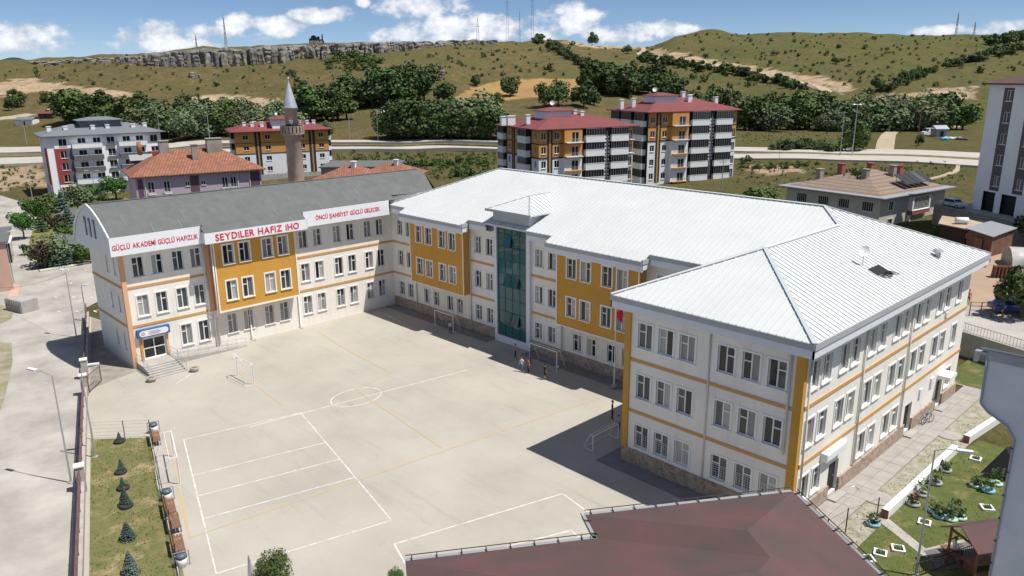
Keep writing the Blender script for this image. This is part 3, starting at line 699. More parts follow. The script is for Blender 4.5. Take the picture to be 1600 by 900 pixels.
# roof furniture: dish, hatch hole, vent
zr = lambda x: EZ + .445*(58.65-x)
hx, hy = at_z(1372, 414, 14.2)[:2]
ht = MB(); ht.slab([(hx-.3, hy-.9, zr(hx-.3)+.06), (hx+.45, hy-.9, zr(hx+.45)+.06), (hx+.45, hy+.9, zr(hx+.45)+.06), (hx-.3, hy+.9, zr(hx-.3)+.06)], .03)
ho = ht.build('roof_hatch', X['black'], school)
hr_ = MB()
for i in range(9): hr_.beam((hx+.45+.1*rw.random(), hy-.8+i*.2, zr(hx+.5)+.1), (hx+.7+.4*rw.random(), hy-.6+i*.25, zr(hx+.9)+.08), .12, .04)
hr_.build('torn_felt', X['metal_dark'], ho)
vp = at_z(1468, 378, 14.6); vv = MB(); vv.tube([(vp[0], vp[1], zr(vp[0])), (vp[0], vp[1], zr(vp[0])+.45)], .22); vv.tube([(vp[0], vp[1], zr(vp[0])+.45), (vp[0], vp[1], zr(vp[0])+.62)], [.42, .3])
vv.build('roof_vent', X['galv'], school)
def dish(name, label, loc, size, az_, mast, group=None):
    t = thing(name, label, 'satellite dish', loc, az_, group)
    MB().tube([(0, 0, 0), (0, 0, mast)], .03*max(1, size)).build('mast', X['galv'], t)
    b = MB(); n = 18; R_ = size/2; rings = 4; b.v.append((0, -.06*size, mast))
    for i in range(1, rings+1):
        r = R_*i/rings
        for k in range(n): a = 2*math.pi*k/n; b.v.append((r*math.cos(a), -.06*size - .28*size*(r/R_)**2*.5+.0*r, mast+r*math.sin(a)*1.05 + 0))
    for k in range(n): b.f.append((0, 1+k, 1+(k+1) % n)); b.mi.append(0)
    for i in range(rings-1):
        for k in range(n): b.f.append((1+i*n+k, 1+(i+1)*n+k, 1+(i+1)*n+(k+1) % n, 1+i*n+(k+1) % n)); b.mi.append(0)
    o = b.build('reflector', X['white_paint'], t, True); o.rotation_euler = (math.radians(-28), 0, 0); o.location = (0, mast*math.sin(math.radians(-28))*-1*0, 0)
    o.location = (0, -mast*math.sin(math.radians(28))*1.0, mast*(1-math.cos(math.radians(28))))
    MB().beam((0, -.05, mast-.05), (0, -.55*size, mast+.1), .03, .03).build('feed_arm', X['galv'], t)
    return t
dp = at_z(1348, 412, 14.3)
dish('satellite_dish', 'white satellite dish on a thin mast beside the dark hole in the white roof', (dp[0], dp[1], zr(dp[0])), .72, math.radians(35), 1.0)
# downpipes
def pipe(pts, parent=school): MB().tube(pts, .07, 6).build('downpipe', X['pipe'], parent, True)
pipe([(14.5, -.1, 11.7), (14.5, -.1, .3)]); pipe([(4.6, -.1, 3.9), (4.6, -.1, .3)]); pipe([(28.0, -.12, 4.0), (28.0, -.12, .3)])
for y in (-2.95, 5.35): pipe([(U2+.1, y, 11.7), (U2+.1, y, .3)])
pipe([(U2+.2, -11.2, 11.7), (U2+.2, -11.2, .3)]); pipe([(U2-.75, -DW-.1, 11.6), (U2-.75, -DW-.1, 5.0)]); pipe([(51.55, -DW-.04, 11.7), (51.55, -DW-.04, 1.2)])

# ------------------------------------------------------------------ grey roofed classroom wing on the left
annex = thing('school_wing', 'three storey cream school wing with curved grey shingle roof and lettered white banners', 'school', (0, 0, 0))
ab = MB(); wl = []
LY = lambda y: y+LW
for k, s in enumerate((-12.42, -10.66, -8.13, -6.36, -3.98, -2.3)):
    for j, (a, e) in enumerate(((1.42, 3.45), (5.2, 7.2), (9.02, 10.92))): wl.append((LY(s), 1.0, a, e, alt(k), j == 0))
for k, s in enumerate((-29.9, -28.13, -26.13, -24.36)):
    for j, (a, e) in enumerate(((1.15, 3.3), (5.05, 7.1), (8.95, 10.88))):
        if j == 0 and k < 2: continue
        wl.append((LY(s), 1.02, a, e, alt(k), False))
for k, s in enumerate((-21.3, -19.53, -17.1, -15.35)): wl.append((LY(s), 1.0, 1.3, 3.35, alt(k), k > 1))
DOOR = (LY(-29.95), LY(-27.75), .62, 2.75)
AD = 9.3
wins_on(annex, ab, (0, -LW, 0), (0, 1, 0), LW, 0, 11.6, wl, [DOOR])
ew = [(AD-4.15+0*0, .55, a, e, 'x', False) for a, e in ((5.4, 7.1), (9.05, 10.8), (1.5, 3.2))] + [(AD-1.95, .55, a, e, 'x', False) for a, e in ((5.4, 7.1), (9.05, 10.8), (1.5, 3.2))]
wins_on(annex, ab, (-AD, -LW, 0), (1, 0, 0), AD, 0, 11.6, ew)
wall(ab, (0, 7.5, 0), (-1, 0, 0), AD, 0, 13.0, []); wall(ab, (-AD, 7.5, 0), (0, -1, 0), LW+7.5, 0, 11.6, []); wall(ab, (-.02, 0, 0), (0, 1, 0), 7.5, 11.0, 13.4, [])
ab.build('wall', X['wall'], annex)
def bandA(x0, x1, y0, y1, z, m_='orange_band'): MB().box(x0, x1, y0, y1, z-.11, z+.11).build('string_course', X[m_], annex)
for z in (ZA, ZB):
    bandA(.003, .06, -LW+.3, -22.45, z); bandA(.003, .06, -13.45, -.07, z); bandA(-AD, -.22, -LW-.06, -LW-.003, z)
MB().box(-.2, .14, -LW-.13, -LW-.003, .0, 11.5).build('corner_column', X['peach'], annex)
MB().box(.003, .14, -LW-.002, -LW+.28, .0, 11.5).build('corner_column', X['peach'], annex)
MB().box(.003, .12, -22.95, -22.55, 4.3, 11.5).build('corner_column', X['peach'], annex)
def bayA(y0, y1, starts):
    bb = MB(); wl = [(s-y0, 1.06, a, e, alt(k+1), False) for k, s in enumerate(starts) for a, e in ((5.15, 7.2), (8.98, 10.95))]
    wall(bb, (1.1, y0, 0), (0, 1, 0), y1-y0, 4.1, 11.6, [(q[0], q[0]+q[1], q[2], q[3]) for q in wl])
    wall(bb, (0, y0, 0), (1, 0, 0), 1.1, 4.1, 11.6, []); wall(bb, (1.1, y1, 0), (-1, 0, 0), 1.1, 4.1, 11.6, [])
    bb.poly([(0, y1, 4.1), (1.1, y1, 4.1), (1.1, y0, 4.1), (0, y0, 4.1)])
    o = bb.build('bay', X['ochre'], annex)
    e = MB(); e.box(1.103, 1.17, y0-.06, y0+.07, 4.0, 11.5); e.box(1.103, 1.17, y1-.07, y1+.06, 4.0, 11.5); e.box(1.103, 1.17, y0+.07, y1-.07, 4.0, 4.16); e.build('bay_trim', X['white_trim'], o)
    for q in wl: window(annex, (1.1, y0, 0), (0, 1, 0), q[0], q[2], q[1], q[3]-q[2], q[4], .15)
bayA(-22.45, -13.5, (-21.5, -19.75, -17.25, -15.45))
for pts in ([(1.2, -22.7, 11.4), (1.2, -22.7, 4.1), (.12, -22.7, 3.4), (.12, -22.7, .4)], [(.14, -13.1, 11.4), (.14, -13.1, .5), (.7, -13.1, .25)], [(.14, -23.2, 11.4), (.14, -23.2, 3.6), (.14, -22.4, 3.0), (.14, -22.4, .4)], [(.14, -18.9, 3.9), (.14, -18.9, .5), (.7, -18.7, .2)]):
    MB().tube(pts, .075, 6).build('downpipe', X['white_trim'], annex, True)
# curved shingle roof
prof = [(1.3, 13.22), (.2, 13.95), (-1.2, 14.78), (-2.7, 15.4), (-4.2, 15.75), (-5.9, 15.35), (-7.6, 14.55), (-9.1, 13.35), (-9.9, 12.2), (-10.2, 11.6)]
ry0, ry1 = -32.0, 7.2
def strip(b, y0, y1, pr, t=.12):
    for i in range(len(pr)-1):
        (xa, za), (xb, zb) = pr[i], pr[i+1]
        b.poly([(xa, y0, za), (xa, y1, za), (xb, y1, zb), (xb, y0, zb)])
        b.poly([(xa, y1, za-t), (xa, y0, za-t), (xb, y0, zb-t), (xb, y1, zb-t)])
rb = MB(); strip(rb, ry0, 7.2, prof[3:]); strip(rb, ry0, -.3, prof[:4])
rb.poly([(-2.7, -.3, 15.4), (-2.7, 7.2, 15.4), (-.4, 7.0, 13.2), (.6, -.3, 13.68)]); rb.poly([(-4.2, 7.2, 15.75), (-10.2, 7.6, 11.6), (-.4, 7.6, 13.0), (-2.7, 7.2, 15.4)])
ro = rb.build('roof', X['shingle'], annex)
bx_ = MB().slab([(2.3, -23.6, 12.56), (2.3, -12.6, 12.56), (1.25, -12.6, 13.24), (1.25, -23.6, 13.24)], .1).build('bay_roof', X['shingle'], annex)
lines = MB()
for _ in range(22):
    y = rw.uniform(-31, -1); i = rw.choice((0, 1, 2, 3)); (xa, za), (xb, zb) = prof[i], prof[i+1]; lines.beam((xa, y, za+.01), (xb, y+.02, zb+.01), .05, .03, (0, 1, 0))
lines.build('shingle_lap', X['metal_grey'], ro)['kind'] = 'stuff'
MB().beam((-4.2, -32, 15.78), (-4.2, 7.2, 15.78), .35, .05).build('ridge_cap', X['shingle'], ro)
# gable end with three slits, white verge board
gb = MB(); gp = [(x, -31.85, z-.1) for x, z in prof] + [(-9.0, -31.85, 11.2), (1.2, -31.85, 11.45)]
gb.poly(list(reversed(gp))); gb.poly([(1.2, -31.85, 11.45), (-9.0, -31.85, 11.2), (-9.0, -LW, 11.2), (1.2, -LW, 11.45)]); gb.poly([(-9.0, -31.85, 11.2), (-10.2, -31.85, 11.5), (-10.2, -LW, 11.5), (-9.0, -LW, 11.2)])
gb.build('gable', X['fascia_white'], annex)
vb = MB()
for i in range(len(prof)-1): vb.beam((prof[i][0], -31.95, prof[i][1]-.02), (prof[i+1][0], -31.95, prof[i+1][1]-.02), .12, .2)
vb.build('verge_board', X['white_trim'], annex)
for x in (-5.7, -4.35, -3.0):
    s_ = MB().box(x-.28, x+.28, -31.9, -31.856, 12.6, 14.4).build('gable_slit', X['blue_sign'], annex); MB().box(x-.2, x+.2, -31.93, -31.905, 12.7, 14.3).build('pane', X['pane_mid'], s_)
# banners with lettering
def text_mesh(name, body, size, m_, bold=.0):
    cu = bpy.data.curves.new(name, 'FONT'); cu.body = body; cu.size = size; cu.offset = bold; cu.extrude = .012; cu.resolution_u = 3; cu.space_character = 1.12
    tmp = bpy.data.objects.new(name, cu); COL.objects.link(tmp); dg = bpy.context.evaluated_depsgraph_get(); me = bpy.data.meshes.new_from_object(tmp.evaluated_get(dg)); bpy.data.objects.remove(tmp)
    me.materials.clear(); me.materials.append(m_); return me
def letters(body, m_, bold, gap=.10, space=.34):
    """one mesh of a line of capitals, set letter by letter; cap height .70"""
    V, Fs = [], []; x = 0.0; cache = {}
    for ch in body:
        if ch == ' ': x += space; continue
        if ch not in cache:
            me = text_mesh('glyph', 'I' if ch == 'İ' else ch, 1.0, m_, bold); cache[ch] = (np.array([q.co[:] for q in me.vertices]), [tuple(p.vertices) for p in me.polygons]); bpy.data.meshes.remove(me)
        v, fs = cache[ch]; a, c_ = v[:, 0].min(), v[:, 0].max(); b0 = len(V); V += [(p[0]-a+x, p[1], p[2]) for p in v]; Fs += [tuple(b0+i for i in f_) for f_ in fs]
        if ch == 'İ':
            b0 = len(V); h = (c_-a)/2; cx = x+h; V += [(cx-h, .79, .012), (cx+h, .79, .012), (cx+h, .79+2*h, .012), (cx-h, .79+2*h, .012)]; Fs.append((b0, b0+1, b0+2, b0+3))
        x += (c_-a)+gap
    me = bpy.data.meshes.new('lettering'); me.from_pydata(V, [], Fs); me.materials.append(m_); return me
def lettering(parent, body, xface, y0, y1, zmid, hcap, m_, bold):
    me = letters(body, m_, bold); v = np.array([q.co[:] for q in me.vertices]); w0 = v[:, 0].max()-v[:, 0].min()
    capz = .70; sx = (y1-y0)/w0; sy = hcap/capz
    o = inst('lettering', me, parent); o.matrix_local = Matrix(((0, 0, 1, xface), (sx, 0, 0, y0-v[:, 0].min()*sx), (0, sy, 0, zmid-hcap/2), (0, 0, 0, 1)))
    return o
for (x, y0, y1, z0, z1, body, ty0, ty1, zm, hc, bo) in ((1.32, -31.98, -23.5, 11.5, 13.24, 'GÜÇLÜ AKADEMİ GÜÇLÜ HAFIZLIK', -31.8, -23.9, 12.30, .46, .012), (2.32, -23.66, -12.56, 11.55, 12.6, 'SEYDiLER HAFIZ iHO', -22.6, -13.5, 12.08, .66, .022), (1.32, -12.4, -1.2, 11.55, 13.24, 'ÖNCÜ ŞAHSİYET GÜÇLÜ GELECEK', -10.9, -2.5, 12.42, .46, .012)):
    bn = MB().box(x-.06, x, y0, y1, z0, z1).build('banner', X['banner'], annex)
    lettering(bn, body, x+.015, ty0, ty1, zm, hc, X['red_letter'], bo)
rt = MB()
for y in (-23.48, -12.48): rt.box(1.28, 2.3, y-.05, y+.05, 11.6, 12.62)
rt.box(.02, 1.25, -31.8, -23.7, 11.45, 11.5); rt.box(.02, 1.25, -12.4, -1.2, 11.45, 11.5); rt.box(1.12, 2.25, -23.5, -12.6, 11.5, 11.56)
rt.build('banner_return', X['fascia_white'], annex)
MB().box(1.34, 1.4, -23.52, -23.44, 12.6, 13.35).build('lap_post', X['metal_dark'], annex)
# entrance: double door, sign, steps, ramp, rails
dd = MB(); y0, y1 = -29.95, -27.75
for a, c in ((y0, y0+.12), (-28.9, -28.8), (y1-.12, y1)): dd.box(-.2, -.1, a, c, .62, 2.75)
dd.box(-.2, -.1, y0+.12, -28.9, 1.65, 1.75); dd.box(-.2, -.1, -28.8, y1-.12, 1.65, 1.75); dd.box(-.2, -.1, y0+.12, -28.9, 2.63, 2.75); dd.box(-.2, -.1, -28.8, y1-.12, 2.63, 2.75); dd.box(-.2, -.1, y0+.12, -28.9, .62, .74); dd.box(-.2, -.1, -28.8, y1-.12, .62, .74)
do = dd.build('entrance_door', X['white_trim'], annex)
for a, c in ((y0+.12, -28.9), (-28.8, y1-.12)):
    for z0, z1 in ((.74, 1.65), (1.75, 2.63)): MB().poly([(-.15, a, z0), (-.15, c, z0), (-.15, c, z1), (-.15, a, z1)]).build('pane', X['pane_dark'], do)
MB().box(.003, .1, -30.2, -29.97, .6, 2.9).build('door_jamb', X['ochre'], annex); MB().box(.003, .1, -27.73, -27.5, .6, 2.9).build('door_jamb', X['peach'], annex)
sg = MB().box(.01, .42, -30.4, -27.35, 2.98, 3.78).build('entrance_sign', X['blue_sign'], annex)
pts = []
for k in range(9): a = math.pi/2+math.pi*k/8; pts.append((-29.95+.3*math.cos(a), 3.38+.3*math.sin(a)))
for k in range(9): a = -math.pi/2+math.pi*k/8; pts.append((-27.8+.3*math.cos(a), 3.38+.3*math.sin(a)))
MB().poly([(.435, y, z) for y, z in pts]).build('sign_panel', X['banner'], sg)
MB().poly([(.445, -29.92+.2*math.cos(k*math.pi/8), 3.38+.2*math.sin(k*math.pi/8)) for k in range(16)]).build('sign_emblem', mat('emblem_pink', (.62, .42, .44), .6), sg)
tl_ = MB()
for z, a, c in ((3.52, -29.4, -28.35), (3.42, -29.3, -28.2), (3.32, -29.45, -28.25), (3.22, -29.35, -28.4)): tl_.box(.44, .448, a, c, z-.02, z+.02)
tl_.build('sign_print', mat('print_grey', (.30, .33, .42), .6), sg)
st = thing('entrance_steps', 'grey concrete entrance steps with metal rails below the blue school sign', 'steps', (0, 0, 0))
y0, y1 = -30.75, -27.45
for i in range(6): MB().box(.15, 2.1+.42*i, y0, y1, (.60-.105*i)-.105, .60-.105*i-.001).build('step', X['concrete'], st)
rl_ = MB()
for y in (y0+.05, y1-.05):
    for x, z in ((.3, .6), (2.0, .6), (3.0, .35), (4.1, .08)): rl_.tube([(x, y, z), (x, y, z+.9)], .022, 6)
    for dz in (.5, .9): rl_.tube([(.3, y, .6+dz), (2.0, y, .6+dz), (4.1, y, .08+dz)], .022, 6)
rl_.build('handrail', X['galv'], st)
rp = thing('wheelchair_ramp', 'long grey concrete ramp with galvanised railing along the wing beside the steps', 'ramp')
MB().poly([(.16, -27.4, .6), (1.7, -27.4, .6), (1.7, -20.2, .02), (.16, -20.2, .02)]).poly([(1.7, -27.4, 0), (1.7, -20.2, 0), (1.7, -20.2, .02), (1.7, -27.4, .6)]).poly([(1.7, -27.4, .6), (.16, -27.4, .6), (.16, -27.4, 0), (1.7, -27.4, 0)]).build('ramp_slab', X['concrete'], rp)
rr = MB()
for k in range(8): y = -27.3+k; z = .6-.58*(k/7.2); rr.tube([(1.62, y, z), (1.62, y, z+.9)], .02, 6)
for dz in (.45, .9): rr.tube([(1.62, -27.3, .6+dz), (1.62, -20.3, .03+dz)], .02, 6)
rr.build('railing', X['galv'], rp)
for k, (x, y) in enumerate(((4.6, -31.0), (4.9, -27.1))):
    t = thing('planter_pot', 'round concrete planter pot at the %s foot of the entrance steps' % ('left' if k == 0 else 'right'), 'planter', (x, y, 0))
    MB().lathe([(.28, 0), (.42, .2), (.45, .42), (.38, .45), (.34, .36)], 14).build('pot', X['concrete'], t, True)
    MB().lathe([(.33, .36), (.2, .42), (.05, .44)], 10).build('soil', X['verge'], t)
# ------------------------------------------------------------------ yard, street, fence
FA, FB = np.array([-22.0, -28.9]), np.array([66.0, -54.6])       # line of the boundary wall
FD = (FB-FA)/np.linalg.norm(FB-FA); FN = np.array([FD[1], -FD[0]])   # FN points to the street
if FN[1] > 0: FN = -FN
def fl(s, off=0.0): p = FA + FD*s + FN*off; return (float(p[0]), float(p[1]))
def yard_mat():
    m = mat('yard_concrete', (.42, .393, .342), .95, var=.13, vscale=.12, detail=8, bump=.04, bscale=12); t = m.node_tree; b = t.nodes['Principled BSDF']; base = b.inputs['Base Color'].links[0].from_socket
    geo = nd(t, 'ShaderNodeNewGeometry'); mp = nd(t, 'ShaderNodeMapping'); mp.inputs['Scale'].default_value = (.10, .9, 1); mp.inputs['Rotation'].default_value = (0, 0, math.radians(-28)); t.links.new(geo.outputs['Position'], mp.inputs[0])
    n = nd(t, 'ShaderNodeTexNoise'); n.inputs['Scale'].default_value = 1.0; n.inputs['Detail'].default_value = 9; n.inputs['Roughness'].default_value = .7; t.links.new(mp.outputs[0], n.inputs['Vector'])
    n3 = nd(t, 'ShaderNodeTexNoise'); n3.inputs['Scale'].default_value = .55; n3.inputs['Detail'].default_value = 7; n3.inputs['Roughness'].default_value = .72; t.links.new(geo.outputs['Position'], n3.inputs['Vector'])
    f = math_('ADD', math_('MULTIPLY', smooth(n.outputs[0], .52, .74, t), .32, tree=t), math_('MULTIPLY', smooth(n3.outputs[0], .58, .78, t), .4, tree=t), True, tree=t)
    n4 = nd(t, 'ShaderNodeTexNoise'); n4.inputs['Scale'].default_value = 2.6; n4.inputs['Detail'].default_value = 6; n4.inputs['Roughness'].default_value = .75; t.links.new(geo.outputs['Position'], n4.inputs['Vector'])
    ve = nd(t, 'ShaderNodeTexVoronoi', feature='DISTANCE_TO_EDGE'); ve.inputs['Scale'].default_value = .16; vm = nd(t, 'ShaderNodeVectorMath', operation='ADD'); t.links.new(geo.outputs['Position'], vm.inputs[0]); t.links.new(n3.outputs['Color'], vm.inputs[1]); t.links.new(vm.outputs[0], ve.inputs['Vector'])
    crk = math_('MULTIPLY', math_('SUBTRACT', 1.0, smooth(ve.outputs['Distance'], .002, .009, t), tree=t), smooth(n3.outputs[0], .44, .56, t), tree=t)
    f = math_('ADD', f, math_('ADD', math_('MULTIPLY', smooth(n4.outputs[0], .60, .74, t), .38, tree=t), math_('MULTIPLY', crk, .14, tree=t), tree=t), True, tree=t)
    mi = nd(t, 'ShaderNodeMix', data_type='RGBA'); t.links.new(f, mi.inputs[0]); t.links.new(base, mi.inputs[6]); mi.inputs[7].default_value = (.24, .225, .20, 1); t.links.new(mi.outputs[2], b.inputs['Base Color'])
    return m
X['yard'] = yard_mat()
sheet('courtyard', [fl(0), fl(95), (70, -14), (57.5, -11), (44.8, -11), (44.8, .2), (-.2, .2), (-.2, -30.5), (-9.5, -30.5), (-9.5, -26.5)], 0.0, X['yard'])
sheet('street', [fl(-4, .25), fl(100, .25), fl(100, 26), fl(40, 20), (-20, -62), (-80, -58), (-150, -40), (-150, -14), (-75, -8), (-50, -13), (-30, -24)], -.012, X['street'])
# rough verge on the far side of the street
X['rubble'] = mat('rubble_verge', (.36, .32, .25), .98, col2=(.20, .18, .09), vscale=.7, bump=.5, bscale=3)
vg = [at_z(*p)[:2] for p in ((-60, 530), (18, 536), (20, 565), (8, 620), (-20, 700), (-200, 700))]; sheet('rubble_verge', vg, .03, X['rubble'])
vg = [at_z(*p)[:2] for p in ((-60, 470), (8, 478), (22, 485), (18, 497), (0, 506), (-60, 506))]; sheet('rubble_verge', vg, .03, X['rubble'])
# bare earth beside the wing
X['earth'] = mat('bare_earth', (.30, .27, .235), .98, var=.25, vscale=.8, bump=.3, bscale=5)
sheet('bare_earth', [fl(1.0, -.35), fl(25.5, -.35), (2.0, -34.2), (.9, -31.2), (-9.4, -31.2), (-9.4, -27)], .006, X['earth'])
# dark paved apron in front of the facades
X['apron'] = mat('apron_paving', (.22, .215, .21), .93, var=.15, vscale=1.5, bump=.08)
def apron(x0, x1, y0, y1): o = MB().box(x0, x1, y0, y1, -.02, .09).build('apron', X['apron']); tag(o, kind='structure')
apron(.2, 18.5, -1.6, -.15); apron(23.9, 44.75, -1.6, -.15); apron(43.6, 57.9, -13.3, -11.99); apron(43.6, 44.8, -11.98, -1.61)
# painted court lines
X['line_white'] = mat('line_white', (.68, .66, .62), .85, var=.35, vscale=1.5); X['line_yellow'] = mat('line_yellow', (.56, .40, .17), .85, col2=(.45, .38, .28), vscale=1.2)
def lines(name, segs, w_, m_, z=.005):
    b = MB()
    for k, s in enumerate(segs):
        for p, q in zip(s[:-1], s[1:]):
            p = Vector((*p, 0)); q = Vector((*q, 0)); d = (q-p).normalized(); n = Vector((-d.y, d.x, 0))*w_/2; zz = z+.0006*k
            b.poly([(p.x-n.x, p.y-n.y, zz), (q.x-n.x, q.y-n.y, zz), (q.x+n.x, q.y+n.y, zz), (p.x+n.x, p.y+n.y, zz)])
    tag(b.build(name, m_), kind='structure')
vc = [(18.77, -33.63), (20.73, -24.58), (39.55, -28.64), (37.02, -38.98)]
def lerp2(a, c, t): return (a[0]+(c[0]-a[0])*t, a[1]+(c[1]-a[1])*t)
segs = [[vc[0], vc[1]], [vc[1], vc[2]], [vc[2], vc[3]], [vc[3], vc[0]]]
for t_ in (.335, .50, .665): segs.append([lerp2(vc[0], vc[3], t_), lerp2(vc[1], vc[2], t_)])
lines('court_lines', segs, .085, X['line_white'])
lines('court_lines', [[(43.92, -30.75), (41.79, -30.03), (45.01, -18.44)], [(45.1, -18.5), (48.2, -19.1)], [(46.3, -26.5), (48.32, -21.35), (49.6, -21.6)]], .10, X['line_white'])
lines('court_lines', [[(20.25, -28.9), (23.2, -8.23)]], .09, X['line_white'])
cc = (21.18, -19.4); lines('court_lines', [[(cc[0]+1.75*math.cos(a*math.pi/16), cc[1]+2.35*math.sin(a*math.pi/16)) for a in range(33)]], .09, X['line_white'])
lines('court_lines', [[(2.32, -3.36), (9.25, -4.28)], [(5.2, -27.4), (6.8, -29.6)], [(2.6, -22.2), (5.4, -22.6)]], .09, X['line_white'])
lines('court_lines', [[(18.3, -34.5), (32.41, -38.62), (35.29, -13.88)], [(32.41, -38.62), (26.49, -37.11)], [(35.29, -13.88), (36.42, -4.04)], [(18.01, -24.91), (8.45, -24.2)], [(19.61, -18.51), (34.06, -20.14)], [(8.39, -13.25), (18.65, -13.97), (19.6, -18.5)], [(8.39, -13.25), (2.5, -12.4)]], .11, X['line_yellow'], .011)
# parking bays marked beyond the wing
pk = []
for i in range(5):
    for j in range(3):
        a = at_z(70+28*j+i*5, 398+i*22); pk.append([(a[0], a[1]), (a[0]+.9, a[1]+.15)]); pk.append([(a[0], a[1]), (a[0]-.1, a[1]+.7)])
lines('parking_marks', pk, .16, X['line_white'], .004)

# boundary wall with brown tubular rail
fw = thing('boundary_wall', 'long low boundary wall with brown tubular railing between street and school yard', 'wall', (0, 0, 0))
X['wall_pale'] = mat('wall_pale', (.44, .39, .35), .92, var=.18, vscale=1.2)
def fbox(b, s0, s1, o0, o1, z0, z1):
    P = [fl(s0, o0), fl(s0, o1), fl(s1, o1), fl(s1, o0)]
    if np.cross(np.array(P[1])-np.array(P[0]), np.array(P[2])-np.array(P[1])) < 0: P = P[::-1]
    b.prism(P, z0, z1)
GAPS = [(1, 22.6), (26.5, 91)]
for s0, s1 in GAPS:
    b = MB(); fbox(b, s0, s1, -.17, .17, -.02, .75); b.build('wall_base', X['wall_pale'], fw)
    b = MB(); fbox(b, s0, s1, -.21, .21, .751, .82); b.build('coping', X['wall_pale'], fw)
    r = MB()
    for z in (1.15, 1.45, 1.75): r.tube([(*fl(s0), z), (*fl(s1), z)], .045, 6)
    r.build('rail', X['brown_rail'], fw)
    s = s0+.1
    while s <= s1: 
        MB().tube([(*fl(s), .8), (*fl(s), 1.85)], .05, 6).build('rail_post', X['brown_rail'], fw); s += 2.6
for s in (22.4, 26.8, 45.5, 60, 72): 
    b = MB(); fbox(b, s-.25, s+.25, -.26, .26, -.01, 1.9); b.build('pier', X['wall_pale'], fw); b = MB(); fbox(b, s-.32, s+.32, -.33, .33, 1.9, 2.0); b.build('pier_cap', X['white_trim'], fw)
gt = thing('yard_gate', 'open brown metal gate leaf in the gap of the boundary wall', 'gate', (*fl(26.4, -.3), 0), math.atan2(FD[1], FD[0])+2.75)
b = MB(); b.beam((0, 0, .15), (2.6, 0, .15), .05, .05); b.beam((0, 0, 1.6), (2.6, 0, 1.6), .05, .05); b.tube([(0, 0, 0), (0, 0, 1.7)], .05, 6); b.tube([(2.6, 0, .1), (2.6, 0, 1.65)], .04, 6); b.build('gate_frame', X['brown_rail'], gt)
for k in range(9): MB().tube([(.28*k+.2, 0, .15), (.28*k+.2, 0, 1.6)], .015, 5).build('bar', X['brown_rail'], gt)

# grass strip with young spruces
def lawn_mat(name, g1, g2, dry, amt):
    m = mat(name, g1, .97, col2=g2, vscale=1.3, bump=.6, bscale=14); t = m.node_tree; b = t.nodes['Principled BSDF']; base = b.inputs['Base Color'].links[0].from_socket
    geo = nd(t, 'ShaderNodeNewGeometry'); n = nd(t, 'ShaderNodeTexNoise'); n.inputs['Scale'].default_value = .45; n.inputs['Detail'].default_value = 8; n.inputs['Roughness'].default_value = .7; t.links.new(geo.outputs['Position'], n.inputs['Vector'])
    mi = nd(t, 'ShaderNodeMix', data_type='RGBA'); t.links.new(smooth(n.outputs[0], .62-amt, .82-amt, t), mi.inputs[0]); t.links.new(base, mi.inputs[6]); mi.inputs[7].default_value = (*dry, 1); t.links.new(mi.outputs[2], b.inputs['Base Color']); return m
X['lawn_dry'] = lawn_mat('lawn_dry', (.105, .125, .038), (.19, .17, .068), (.36, .275, .16), .13); X['lawn'] = lawn_mat('lawn', (.062, .092, .022), (.115, .125, .035), (.25, .20, .10), .12)
SG = [fl(37.0, -.45), (16.55, -35.4), (36.4, -40.5), (58, -46.6), fl(82, -.45)]
sheet('grass_strip', SG, .03, X['lawn_dry'])
def tufts(name, poly, n, m_, h=.12, zg=.03, seed=1):
    r = random.Random(seed); xs = [p[0] for p in poly]; ys = [p[1] for p in poly]; b = MB(); k = 0
    while k < n:
        x, y = r.uniform(min(xs), max(xs)), r.uniform(min(ys), max(ys))
        if not bool(in_poly(np.array([x]), np.array([y]), poly)[0]): continue
        k += 1
        if vnoise(np.array([x*.5]), np.array([y*.5]))[0] < -.12: continue
        for _ in range(3):
            a = r.uniform(0, 6.28); hh = h*r.uniform(.5, 1.4); dx, dy = math.cos(a)*.03, math.sin(a)*.03; lx, ly = r.uniform(-.06, .06), r.uniform(-.06, .06)
            b.poly([(x-dx, y-dy, zg), (x+dx, y+dy, zg), (x+lx, y+ly, zg+hh)])
    o = b.build(name, m_); return tag(o, kind='stuff')
X['blade'] = mat('grass_blade', (.12, .145, .045), .9, col2=(.20, .175, .07), vscale=.8); X['blade_lush'] = mat('grass_blade_lush', (.095, .14, .03), .9, col2=(.14, .165, .045), vscale=.8)
tufts('grass', [SG[0], SG[1], SG[2], (46, -43.4), fl(70, -.5)], 2200, X['blade'], .07)
# chain link end of the grass strip and low kerb
cf = thing('wire_fence', 'short wire fence with dark posts closing the top of the grass strip', 'fence')
p0, p1 = np.array(fl(37.0, -.6)), np.array([16.5, -35.3])
for t_ in (0, .55, 1): p = p0+(p1-p0)*t_; MB().tube([(*p, 0), (*p, 1.5)], .035, 6).build('post', X['metal_dark'], cf)
b = MB()
for z in (.3, .6, .9, 1.2, 1.45): b.tube([(*p0, z), (*p1, z)], .008, 4)
b.build('wire', X['metal_grey'], cf)
kb = thing('yard_kerb', 'low dark wire fence line on a kerb between grass strip and courtyard benches', 'fence')
b = MB(); q0, q1 = np.array([16.55, -35.35]), np.array([56, -46.05]); b.beam((*q0, .07), (*q1, .07), .14, .2); b.build('kerb', X['concrete'], kb)
for k in range(17): p = q0+(q1-q0)*k/16; MB().tube([(*p, .1), (*p, .95)], .03, 6).build('post', X['metal_dark'], kb)
b = MB()
for z in (.45, .75, .92): b.tube([(*q0, z), (*q1, z)], .008, 4)
b.build('wire', X['metal_dark'], kb)
BD = (q1-q0)/np.linalg.norm(q1-q0); BA = math.atan2(BD[1], BD[0])
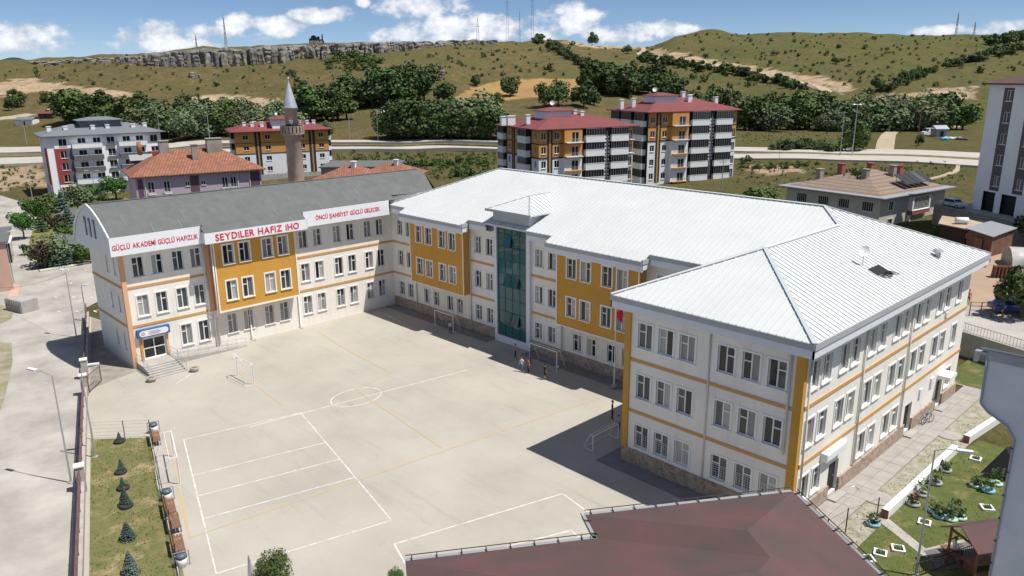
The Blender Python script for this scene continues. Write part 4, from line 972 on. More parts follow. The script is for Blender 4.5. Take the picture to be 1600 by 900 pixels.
# benches (brown slats) and bins along it
def bench(px, py, label):
    p = at_z(px, py); t = thing('bench', label, 'bench', (p[0], p[1], 0), BA+math.pi, 'brown slatted benches along the grass strip')
    for k in range(3): MB().box(-.95, .95, -.26+.19*k, -.10+.19*k, .43, .47).build('slat', X['wood_brown'], t)
    for k in range(2): MB().box(-.95, .95, .33+.03*k, .37+.03*k, .55+.2*k, .72+.2*k).build('slat', X['wood_brown'], t)
    for x in (-.75, .75):
        b = MB(); b.box(x-.03, x+.03, -.28, .32, .38, .428); b.box(x-.03, x+.03, -.26, -.2, 0, .38); b.box(x-.03, x+.03, .26, .329, 0, .9); b.build('leg', X['metal_dark'], t)
    return t
bench(245, 690, 'brown slatted bench at the top of the row behind the near goal'); bench(268, 800, 'brown slatted bench beside the white bin below the near goal'); bench(275, 823, 'brown slatted bench directly below another, nearest the yellow court corner'); bench(281, 858, 'brown slatted bench lowest in the row, next to the bottom bin')
X['lid_dark'] = mat('lid_dark', (.10, .13, .16), .4)
def recycle_bin(px, py, label):
    p = at_z(px, py); t = thing('litter_bin', label, 'bin', (p[0], p[1], 0), BA, 'white and dark litter bins between the benches')
    MB().lathe([(.26, 0), (.30, .35), (.33, .62), (.28, .62)], 12).build('bucket', X['white_paint'], t, True)
    MB().lathe([(.34, .621), (.30, .8), (.12, .86)], 12).build('lid', X['lid_dark'], t, True)
    for s_ in (-1, 1): MB().tube([(.0, .42*s_, 0), (0, .42*s_, .95)], .03, 6).build('post', X['metal_grey'], t)
    MB().tube([(0, -.42, .95), (0, .42, .95)], .03, 6).build('hanger', X['metal_grey'], t)
recycle_bin(241, 676, 'white litter bin with dark lid at the top end of the bench row'); recycle_bin(262, 782, 'white litter bin with dark lid between near goal and lower benches'); recycle_bin(285, 885, 'white litter bin with dark lid at the bottom of the bench row')

# goals
X['goal_white'] = mat('goal_white', (.74, .74, .73), .5); X['net'] = mat('goal_net', (.66, .66, .64), .8)
def goal(p, ang, wdt, hgt, dep, label, net=True, fallen=False):
    t = thing('goal', label, 'goal', (p[0], p[1], 0), ang, 'small football goals in the school yard')
    h = wdt/2
    for x in (-h, h): MB().tube([(x, 0, 0), (x, 0, hgt)], .05, 8).build('post', X['goal_white'], t)
    MB().tube([(-h, 0, hgt), (h, 0, hgt)], .05, 8).build('crossbar', X['goal_white'], t)
    b = MB()
    for x in (-h, h): b.tube([(x, 0, hgt), (x, dep*.35, hgt), (x, dep, .03), (x, 0, .03)], .028, 6)
    b.tube([(-h, dep, .03), (h, dep, .03)], .028, 6); b.tube([(-h, dep*.35, hgt), (h, dep*.35, hgt)], .022, 6); b.build('back_frame', X['goal_white'], t)
    if net:
        n = MB()
        for k in range(1, 12): x = -h+wdt*k/12; n.tube([(x, dep*.35, hgt), (x, dep, .03)], .003, 3, False)
        for k in range(1, 8): f = k/8; n.tube([(-h, dep*(.35+.65*f), hgt*(1-f)), (h, dep*(.35+.65*f), hgt*(1-f))], .003, 3, False)
        n.build('net', X['net'], t)
    return t
ga = at_z(365, 590); gb_ = at_z(397, 605); gm = (ga+gb_)/2
goal((10.6, -24.6), math.radians(3), 3.0, 2.0, -1.0, 'white framed goal standing alone on the concrete near the entrance steps', net=False)
g1, g2 = at_z(270, 703), at_z(285, 770); gg = (g1+g2)/2
goal((gg[0], gg[1]), math.atan2(g2[1]-g1[1], g2[0]-g1[0])+math.pi, 4.6, 2.1, 1.4, 'large white goal beside the grass strip in front of the benches')
goal((12.0, -2.0), 0, 3.2, 1.9, 1.1, 'white goal in the shade under the left ochre bay'); goal((27.9, -2.6), 0, 3.6, 2.05, 1.3, 'white goal in the shade right of the glass tower')
goal((42.5, -10.9), math.pi/2, 3.0, 1.25, .9, 'low white goal beside the yard side of the right wing', net=False)
MB().lathe([(.02, 0), (.1, .05), (.13, .13), (.1, .21), (.02, .26)], 12).build('football', X['goal_white'], None, True, (29.2, -1.9, .12)); tag(bpy.data.objects['football'], 'pale football lying in the goal right of the glass tower', 'ball')

# people
SKIN = mat('skin', (.42, .25, .17), .6); HAIR = mat('hair_dark', (.02, .015, .012), .7)
def cloth(c): return mat('cloth', c, .85, var=.12, vscale=6)
def person(loc, face, H, shirt, pants, label, pose='stand', shorts=False, shoe=(.04, .04, .04)):
    s = H/1.7; V = []; Ed = []; R_ = []
    def v(x, y, z, r): V.append((x*s, y*s, z*s)); R_.append(r*s); return len(V)-1
    def chain(a, *pts):
        for p in pts: i = v(*p); Ed.append((a, i)); a = i
        return a
    hz = .90 if pose != 'sit' else .46
    pel = v(0, 0, hz, .115); ch = chain(pel, (0, .005, hz+.22, .118), (0, .01, hz+.42, .135)); nk = chain(ch, (0, .0, hz+.55, .055), (0, -.015, hz+.62, .052))
    hd = chain(nk, (0, -.03, hz+.70, .088), (0, -.02, hz+.78, .092)); chain(hd, (0, -.01, hz+.84, .055)); 
    st_ = .0 if pose == 'stand' else .14
    hands = []
    for k, sd_ in enumerate((-1, 1)):
        if pose == 'sit': chain(pel, (sd_*.09, -.06, hz, .085), (sd_*.11, -.42, hz+.02, .06), (sd_*.11, -.44, .10, .04), (sd_*.11, -.46, .04, .04), (sd_*.11, -.58, .03, .032))
        else:
            o = st_*sd_; chain(pel, (sd_*.09, 0, hz-.06, .088), (sd_*.10, -.02-o*.5, .48, .060), (sd_*.10, -o+.03, .09, .042), (sd_*.10, -o+.01, .045, .042), (sd_*.11, -o-.12, .03, .034))
        if pose == 'sit': a = chain(ch, (sd_*.17, .0, hz+.47, .055), (sd_*.22, -.10, hz+.22, .042), (sd_*.12, -.36, hz+.24, .030), (sd_*.10, -.42, hz+.25, .026))
        else: a = chain(ch, (sd_*.17, .0, hz+.46, .056), (sd_*.225, .01+st_*sd_*.5, hz+.20, .042), (sd_*.235, -.06+st_*sd_, hz-.03, .031), (sd_*.235, -.075+st_*sd_, hz-.10, .028))
        hands.append((V[a], sd_))
    me = bpy.data.meshes.new('person'); me.from_pydata(V, Ed, []); tmp = bpy.data.objects.new('tmp', me); COL.objects.link(tmp)
    md = tmp.modifiers.new('s', 'SKIN'); md.use_smooth_shade = True
    for i, sv in enumerate(me.skin_vertices[0].data): sv.radius = (R_[i], R_[i]*(.78 if i in (0, 1, 2) else 1)); sv.use_root = (i == 0)
    ss = tmp.modifiers.new('u', 'SUBSURF'); ss.levels = 1; ss.render_levels = 1
    dg = bpy.context.evaluated_depsgraph_get(); bm_ = bpy.data.meshes.new_from_object(tmp.evaluated_get(dg)); bpy.data.objects.remove(tmp)
    vs_ = [tuple(q.co) for q in bm_.vertices]; fs = [tuple(p.vertices) for p in bm_.polygons]; b = MB(); b.v = vs_; b.f = fs
    for f in fs:
        c = np.mean([vs_[i] for i in f], axis=0)/s; ax_ = abs(c[0])
        if c[2] > hz+.56: k = 0
        elif c[2] > hz+.02 and (ax_ < .2 or c[2] > hz+.24): k = 1
        elif (ax_ > .185 and c[2] > hz-.2 and pose != 'sit') or (pose == 'sit' and c[2] > hz+.15 and c[1] < -.12): k = 0
        elif c[2] < .075: k = 3
        elif shorts and c[2] < .5 and pose != 'sit': k = 0
        else: k = 2
        b.mi.append(k)
    b.m = 0
    for hp, sd_ in hands:   # fingers
        hp = Vector(hp); dn = Vector((0, -.2, -1)).normalized() if pose != 'sit' else Vector((0, -1, -.1))
        for i in range(4): o = Vector(((0, (i-1.5)*.018*s, 0) if pose != 'sit' else ((i-1.5)*.018*s, 0, 0))); L_ = (.075, .085, .08, .065)[i]*s; b.tube([hp+o, hp+o+dn*L_*.55, hp+o+dn*L_+Vector((-sd_*.012*s, 0, 0))], [.010*s, .009*s, .007*s], 5)
        b.tube([hp+Vector((0, -.02*s, .02*s)), hp+Vector((-sd_*.02*s, -.045*s, -.01*s)), hp+Vector((-sd_*.02*s, -.05*s, -.04*s))], [.011*s, .010*s, .008*s], 5)
    o = b.build('person', [SKIN, cloth(shirt), cloth(pants), cloth(shoe)], None, True, loc, face); tag(o, label, 'person')
    h = MB(); h.lathe([(.088*s, -.02*s), (.102*s, .03*s), (.092*s, .085*s), (.05*s, .118*s), (.01*s, .125*s)], 12, (0, .012*s, (hz+.755)*s)); h.build('hair', HAIR, o, True)
    n = MB(); n.lathe([(.014*s, 0), (.008*s, .03*s)], 6, (0, -.118*s, (hz+.715)*s)); n.build('nose', SKIN, o)
    return o
person((24.09, -2.65, 0), 2.6, 1.45, (.35, .27, .26), (.03, .03, .05), 'child in pale top and dark trousers standing in shade before the glass tower', 'walk')
person((26.2, -2.6, 0), -.4, 1.5, (.03, .10, .35), (.025, .03, .05), 'child in blue top beside the goal near the glass tower')
person((27.25, -4.85, 0), .3, 1.52, (.72, .72, .74), (.10, .18, .30), 'child in white shirt and blue jeans at the edge of the shade', 'walk')
person((27.95, -4.65, 0), -.3, 1.46, (.55, .08, .12), (.02, .02, .025), 'child in red shirt and black trousers next to the white shirt')
person((30.15, -4.7, 0), 2.8, 1.5, (.02, .02, .022), (.02, .02, .022), 'child all in black standing alone in front of the goal', shorts=True)
person((13.7, -2.5, 0), 1.2, 1.45, (.62, .60, .58), (.03, .03, .04), 'child in white top stepping past the goal under the left ochre bay', 'walk')
person((39.95, -6.95, 0), 2.4, 1.6, (.02, .02, .025), (.018, .018, .02), 'person in black clothes near the corner of the right wing')
person((41.6, -8.2, 0), 1.0, 1.25, (.55, .53, .52), (.04, .05, .09), 'small child in light top beside the low goal at the right wing')
# red parasol-like bag stall by the corner and small yellow sign
tag(MB().box(0, 1.0, 0, .05, .9, 1.35).tube([(.1, .02, 0), (.1, .02, .9)], .03).tube([(.9, .02, 0), (.9, .02, .9)], .03).build('yellow_sign', mat('sign_yellow', (.55, .40, .05), .6), None, False, (38.6, -1.3, .09), .2), 'small yellow board on two legs at the foot of the flagpole', 'sign')
# flag on pole
fp = thing('flagpole', 'tall white flagpole with red flag in front of the right ochre bay', 'flagpole', (36.0, -1.8, .09))
MB().tube([(0, 0, 0), (0, 0, 8.6)], [.06, .035], 8).build('pole', X['white_paint'], fp); MB().lathe([(.3, 0), (.3, .25), (.1, .3)], 10).build('base', X['concrete'], fp)
b = MB(); nx, nz = 10, 10
for i in range(nx+1):
    for j in range(nz+1): u = i/nx; v_ = j/nz; b.v.append((.05+u*.62, .10*math.sin(u*7+v_*2)*u, 8.45-v_*1.75-u*.75*(1-.3*v_)))
for i in range(nx):
    for j in range(nz): k = i*(nz+1)+j; b.f.append((k, k+1, k+nz+2, k+nz+1)); b.mi.append(0)
fo = b.build('flag', X['red_cloth'], fp, True)
cr = MB(); out = [(.12*math.cos(a), .12*math.sin(a)) for a in np.linspace(.7, 2*math.pi-.7, 16)]; inn = [(.035+.095*math.cos(a), .095*math.sin(a)) for a in np.linspace(2*math.pi-.9, .9, 16)]
for k in range(15): o0, o1, i0, i1 = out[k], out[k+1], inn[15-k], inn[14-k]; cr.poly([(.27+q[0], -.13, 7.45+q[1]) for q in (o0, o1, i1, i0)])
cr.poly([(.47+.06*math.cos(a*math.pi/5+.3)*(1 if a % 2 == 0 else .42), -.13, 7.42+.06*math.sin(a*math.pi/5+.3)*(1 if a % 2 == 0 else .42)) for a in range(10)])
cr.build('crescent_and_star', X['white_paint'], fo)

# lamps
def lamp(p, h, arm, ang, label, heads=1, r=.055, z=0.0, group='street lamps'):
    t = thing('street_lamp', label, 'street lamp', (p[0], p[1], z), ang, group)
    MB().tube([(0, 0, 0), (0, 0, h)], [r*1.3, r*.75], 8).build('pole', X['galv'], t); MB().box(-.18, .18, -.18, .18, 0, .08).build('base_plate', X['concrete'], t)
    for k in range(heads):
        s_ = 1 if k == 0 else -1
        MB().tube([(0, 0, h), (s_*arm*.5, 0, h+.18), (s_*arm, 0, h+.2)], r*.55, 6).build('arm', X['galv'], t)
        MB().slab([(s_*arm, -.14, h+.27), (s_*(arm+.75), -.12, h+.30), (s_*(arm+.75), .12, h+.30), (s_*arm, .14, h+.27)], .11).build('lamp_head', X['fascia_white'], t)
    return t
lamp((19.85, -41.9), 8.0, 1.5, math.radians(205), 'grey street lamp with long arm over the street at left, foot by the wall')
lamp((17.0, -39.5), 7.1, .5, math.radians(60), 'grey floodlight pole on the grass strip just inside the boundary wall')
lamp((-14.5, -32.2), 7.3, .3, math.radians(200), 'plain thin pole outside the boundary wall left of the wing', r=.05)
lamp((-20.0, -29.6), 4.2, .25, math.radians(30), 'short dark lamp post behind the left end of the wing', r=.05)
lamp((64.9, -10.9), 7.8, 1.0, math.radians(22), 'grey street lamp with angled arm standing on the right lawn')
lp = at_z(22, 442); lamp((lp[0], lp[1]), 7.0, .6, math.radians(80), 'slim street lamp in the parking area at the far left edge')
# ------------------------------------------------------------------ brown roofed building at the bottom
X['brown_roof'] = mat('brown_shingle', (.078, .062, .061), .93, col2=(.135, .066, .064), vscale=.28, detail=9, bump=.12, bscale=18)
e1 = np.array([.545, .838]); e2 = np.array([.838, -.545]); BO = np.array([54.07, -26.78])
def bp(a, c_, z): p = BO+e1*a+e2*c_; return (float(p[0]), float(p[1]), z)
br = thing('brown_roof_building', 'building under a brown hipped shingle roof in the bottom foreground', 'building', (0, 0, 0))
ez = 6.0; sl = .353
A_, B_ = bp(0, 0, ez), bp(11.33, 0, ez); AP = bp(5.665, 5.665, 8.0); JJ = bp(5.665, 7.695, 8.0); NA = bp(0, 2.03, ez); LC = bp(-9.1, 2.03, ez)
RA = bp(4.33, 9.03, 8.47); LA = bp(-2.1, 9.03, 8.47); RB = bp(11.33, 16.03, ez); LB = bp(-9.1, 16.03, ez)
for pts in ([A_, AP, B_], [A_, NA, JJ, AP], [B_, AP, JJ, RA, RB], [LC, LA, RA, JJ, NA], [LC, LB, LA], [LB, RB, RA, LA]): 
    v = [Vector(p) for p in pts]; n = (v[1]-v[0]).cross(v[2]-v[0]); pts = pts if n.z > 0 else pts[::-1]; MB().slab(pts, .1).build('roof_plane', X['brown_roof'], br)
wl_ = MB(); P = [bp(.7, .7, 0), bp(.7, 2.7, 0), bp(-8.4, 2.7, 0), bp(-8.4, 15.3, 0), bp(10.6, 15.3, 0), bp(10.6, .7, 0)]
area = sum(P[i][0]*P[(i+1) % 6][1]-P[(i+1) % 6][0]*P[i][1] for i in range(6)); P = P if area > 0 else P[::-1]
wl_.prism([(p[0], p[1]) for p in P], 0, 5.85); wl_.build('wall', X['wall'], br)
for p, q in ((LC, NA), (NA, A_), (A_, B_), (B_, RB)):
    p, q = Vector(p), Vector(q); d = (q-p).normalized(); n = d.cross(Vector((0, 0, 1))); mid = Vector(bp(1, 8, 0)); n = n if n.dot((p+q)/2-mid) > 0 else -n; L_ = (q-p).length
    g = MB(); g.beam(p+n*.12-Vector((0, 0, .06)), q+n*.12-Vector((0, 0, .06)), .2, .12); g.build('gutter', X['galv'] if p.x < 60 else X['metal_grey'], br)
    MB().tube([p+n*.26+Vector((0, 0, .12)), q+n*.26+Vector((0, 0, .12))], .025, 6).build('snow_rail', X['metal_dark'], br)
    k = .3
    while k < L_: c_ = p+d*k; MB().beam(c_-n*.1+Vector((0, 0, .02)), c_+n*.27+Vector((0, 0, .12)), .05, .04).build('bracket', X['metal_dark'], br); k += 1.15

# ------------------------------------------------------------------ pale sheet-metal building at the right edge
sb = thing('metal_clad_building', 'tall pale grey sheet metal building cut by the right edge of the picture', 'building', (0, 0, 0))
GY = -16.0; c_lo = at_y(1590, 662, GY); c_hi = at_y(1546, 545, GY); c_sh = at_y(1541, 632, GY)
xl, xu, zt, zm = float(c_lo[0]), float(c_hi[0])-.02, float(c_hi[2]), float(c_sh[2])
X['sheet'] = mat('sheet_metal_pale', (.77, .79, .83), .55, var=.10, vscale=.5)
out = [(xl, 0), (xl, zm-1.25), (xl-.35, zm-.72), (xu+.35, zm-.30), (xu+.04, zm), (xu, zt), (92, zt+.25), (92, 0)]
b = MB(); b.poly([(x, GY, z) for x, z in out[::-1]]); 
back = [(x, GY+4.5, z if z < zt-.1 else z-1.9) for x, z in out]; b.poly(back)
for i in range(len(out)): j = (i+1) % len(out); b.poly([(out[i][0], GY, out[i][1]), (out[j][0], GY, out[j][1]), back[j], back[i]])
b.build('cladding', X['sheet'], sb)
MB().slab([(xu-.25, GY-.22, zt+.10), (92, GY-.22, zt+.35), (92, GY+4.8, zt-1.6), (xu-.25, GY+4.8, zt-1.85)], .08).build('roof_sheet', X['white_metal'], sb)
MB().box(xu-.02, 92, GY-.08, GY-.005, zt-.5, zt-.05).build('fascia', X['fascia_grey'], sb)
tb_ = MB().tube([(x, GY-.04, z) for x, z in [(xl, .2)]+out[1:6]], .055, 6).build('edge_trim', X['fascia_grey'], sb, True)
k = 1.0
while k < zm-1.5: MB().box(xl-.07, xl+.02, GY-.12, GY-.05, k, k+.06).build('trim_screw', X['metal_dark'], tb_); k += 1.15
wlx = MB(); wlx.box(xu-.55, xu-.02, GY+.1, GY+.4, zt-.35, zt-.25); wlx.box(xu-.55, xu-.4, GY+.1, GY+.4, zt-.75, zt-.35); wlx.build('wall_lamp', X['galv'], sb)

# ------------------------------------------------------------------ lawn side
X['paving'] = mat('pale_paving', (.36, .335, .31), .93, var=.15, vscale=1.1, bump=.06)
tag(MB().prism([(57.92, -14), (59.75, -14), (59.75, 20.8), (57.92, 20.8)], -.02, .12).build('end_pavement', X['paving']), kind='structure')
pj = MB()
for y in np.arange(-13, 20.5, 1.6): pj.box(57.95, 59.72, y, y+.03, .121, .126)
pj.box(58.8, 58.83, -13.9, 20.7, .1215, .1265); tag(pj.build('pavement_joint', X['apron']), kind='stuff')
X['gravel'] = mat('gravel_patchy', (.40, .37, .325), .98, col2=(.20, .20, .12), vscale=1.6, detail=9, bump=.5, bscale=9)
sheet('gravel_strip', [(59.76, -16), (61.6, -16), (62.0, 20), (66, 32), (56, 32), (56, 20.9), (59.76, 20.9)], .02, X['gravel'])
LG = [(61.5, -17.5), (80, -17.5), (80, 10), (62.2, 10), (61.5, 5)]; sheet('lawn', LG, .035, X['lawn'])
tufts('grass', [(61.6, -13.5), (70, -13.5), (70, 8), (62.0, 8)], 1500, X['blade_lush'], .06, .03, 3)
sheet('lawn', [(56.0, 21.2), (59.6, 21.2), (60.2, 26.5), (56.0, 30)], .04, X['lawn'])
tufts('grass', [(60.0, -9.5), (61.5, -12), (61.6, 18), (59.9, 15)], 260, X['blade_lush'], .07, .02, 4)
def low_wall(p, q, label):
    t = thing('low_white_wall', label, 'wall', (0, 0, 0)); MB().beam((*p, .3), (*q, .3), .42, .6).build('wall_body', X['white_paint'], t); d = np.array(q)-np.array(p); d = d/np.linalg.norm(d)
    e = np.array(p)-d*.03; MB().beam((*(e-d*.02), .29), (*(e+d*.015), .29), .44, .62).build('end_face', X['wood_brown'], t)
low_wall((61.35, -6.1), (61.5, 6.6), 'long low white painted wall along the near lawn'); low_wall((61.6, 8.9), (62.6, 18.6), 'low white painted wall further back beyond the lawn gap')
# flagstone walk and patio
X['flag'] = mat('flagstone', (.40, .38, .34), .94, var=.2, vscale=1.2)
fpts = [at_z(*p)[:2] for p in ((1376, 818), (1388, 811), (1446, 858), (1512, 842), (1522, 853), (1448, 872), (1440, 868))]; sheet('flagstone_walk', fpts, .05, X['flag'])
X['patio'] = mat('patio_dark', (.16, .15, .15), .9, var=.15, vscale=2)
sheet('patio', [at_z(*p)[:2] for p in ((1443, 862), (1520, 845), (1600, 850), (1600, 880), (1466, 892))], .056, X['patio'])
# gazebo
gz = thing('gazebo', 'small picnic shelter with brown shingle gable roof on the lawn', 'gazebo', (0, 0, 0))
bl = at_z(1474, 822, 2.35); fl_ = at_z(1529, 863, 2.35); dv = (fl_-bl)[:2]; wv = np.linalg.norm(dv); dv = dv/wv; rv = np.array([-dv[1], dv[0]]); rv = rv if rv[0] > 0 else -rv
L_ = 4.2; q3 = lambda s, r_, z: (float(bl[0]+dv[0]*s+rv[0]*r_), float(bl[1]+dv[1]*s+rv[1]*r_), z)
for pts in ([q3(-.1, -.1, 2.3), q3(wv/2, -.1, 3.15), q3(wv/2, L_, 3.15), q3(-.1, L_, 2.3)], [q3(wv/2, -.1, 3.15), q3(wv+.1, -.1, 2.3), q3(wv+.1, L_, 2.3), q3(wv/2, L_, 3.15)]):
    v = [Vector(p) for p in pts]; n = (v[1]-v[0]).cross(v[2]-v[0]); MB().slab(pts if n.z > 0 else pts[::-1], .07).build('roof_plane', X['brown_roof'], gz)
for s in (.3, wv-.3):
    for r_ in (.3, L_-.4): MB().beam(q3(s, r_, 0), q3(s, r_, 2.45), .12, .12).build('post', X['wood_brown'], gz)
MB().beam(q3(.3, .3, 2.3), q3(wv-.3, .3, 2.3), .1, .12).build('tie_beam', X['wood_brown'], gz); MB().beam(q3(.3, .3, 1.6), q3(.9, .3, 2.28), .08, .08).build('brace', X['wood_brown'], gz)
tbp = q3(wv*.5, 1.6, 0); tt = thing('picnic_table', 'dark picnic table under the brown shelter roof', 'table', tbp, math.atan2(rv[1], rv[0]))
MB().box(-.9, .9, -.4, .4, .70, .75).build('table_top', X['wood_brown'], tt)
for x in (-.7, .7): MB().box(x-.05, x+.05, -.35, .35, 0, .70).build('leg', X['wood_brown'], tt)
for y, nm in ((-.75, 'near'), (.75, 'far')):
    bt = thing('picnic_bench', 'wooden bench on the %s side of the picnic table' % nm, 'bench', tbp, math.atan2(rv[1], rv[0])); MB().box(-.9, .9, y-.15, y+.15, .42, .46).build('seat', X['wood_brown'], bt)
    for x in (-.7, .7): MB().box(x-.04, x+.04, y-.12, y+.12, 0, .42).build('leg', X['wood_brown'], bt)
sp_ = at_z(1483, 870); person((sp_[0]+.15, sp_[1]+.2, 0), math.atan2(rv[1], rv[0])+math.pi/2, 1.7, (.72, .73, .76), (.03, .035, .06), 'person in white shirt sitting under the picnic shelter', 'sit')
sbn = thing('stone_bench', 'low bench under the person in the white shirt', 'bench', (sp_[0]+.15, sp_[1]+.2, 0), math.atan2(rv[1], rv[0])+math.pi/2); MB().box(-.7, .7, -.1, .35, .30, .36).build('seat', X['wood_brown'], sbn)
for x in (-.55, .55): MB().box(x-.05, x+.05, -.05, .3, 0, .30).build('leg', X['concrete'], sbn)
# dark awning in the back corner of the lawn
da = thing('dark_awning', 'black fabric awning at the far corner of the lawn', 'awning', (0, 0, 0))
p = [at_z(1532, 738, .4), at_z(1572, 700, 2.2), at_z(1600, 690, 2.2), at_z(1600, 750, .4)]
v = [Vector(q) for q in p]; n = (v[1]-v[0]).cross(v[2]-v[0]); MB().slab([tuple(q) for q in (p if n.z > 0 else p[::-1])], .05).build('canopy', X['black'], da)
for q in (p[1], p[2]): MB().tube([(q[0], q[1], 0), (q[0], q[1], 2.15)], .04, 6).build('post', X['metal_dark'], da)
# tyre planters
def plant_mesh(seed, n, h, r_, c1):
    r = random.Random(seed); b = MB()
    for _ in range(n):
        a = r.uniform(0, 6.28); rr = r_*math.sqrt(r.random()); z = h*r.uniform(.25, 1); x, y = rr*math.cos(a), rr*math.sin(a); s_ = r.uniform(.05, .11)
        d = Vector((r.gauss(0, 1), r.gauss(0, 1), r.gauss(0, .6))).normalized(); e = d.orthogonal().normalized(); c_ = Vector((x, y, z)); b.poly([tuple(c_+e*s_), tuple(c_+d*s_*1.6), tuple(c_-e*s_), tuple(c_-d*s_*.6)])
    return b.mesh('foliage', c1)
X['herb'] = mat('herb_green', (.075, .12, .035), .85, objvar=.25); X['petal'] = mat('petal_red', (.55, .10, .05), .8)
PM = [plant_mesh(i, 90, .6+.25*(i % 3), .38, X['herb']) for i in range(4)]
tyre_c = {'grey': mat('tyre_grey', (.32, .32, .33), .85), 'blue': mat('tyre_blue', (.20, .42, .52), .7), 'mint': mat('tyre_mint', (.42, .60, .50), .7), 'black': mat('tyre_black', (.035, .035, .038), .8), 'white': X['white_paint']}
def tyre(px, py, col_, label, plant=True, k=0, z=.03):
    p = at_z(px, py, z); t = thing('tyre_planter', label, 'planter', (p[0], p[1], z), k*.7, 'painted tyre planters')
    MB().torus((0, 0, .11), .31, .125, 18, 8, .85).build('tyre', tyre_c[col_], t, True); MB().lathe([(.3, .06), (.02, .12)], 10).build('soil', X['verge'], t)
    if plant: inst('foliage', PM[k % 4], t, (0, 0, .1), k*1.3)
for k, (px, py, c_, lb) in enumerate(((1477, 736, 'grey', 'grey tyre planter at the top of the row along the white wall'), (1462, 756, 'grey', 'grey tyre planter with pale plant, second along the white wall'), (1441, 774, 'grey', 'grey tyre planter, third along the white wall'), (1427, 789, 'grey', 'grey tyre planter with red flower at the near end of the white wall'),
        (1525, 760, 'mint', 'pale tyre planter with leafy plant by the dark awning'), (1544, 768, 'blue', 'blue tyre planter with a tall plant near the metal building'), (1556, 757, 'mint', 'mint tyre planter half behind the metal building'),
        (1459, 799, 'mint', 'mint tyre at the left of the ring of planters on the lawn'), (1468, 808, 'blue', 'light blue tyre at the front of the ring on the lawn'), (1490, 801, 'blue', 'light blue tyre at the back of the ring on the lawn'), (1485, 812, 'mint', 'mint tyre at the right front of the ring on the lawn'), (1499, 810, 'mint', 'mint tyre at the far right of the ring on the lawn'),
        (1364, 820, 'blue', 'blue tyre beside the wire fence post by the flagstone walk'))): tyre(px, py, c_, lb, True, k)
for k in range(5):
    p = at_z(1424+k*.5, 780+k*.6, .6); MB().lathe([(.05, 0), (.06, .05), (.02, .08)], 6).build('flower', X['petal'], bpy.data.objects['tyre_planter.003'], False, (.1*k-.2, .1*(k % 2), .55+.05*k))
def frame_bed(px, py, ang, label):
    p = at_z(px, py); t = thing('planting_frame', label, 'planter', (p[0], p[1], .03), ang, 'white framed planting beds on the lawn')
    for a in range(4): o = MB().box(-.36, .36, -.05, .05, 0, .16).build('side', X['white_paint'], t, False, (.31*math.sin(a*math.pi/2), .31*math.cos(a*math.pi/2), .0005*(a % 2)), -a*math.pi/2)
    inst('foliage', PM[2], t, (0, 0, 0), ang, (.5, .5, .3))
for q in ((1375, 867, .3, 'white planting frame nearest the brown roof edge'), (1403, 860, .5, 'white boat-shaped planting frame left of the lamp foot'), (1444, 819, .2, 'white planting frame behind the lamp post'), (1542, 796, .6, 'white planting frame near the metal building'), (1524, 719, .1, 'white planting frame by the dark awning'), (1355, 876, .8, 'white planting frame half hidden by the brown roof')): frame_bed(*q)
# manhole slab, wire fence posts, hose, bicycle
mp_ = at_z(1371, 779); tag(MB().lathe([(.95, 0), (.95, .06), (.9, .08), (.02, .085)], 20).build('manhole_cover', X['paving'], None, False, (mp_[0], mp_[1], .02)), 'round pale concrete manhole slab on the gravel near the lawn', 'manhole')
mp_ = at_z(1483, 681); tag(MB().lathe([(.85, 0), (.85, .05), (.02, .06)], 20).build('manhole_cover', X['paving'], None, False, (mp_[0], mp_[1], .03)), 'round pale concrete slab in the grass between the two white walls', 'manhole')
wf = thing('wire_fence', 'thin wire fence with dark posts between gravel and near lawn', 'fence'); pp = [at_z(1321, 832), at_z(1369, 815), at_z(1290, 850)]
for p in pp: MB().tube([(p[0], p[1], 0), (p[0], p[1], 1.7)], .04, 6).build('post', X['metal_dark'], wf)
MB().tube([(*pp[2][:2], 1.6), (*pp[0][:2], 1.6), (*pp[1][:2], 1.6)], .008, 4).build('wire', X['metal_dark'], wf)
hp = at_z(1328, 768, .13); tag(MB().tube([(hp[0]+.6*math.cos(a*.5)*(1-.03*a), hp[1]+.9*math.sin(a*.5), .14) for a in range(20)], .018, 5).build('hose', X['galv']), 'thin grey hose coiled on the pavement by the end wall', 'hose')
bk = at_z(1443, 660, .12); by = thing('bicycle', 'bicycle leaning by the end wall between two dark doors', 'bicycle', (58.4, float(bk[1]), .12), math.radians(75))
for x in (-.5, .5):
    wv_ = MB().torus((0, 0, 0), .31, .022, 20, 6).build('wheel', X['black'], by, True, (x, 0, .33)); wv_.rotation_euler = (math.pi/2, 0, 0)
    sk = MB()
    for k in range(8): sk.tube([(0, 0, 0), (.3*math.cos(k*.785), .3*math.sin(k*.785), 0)], .005, 3)
    sk.build('spoke', X['galv'], wv_)
fr = MB(); F_ = {'bb': (-.05, 0, .3), 'seat': (-.18, 0, .82), 'head': (.35, 0, .85), 'rear': (-.5, 0, .33), 'front': (.5, 0, .33)}
for a, c_ in (('bb', 'seat'), ('seat', 'head'), ('bb', 'head'), ('bb', 'rear'), ('seat', 'rear'), ('head', 'front')): fr.tube([F_[a], F_[c_]], .022, 6)
fr.build('frame', X['blue_sign'], by); MB().box(-.3, -.06, -.06, .06, .84, .9).build('saddle', X['black'], by); MB().tube([(.35, -.28, .98), (.36, 0, .95), (.35, .28, .98)], .018, 6).build('handlebar', X['galv'], by)
for s_ in (-1, 1): MB().box(-.12, 0, s_*.12-.04, s_*.12+.04, .18+.1*(s_ > 0), .21+.1*(s_ > 0)).build('pedal', X['black'], by)
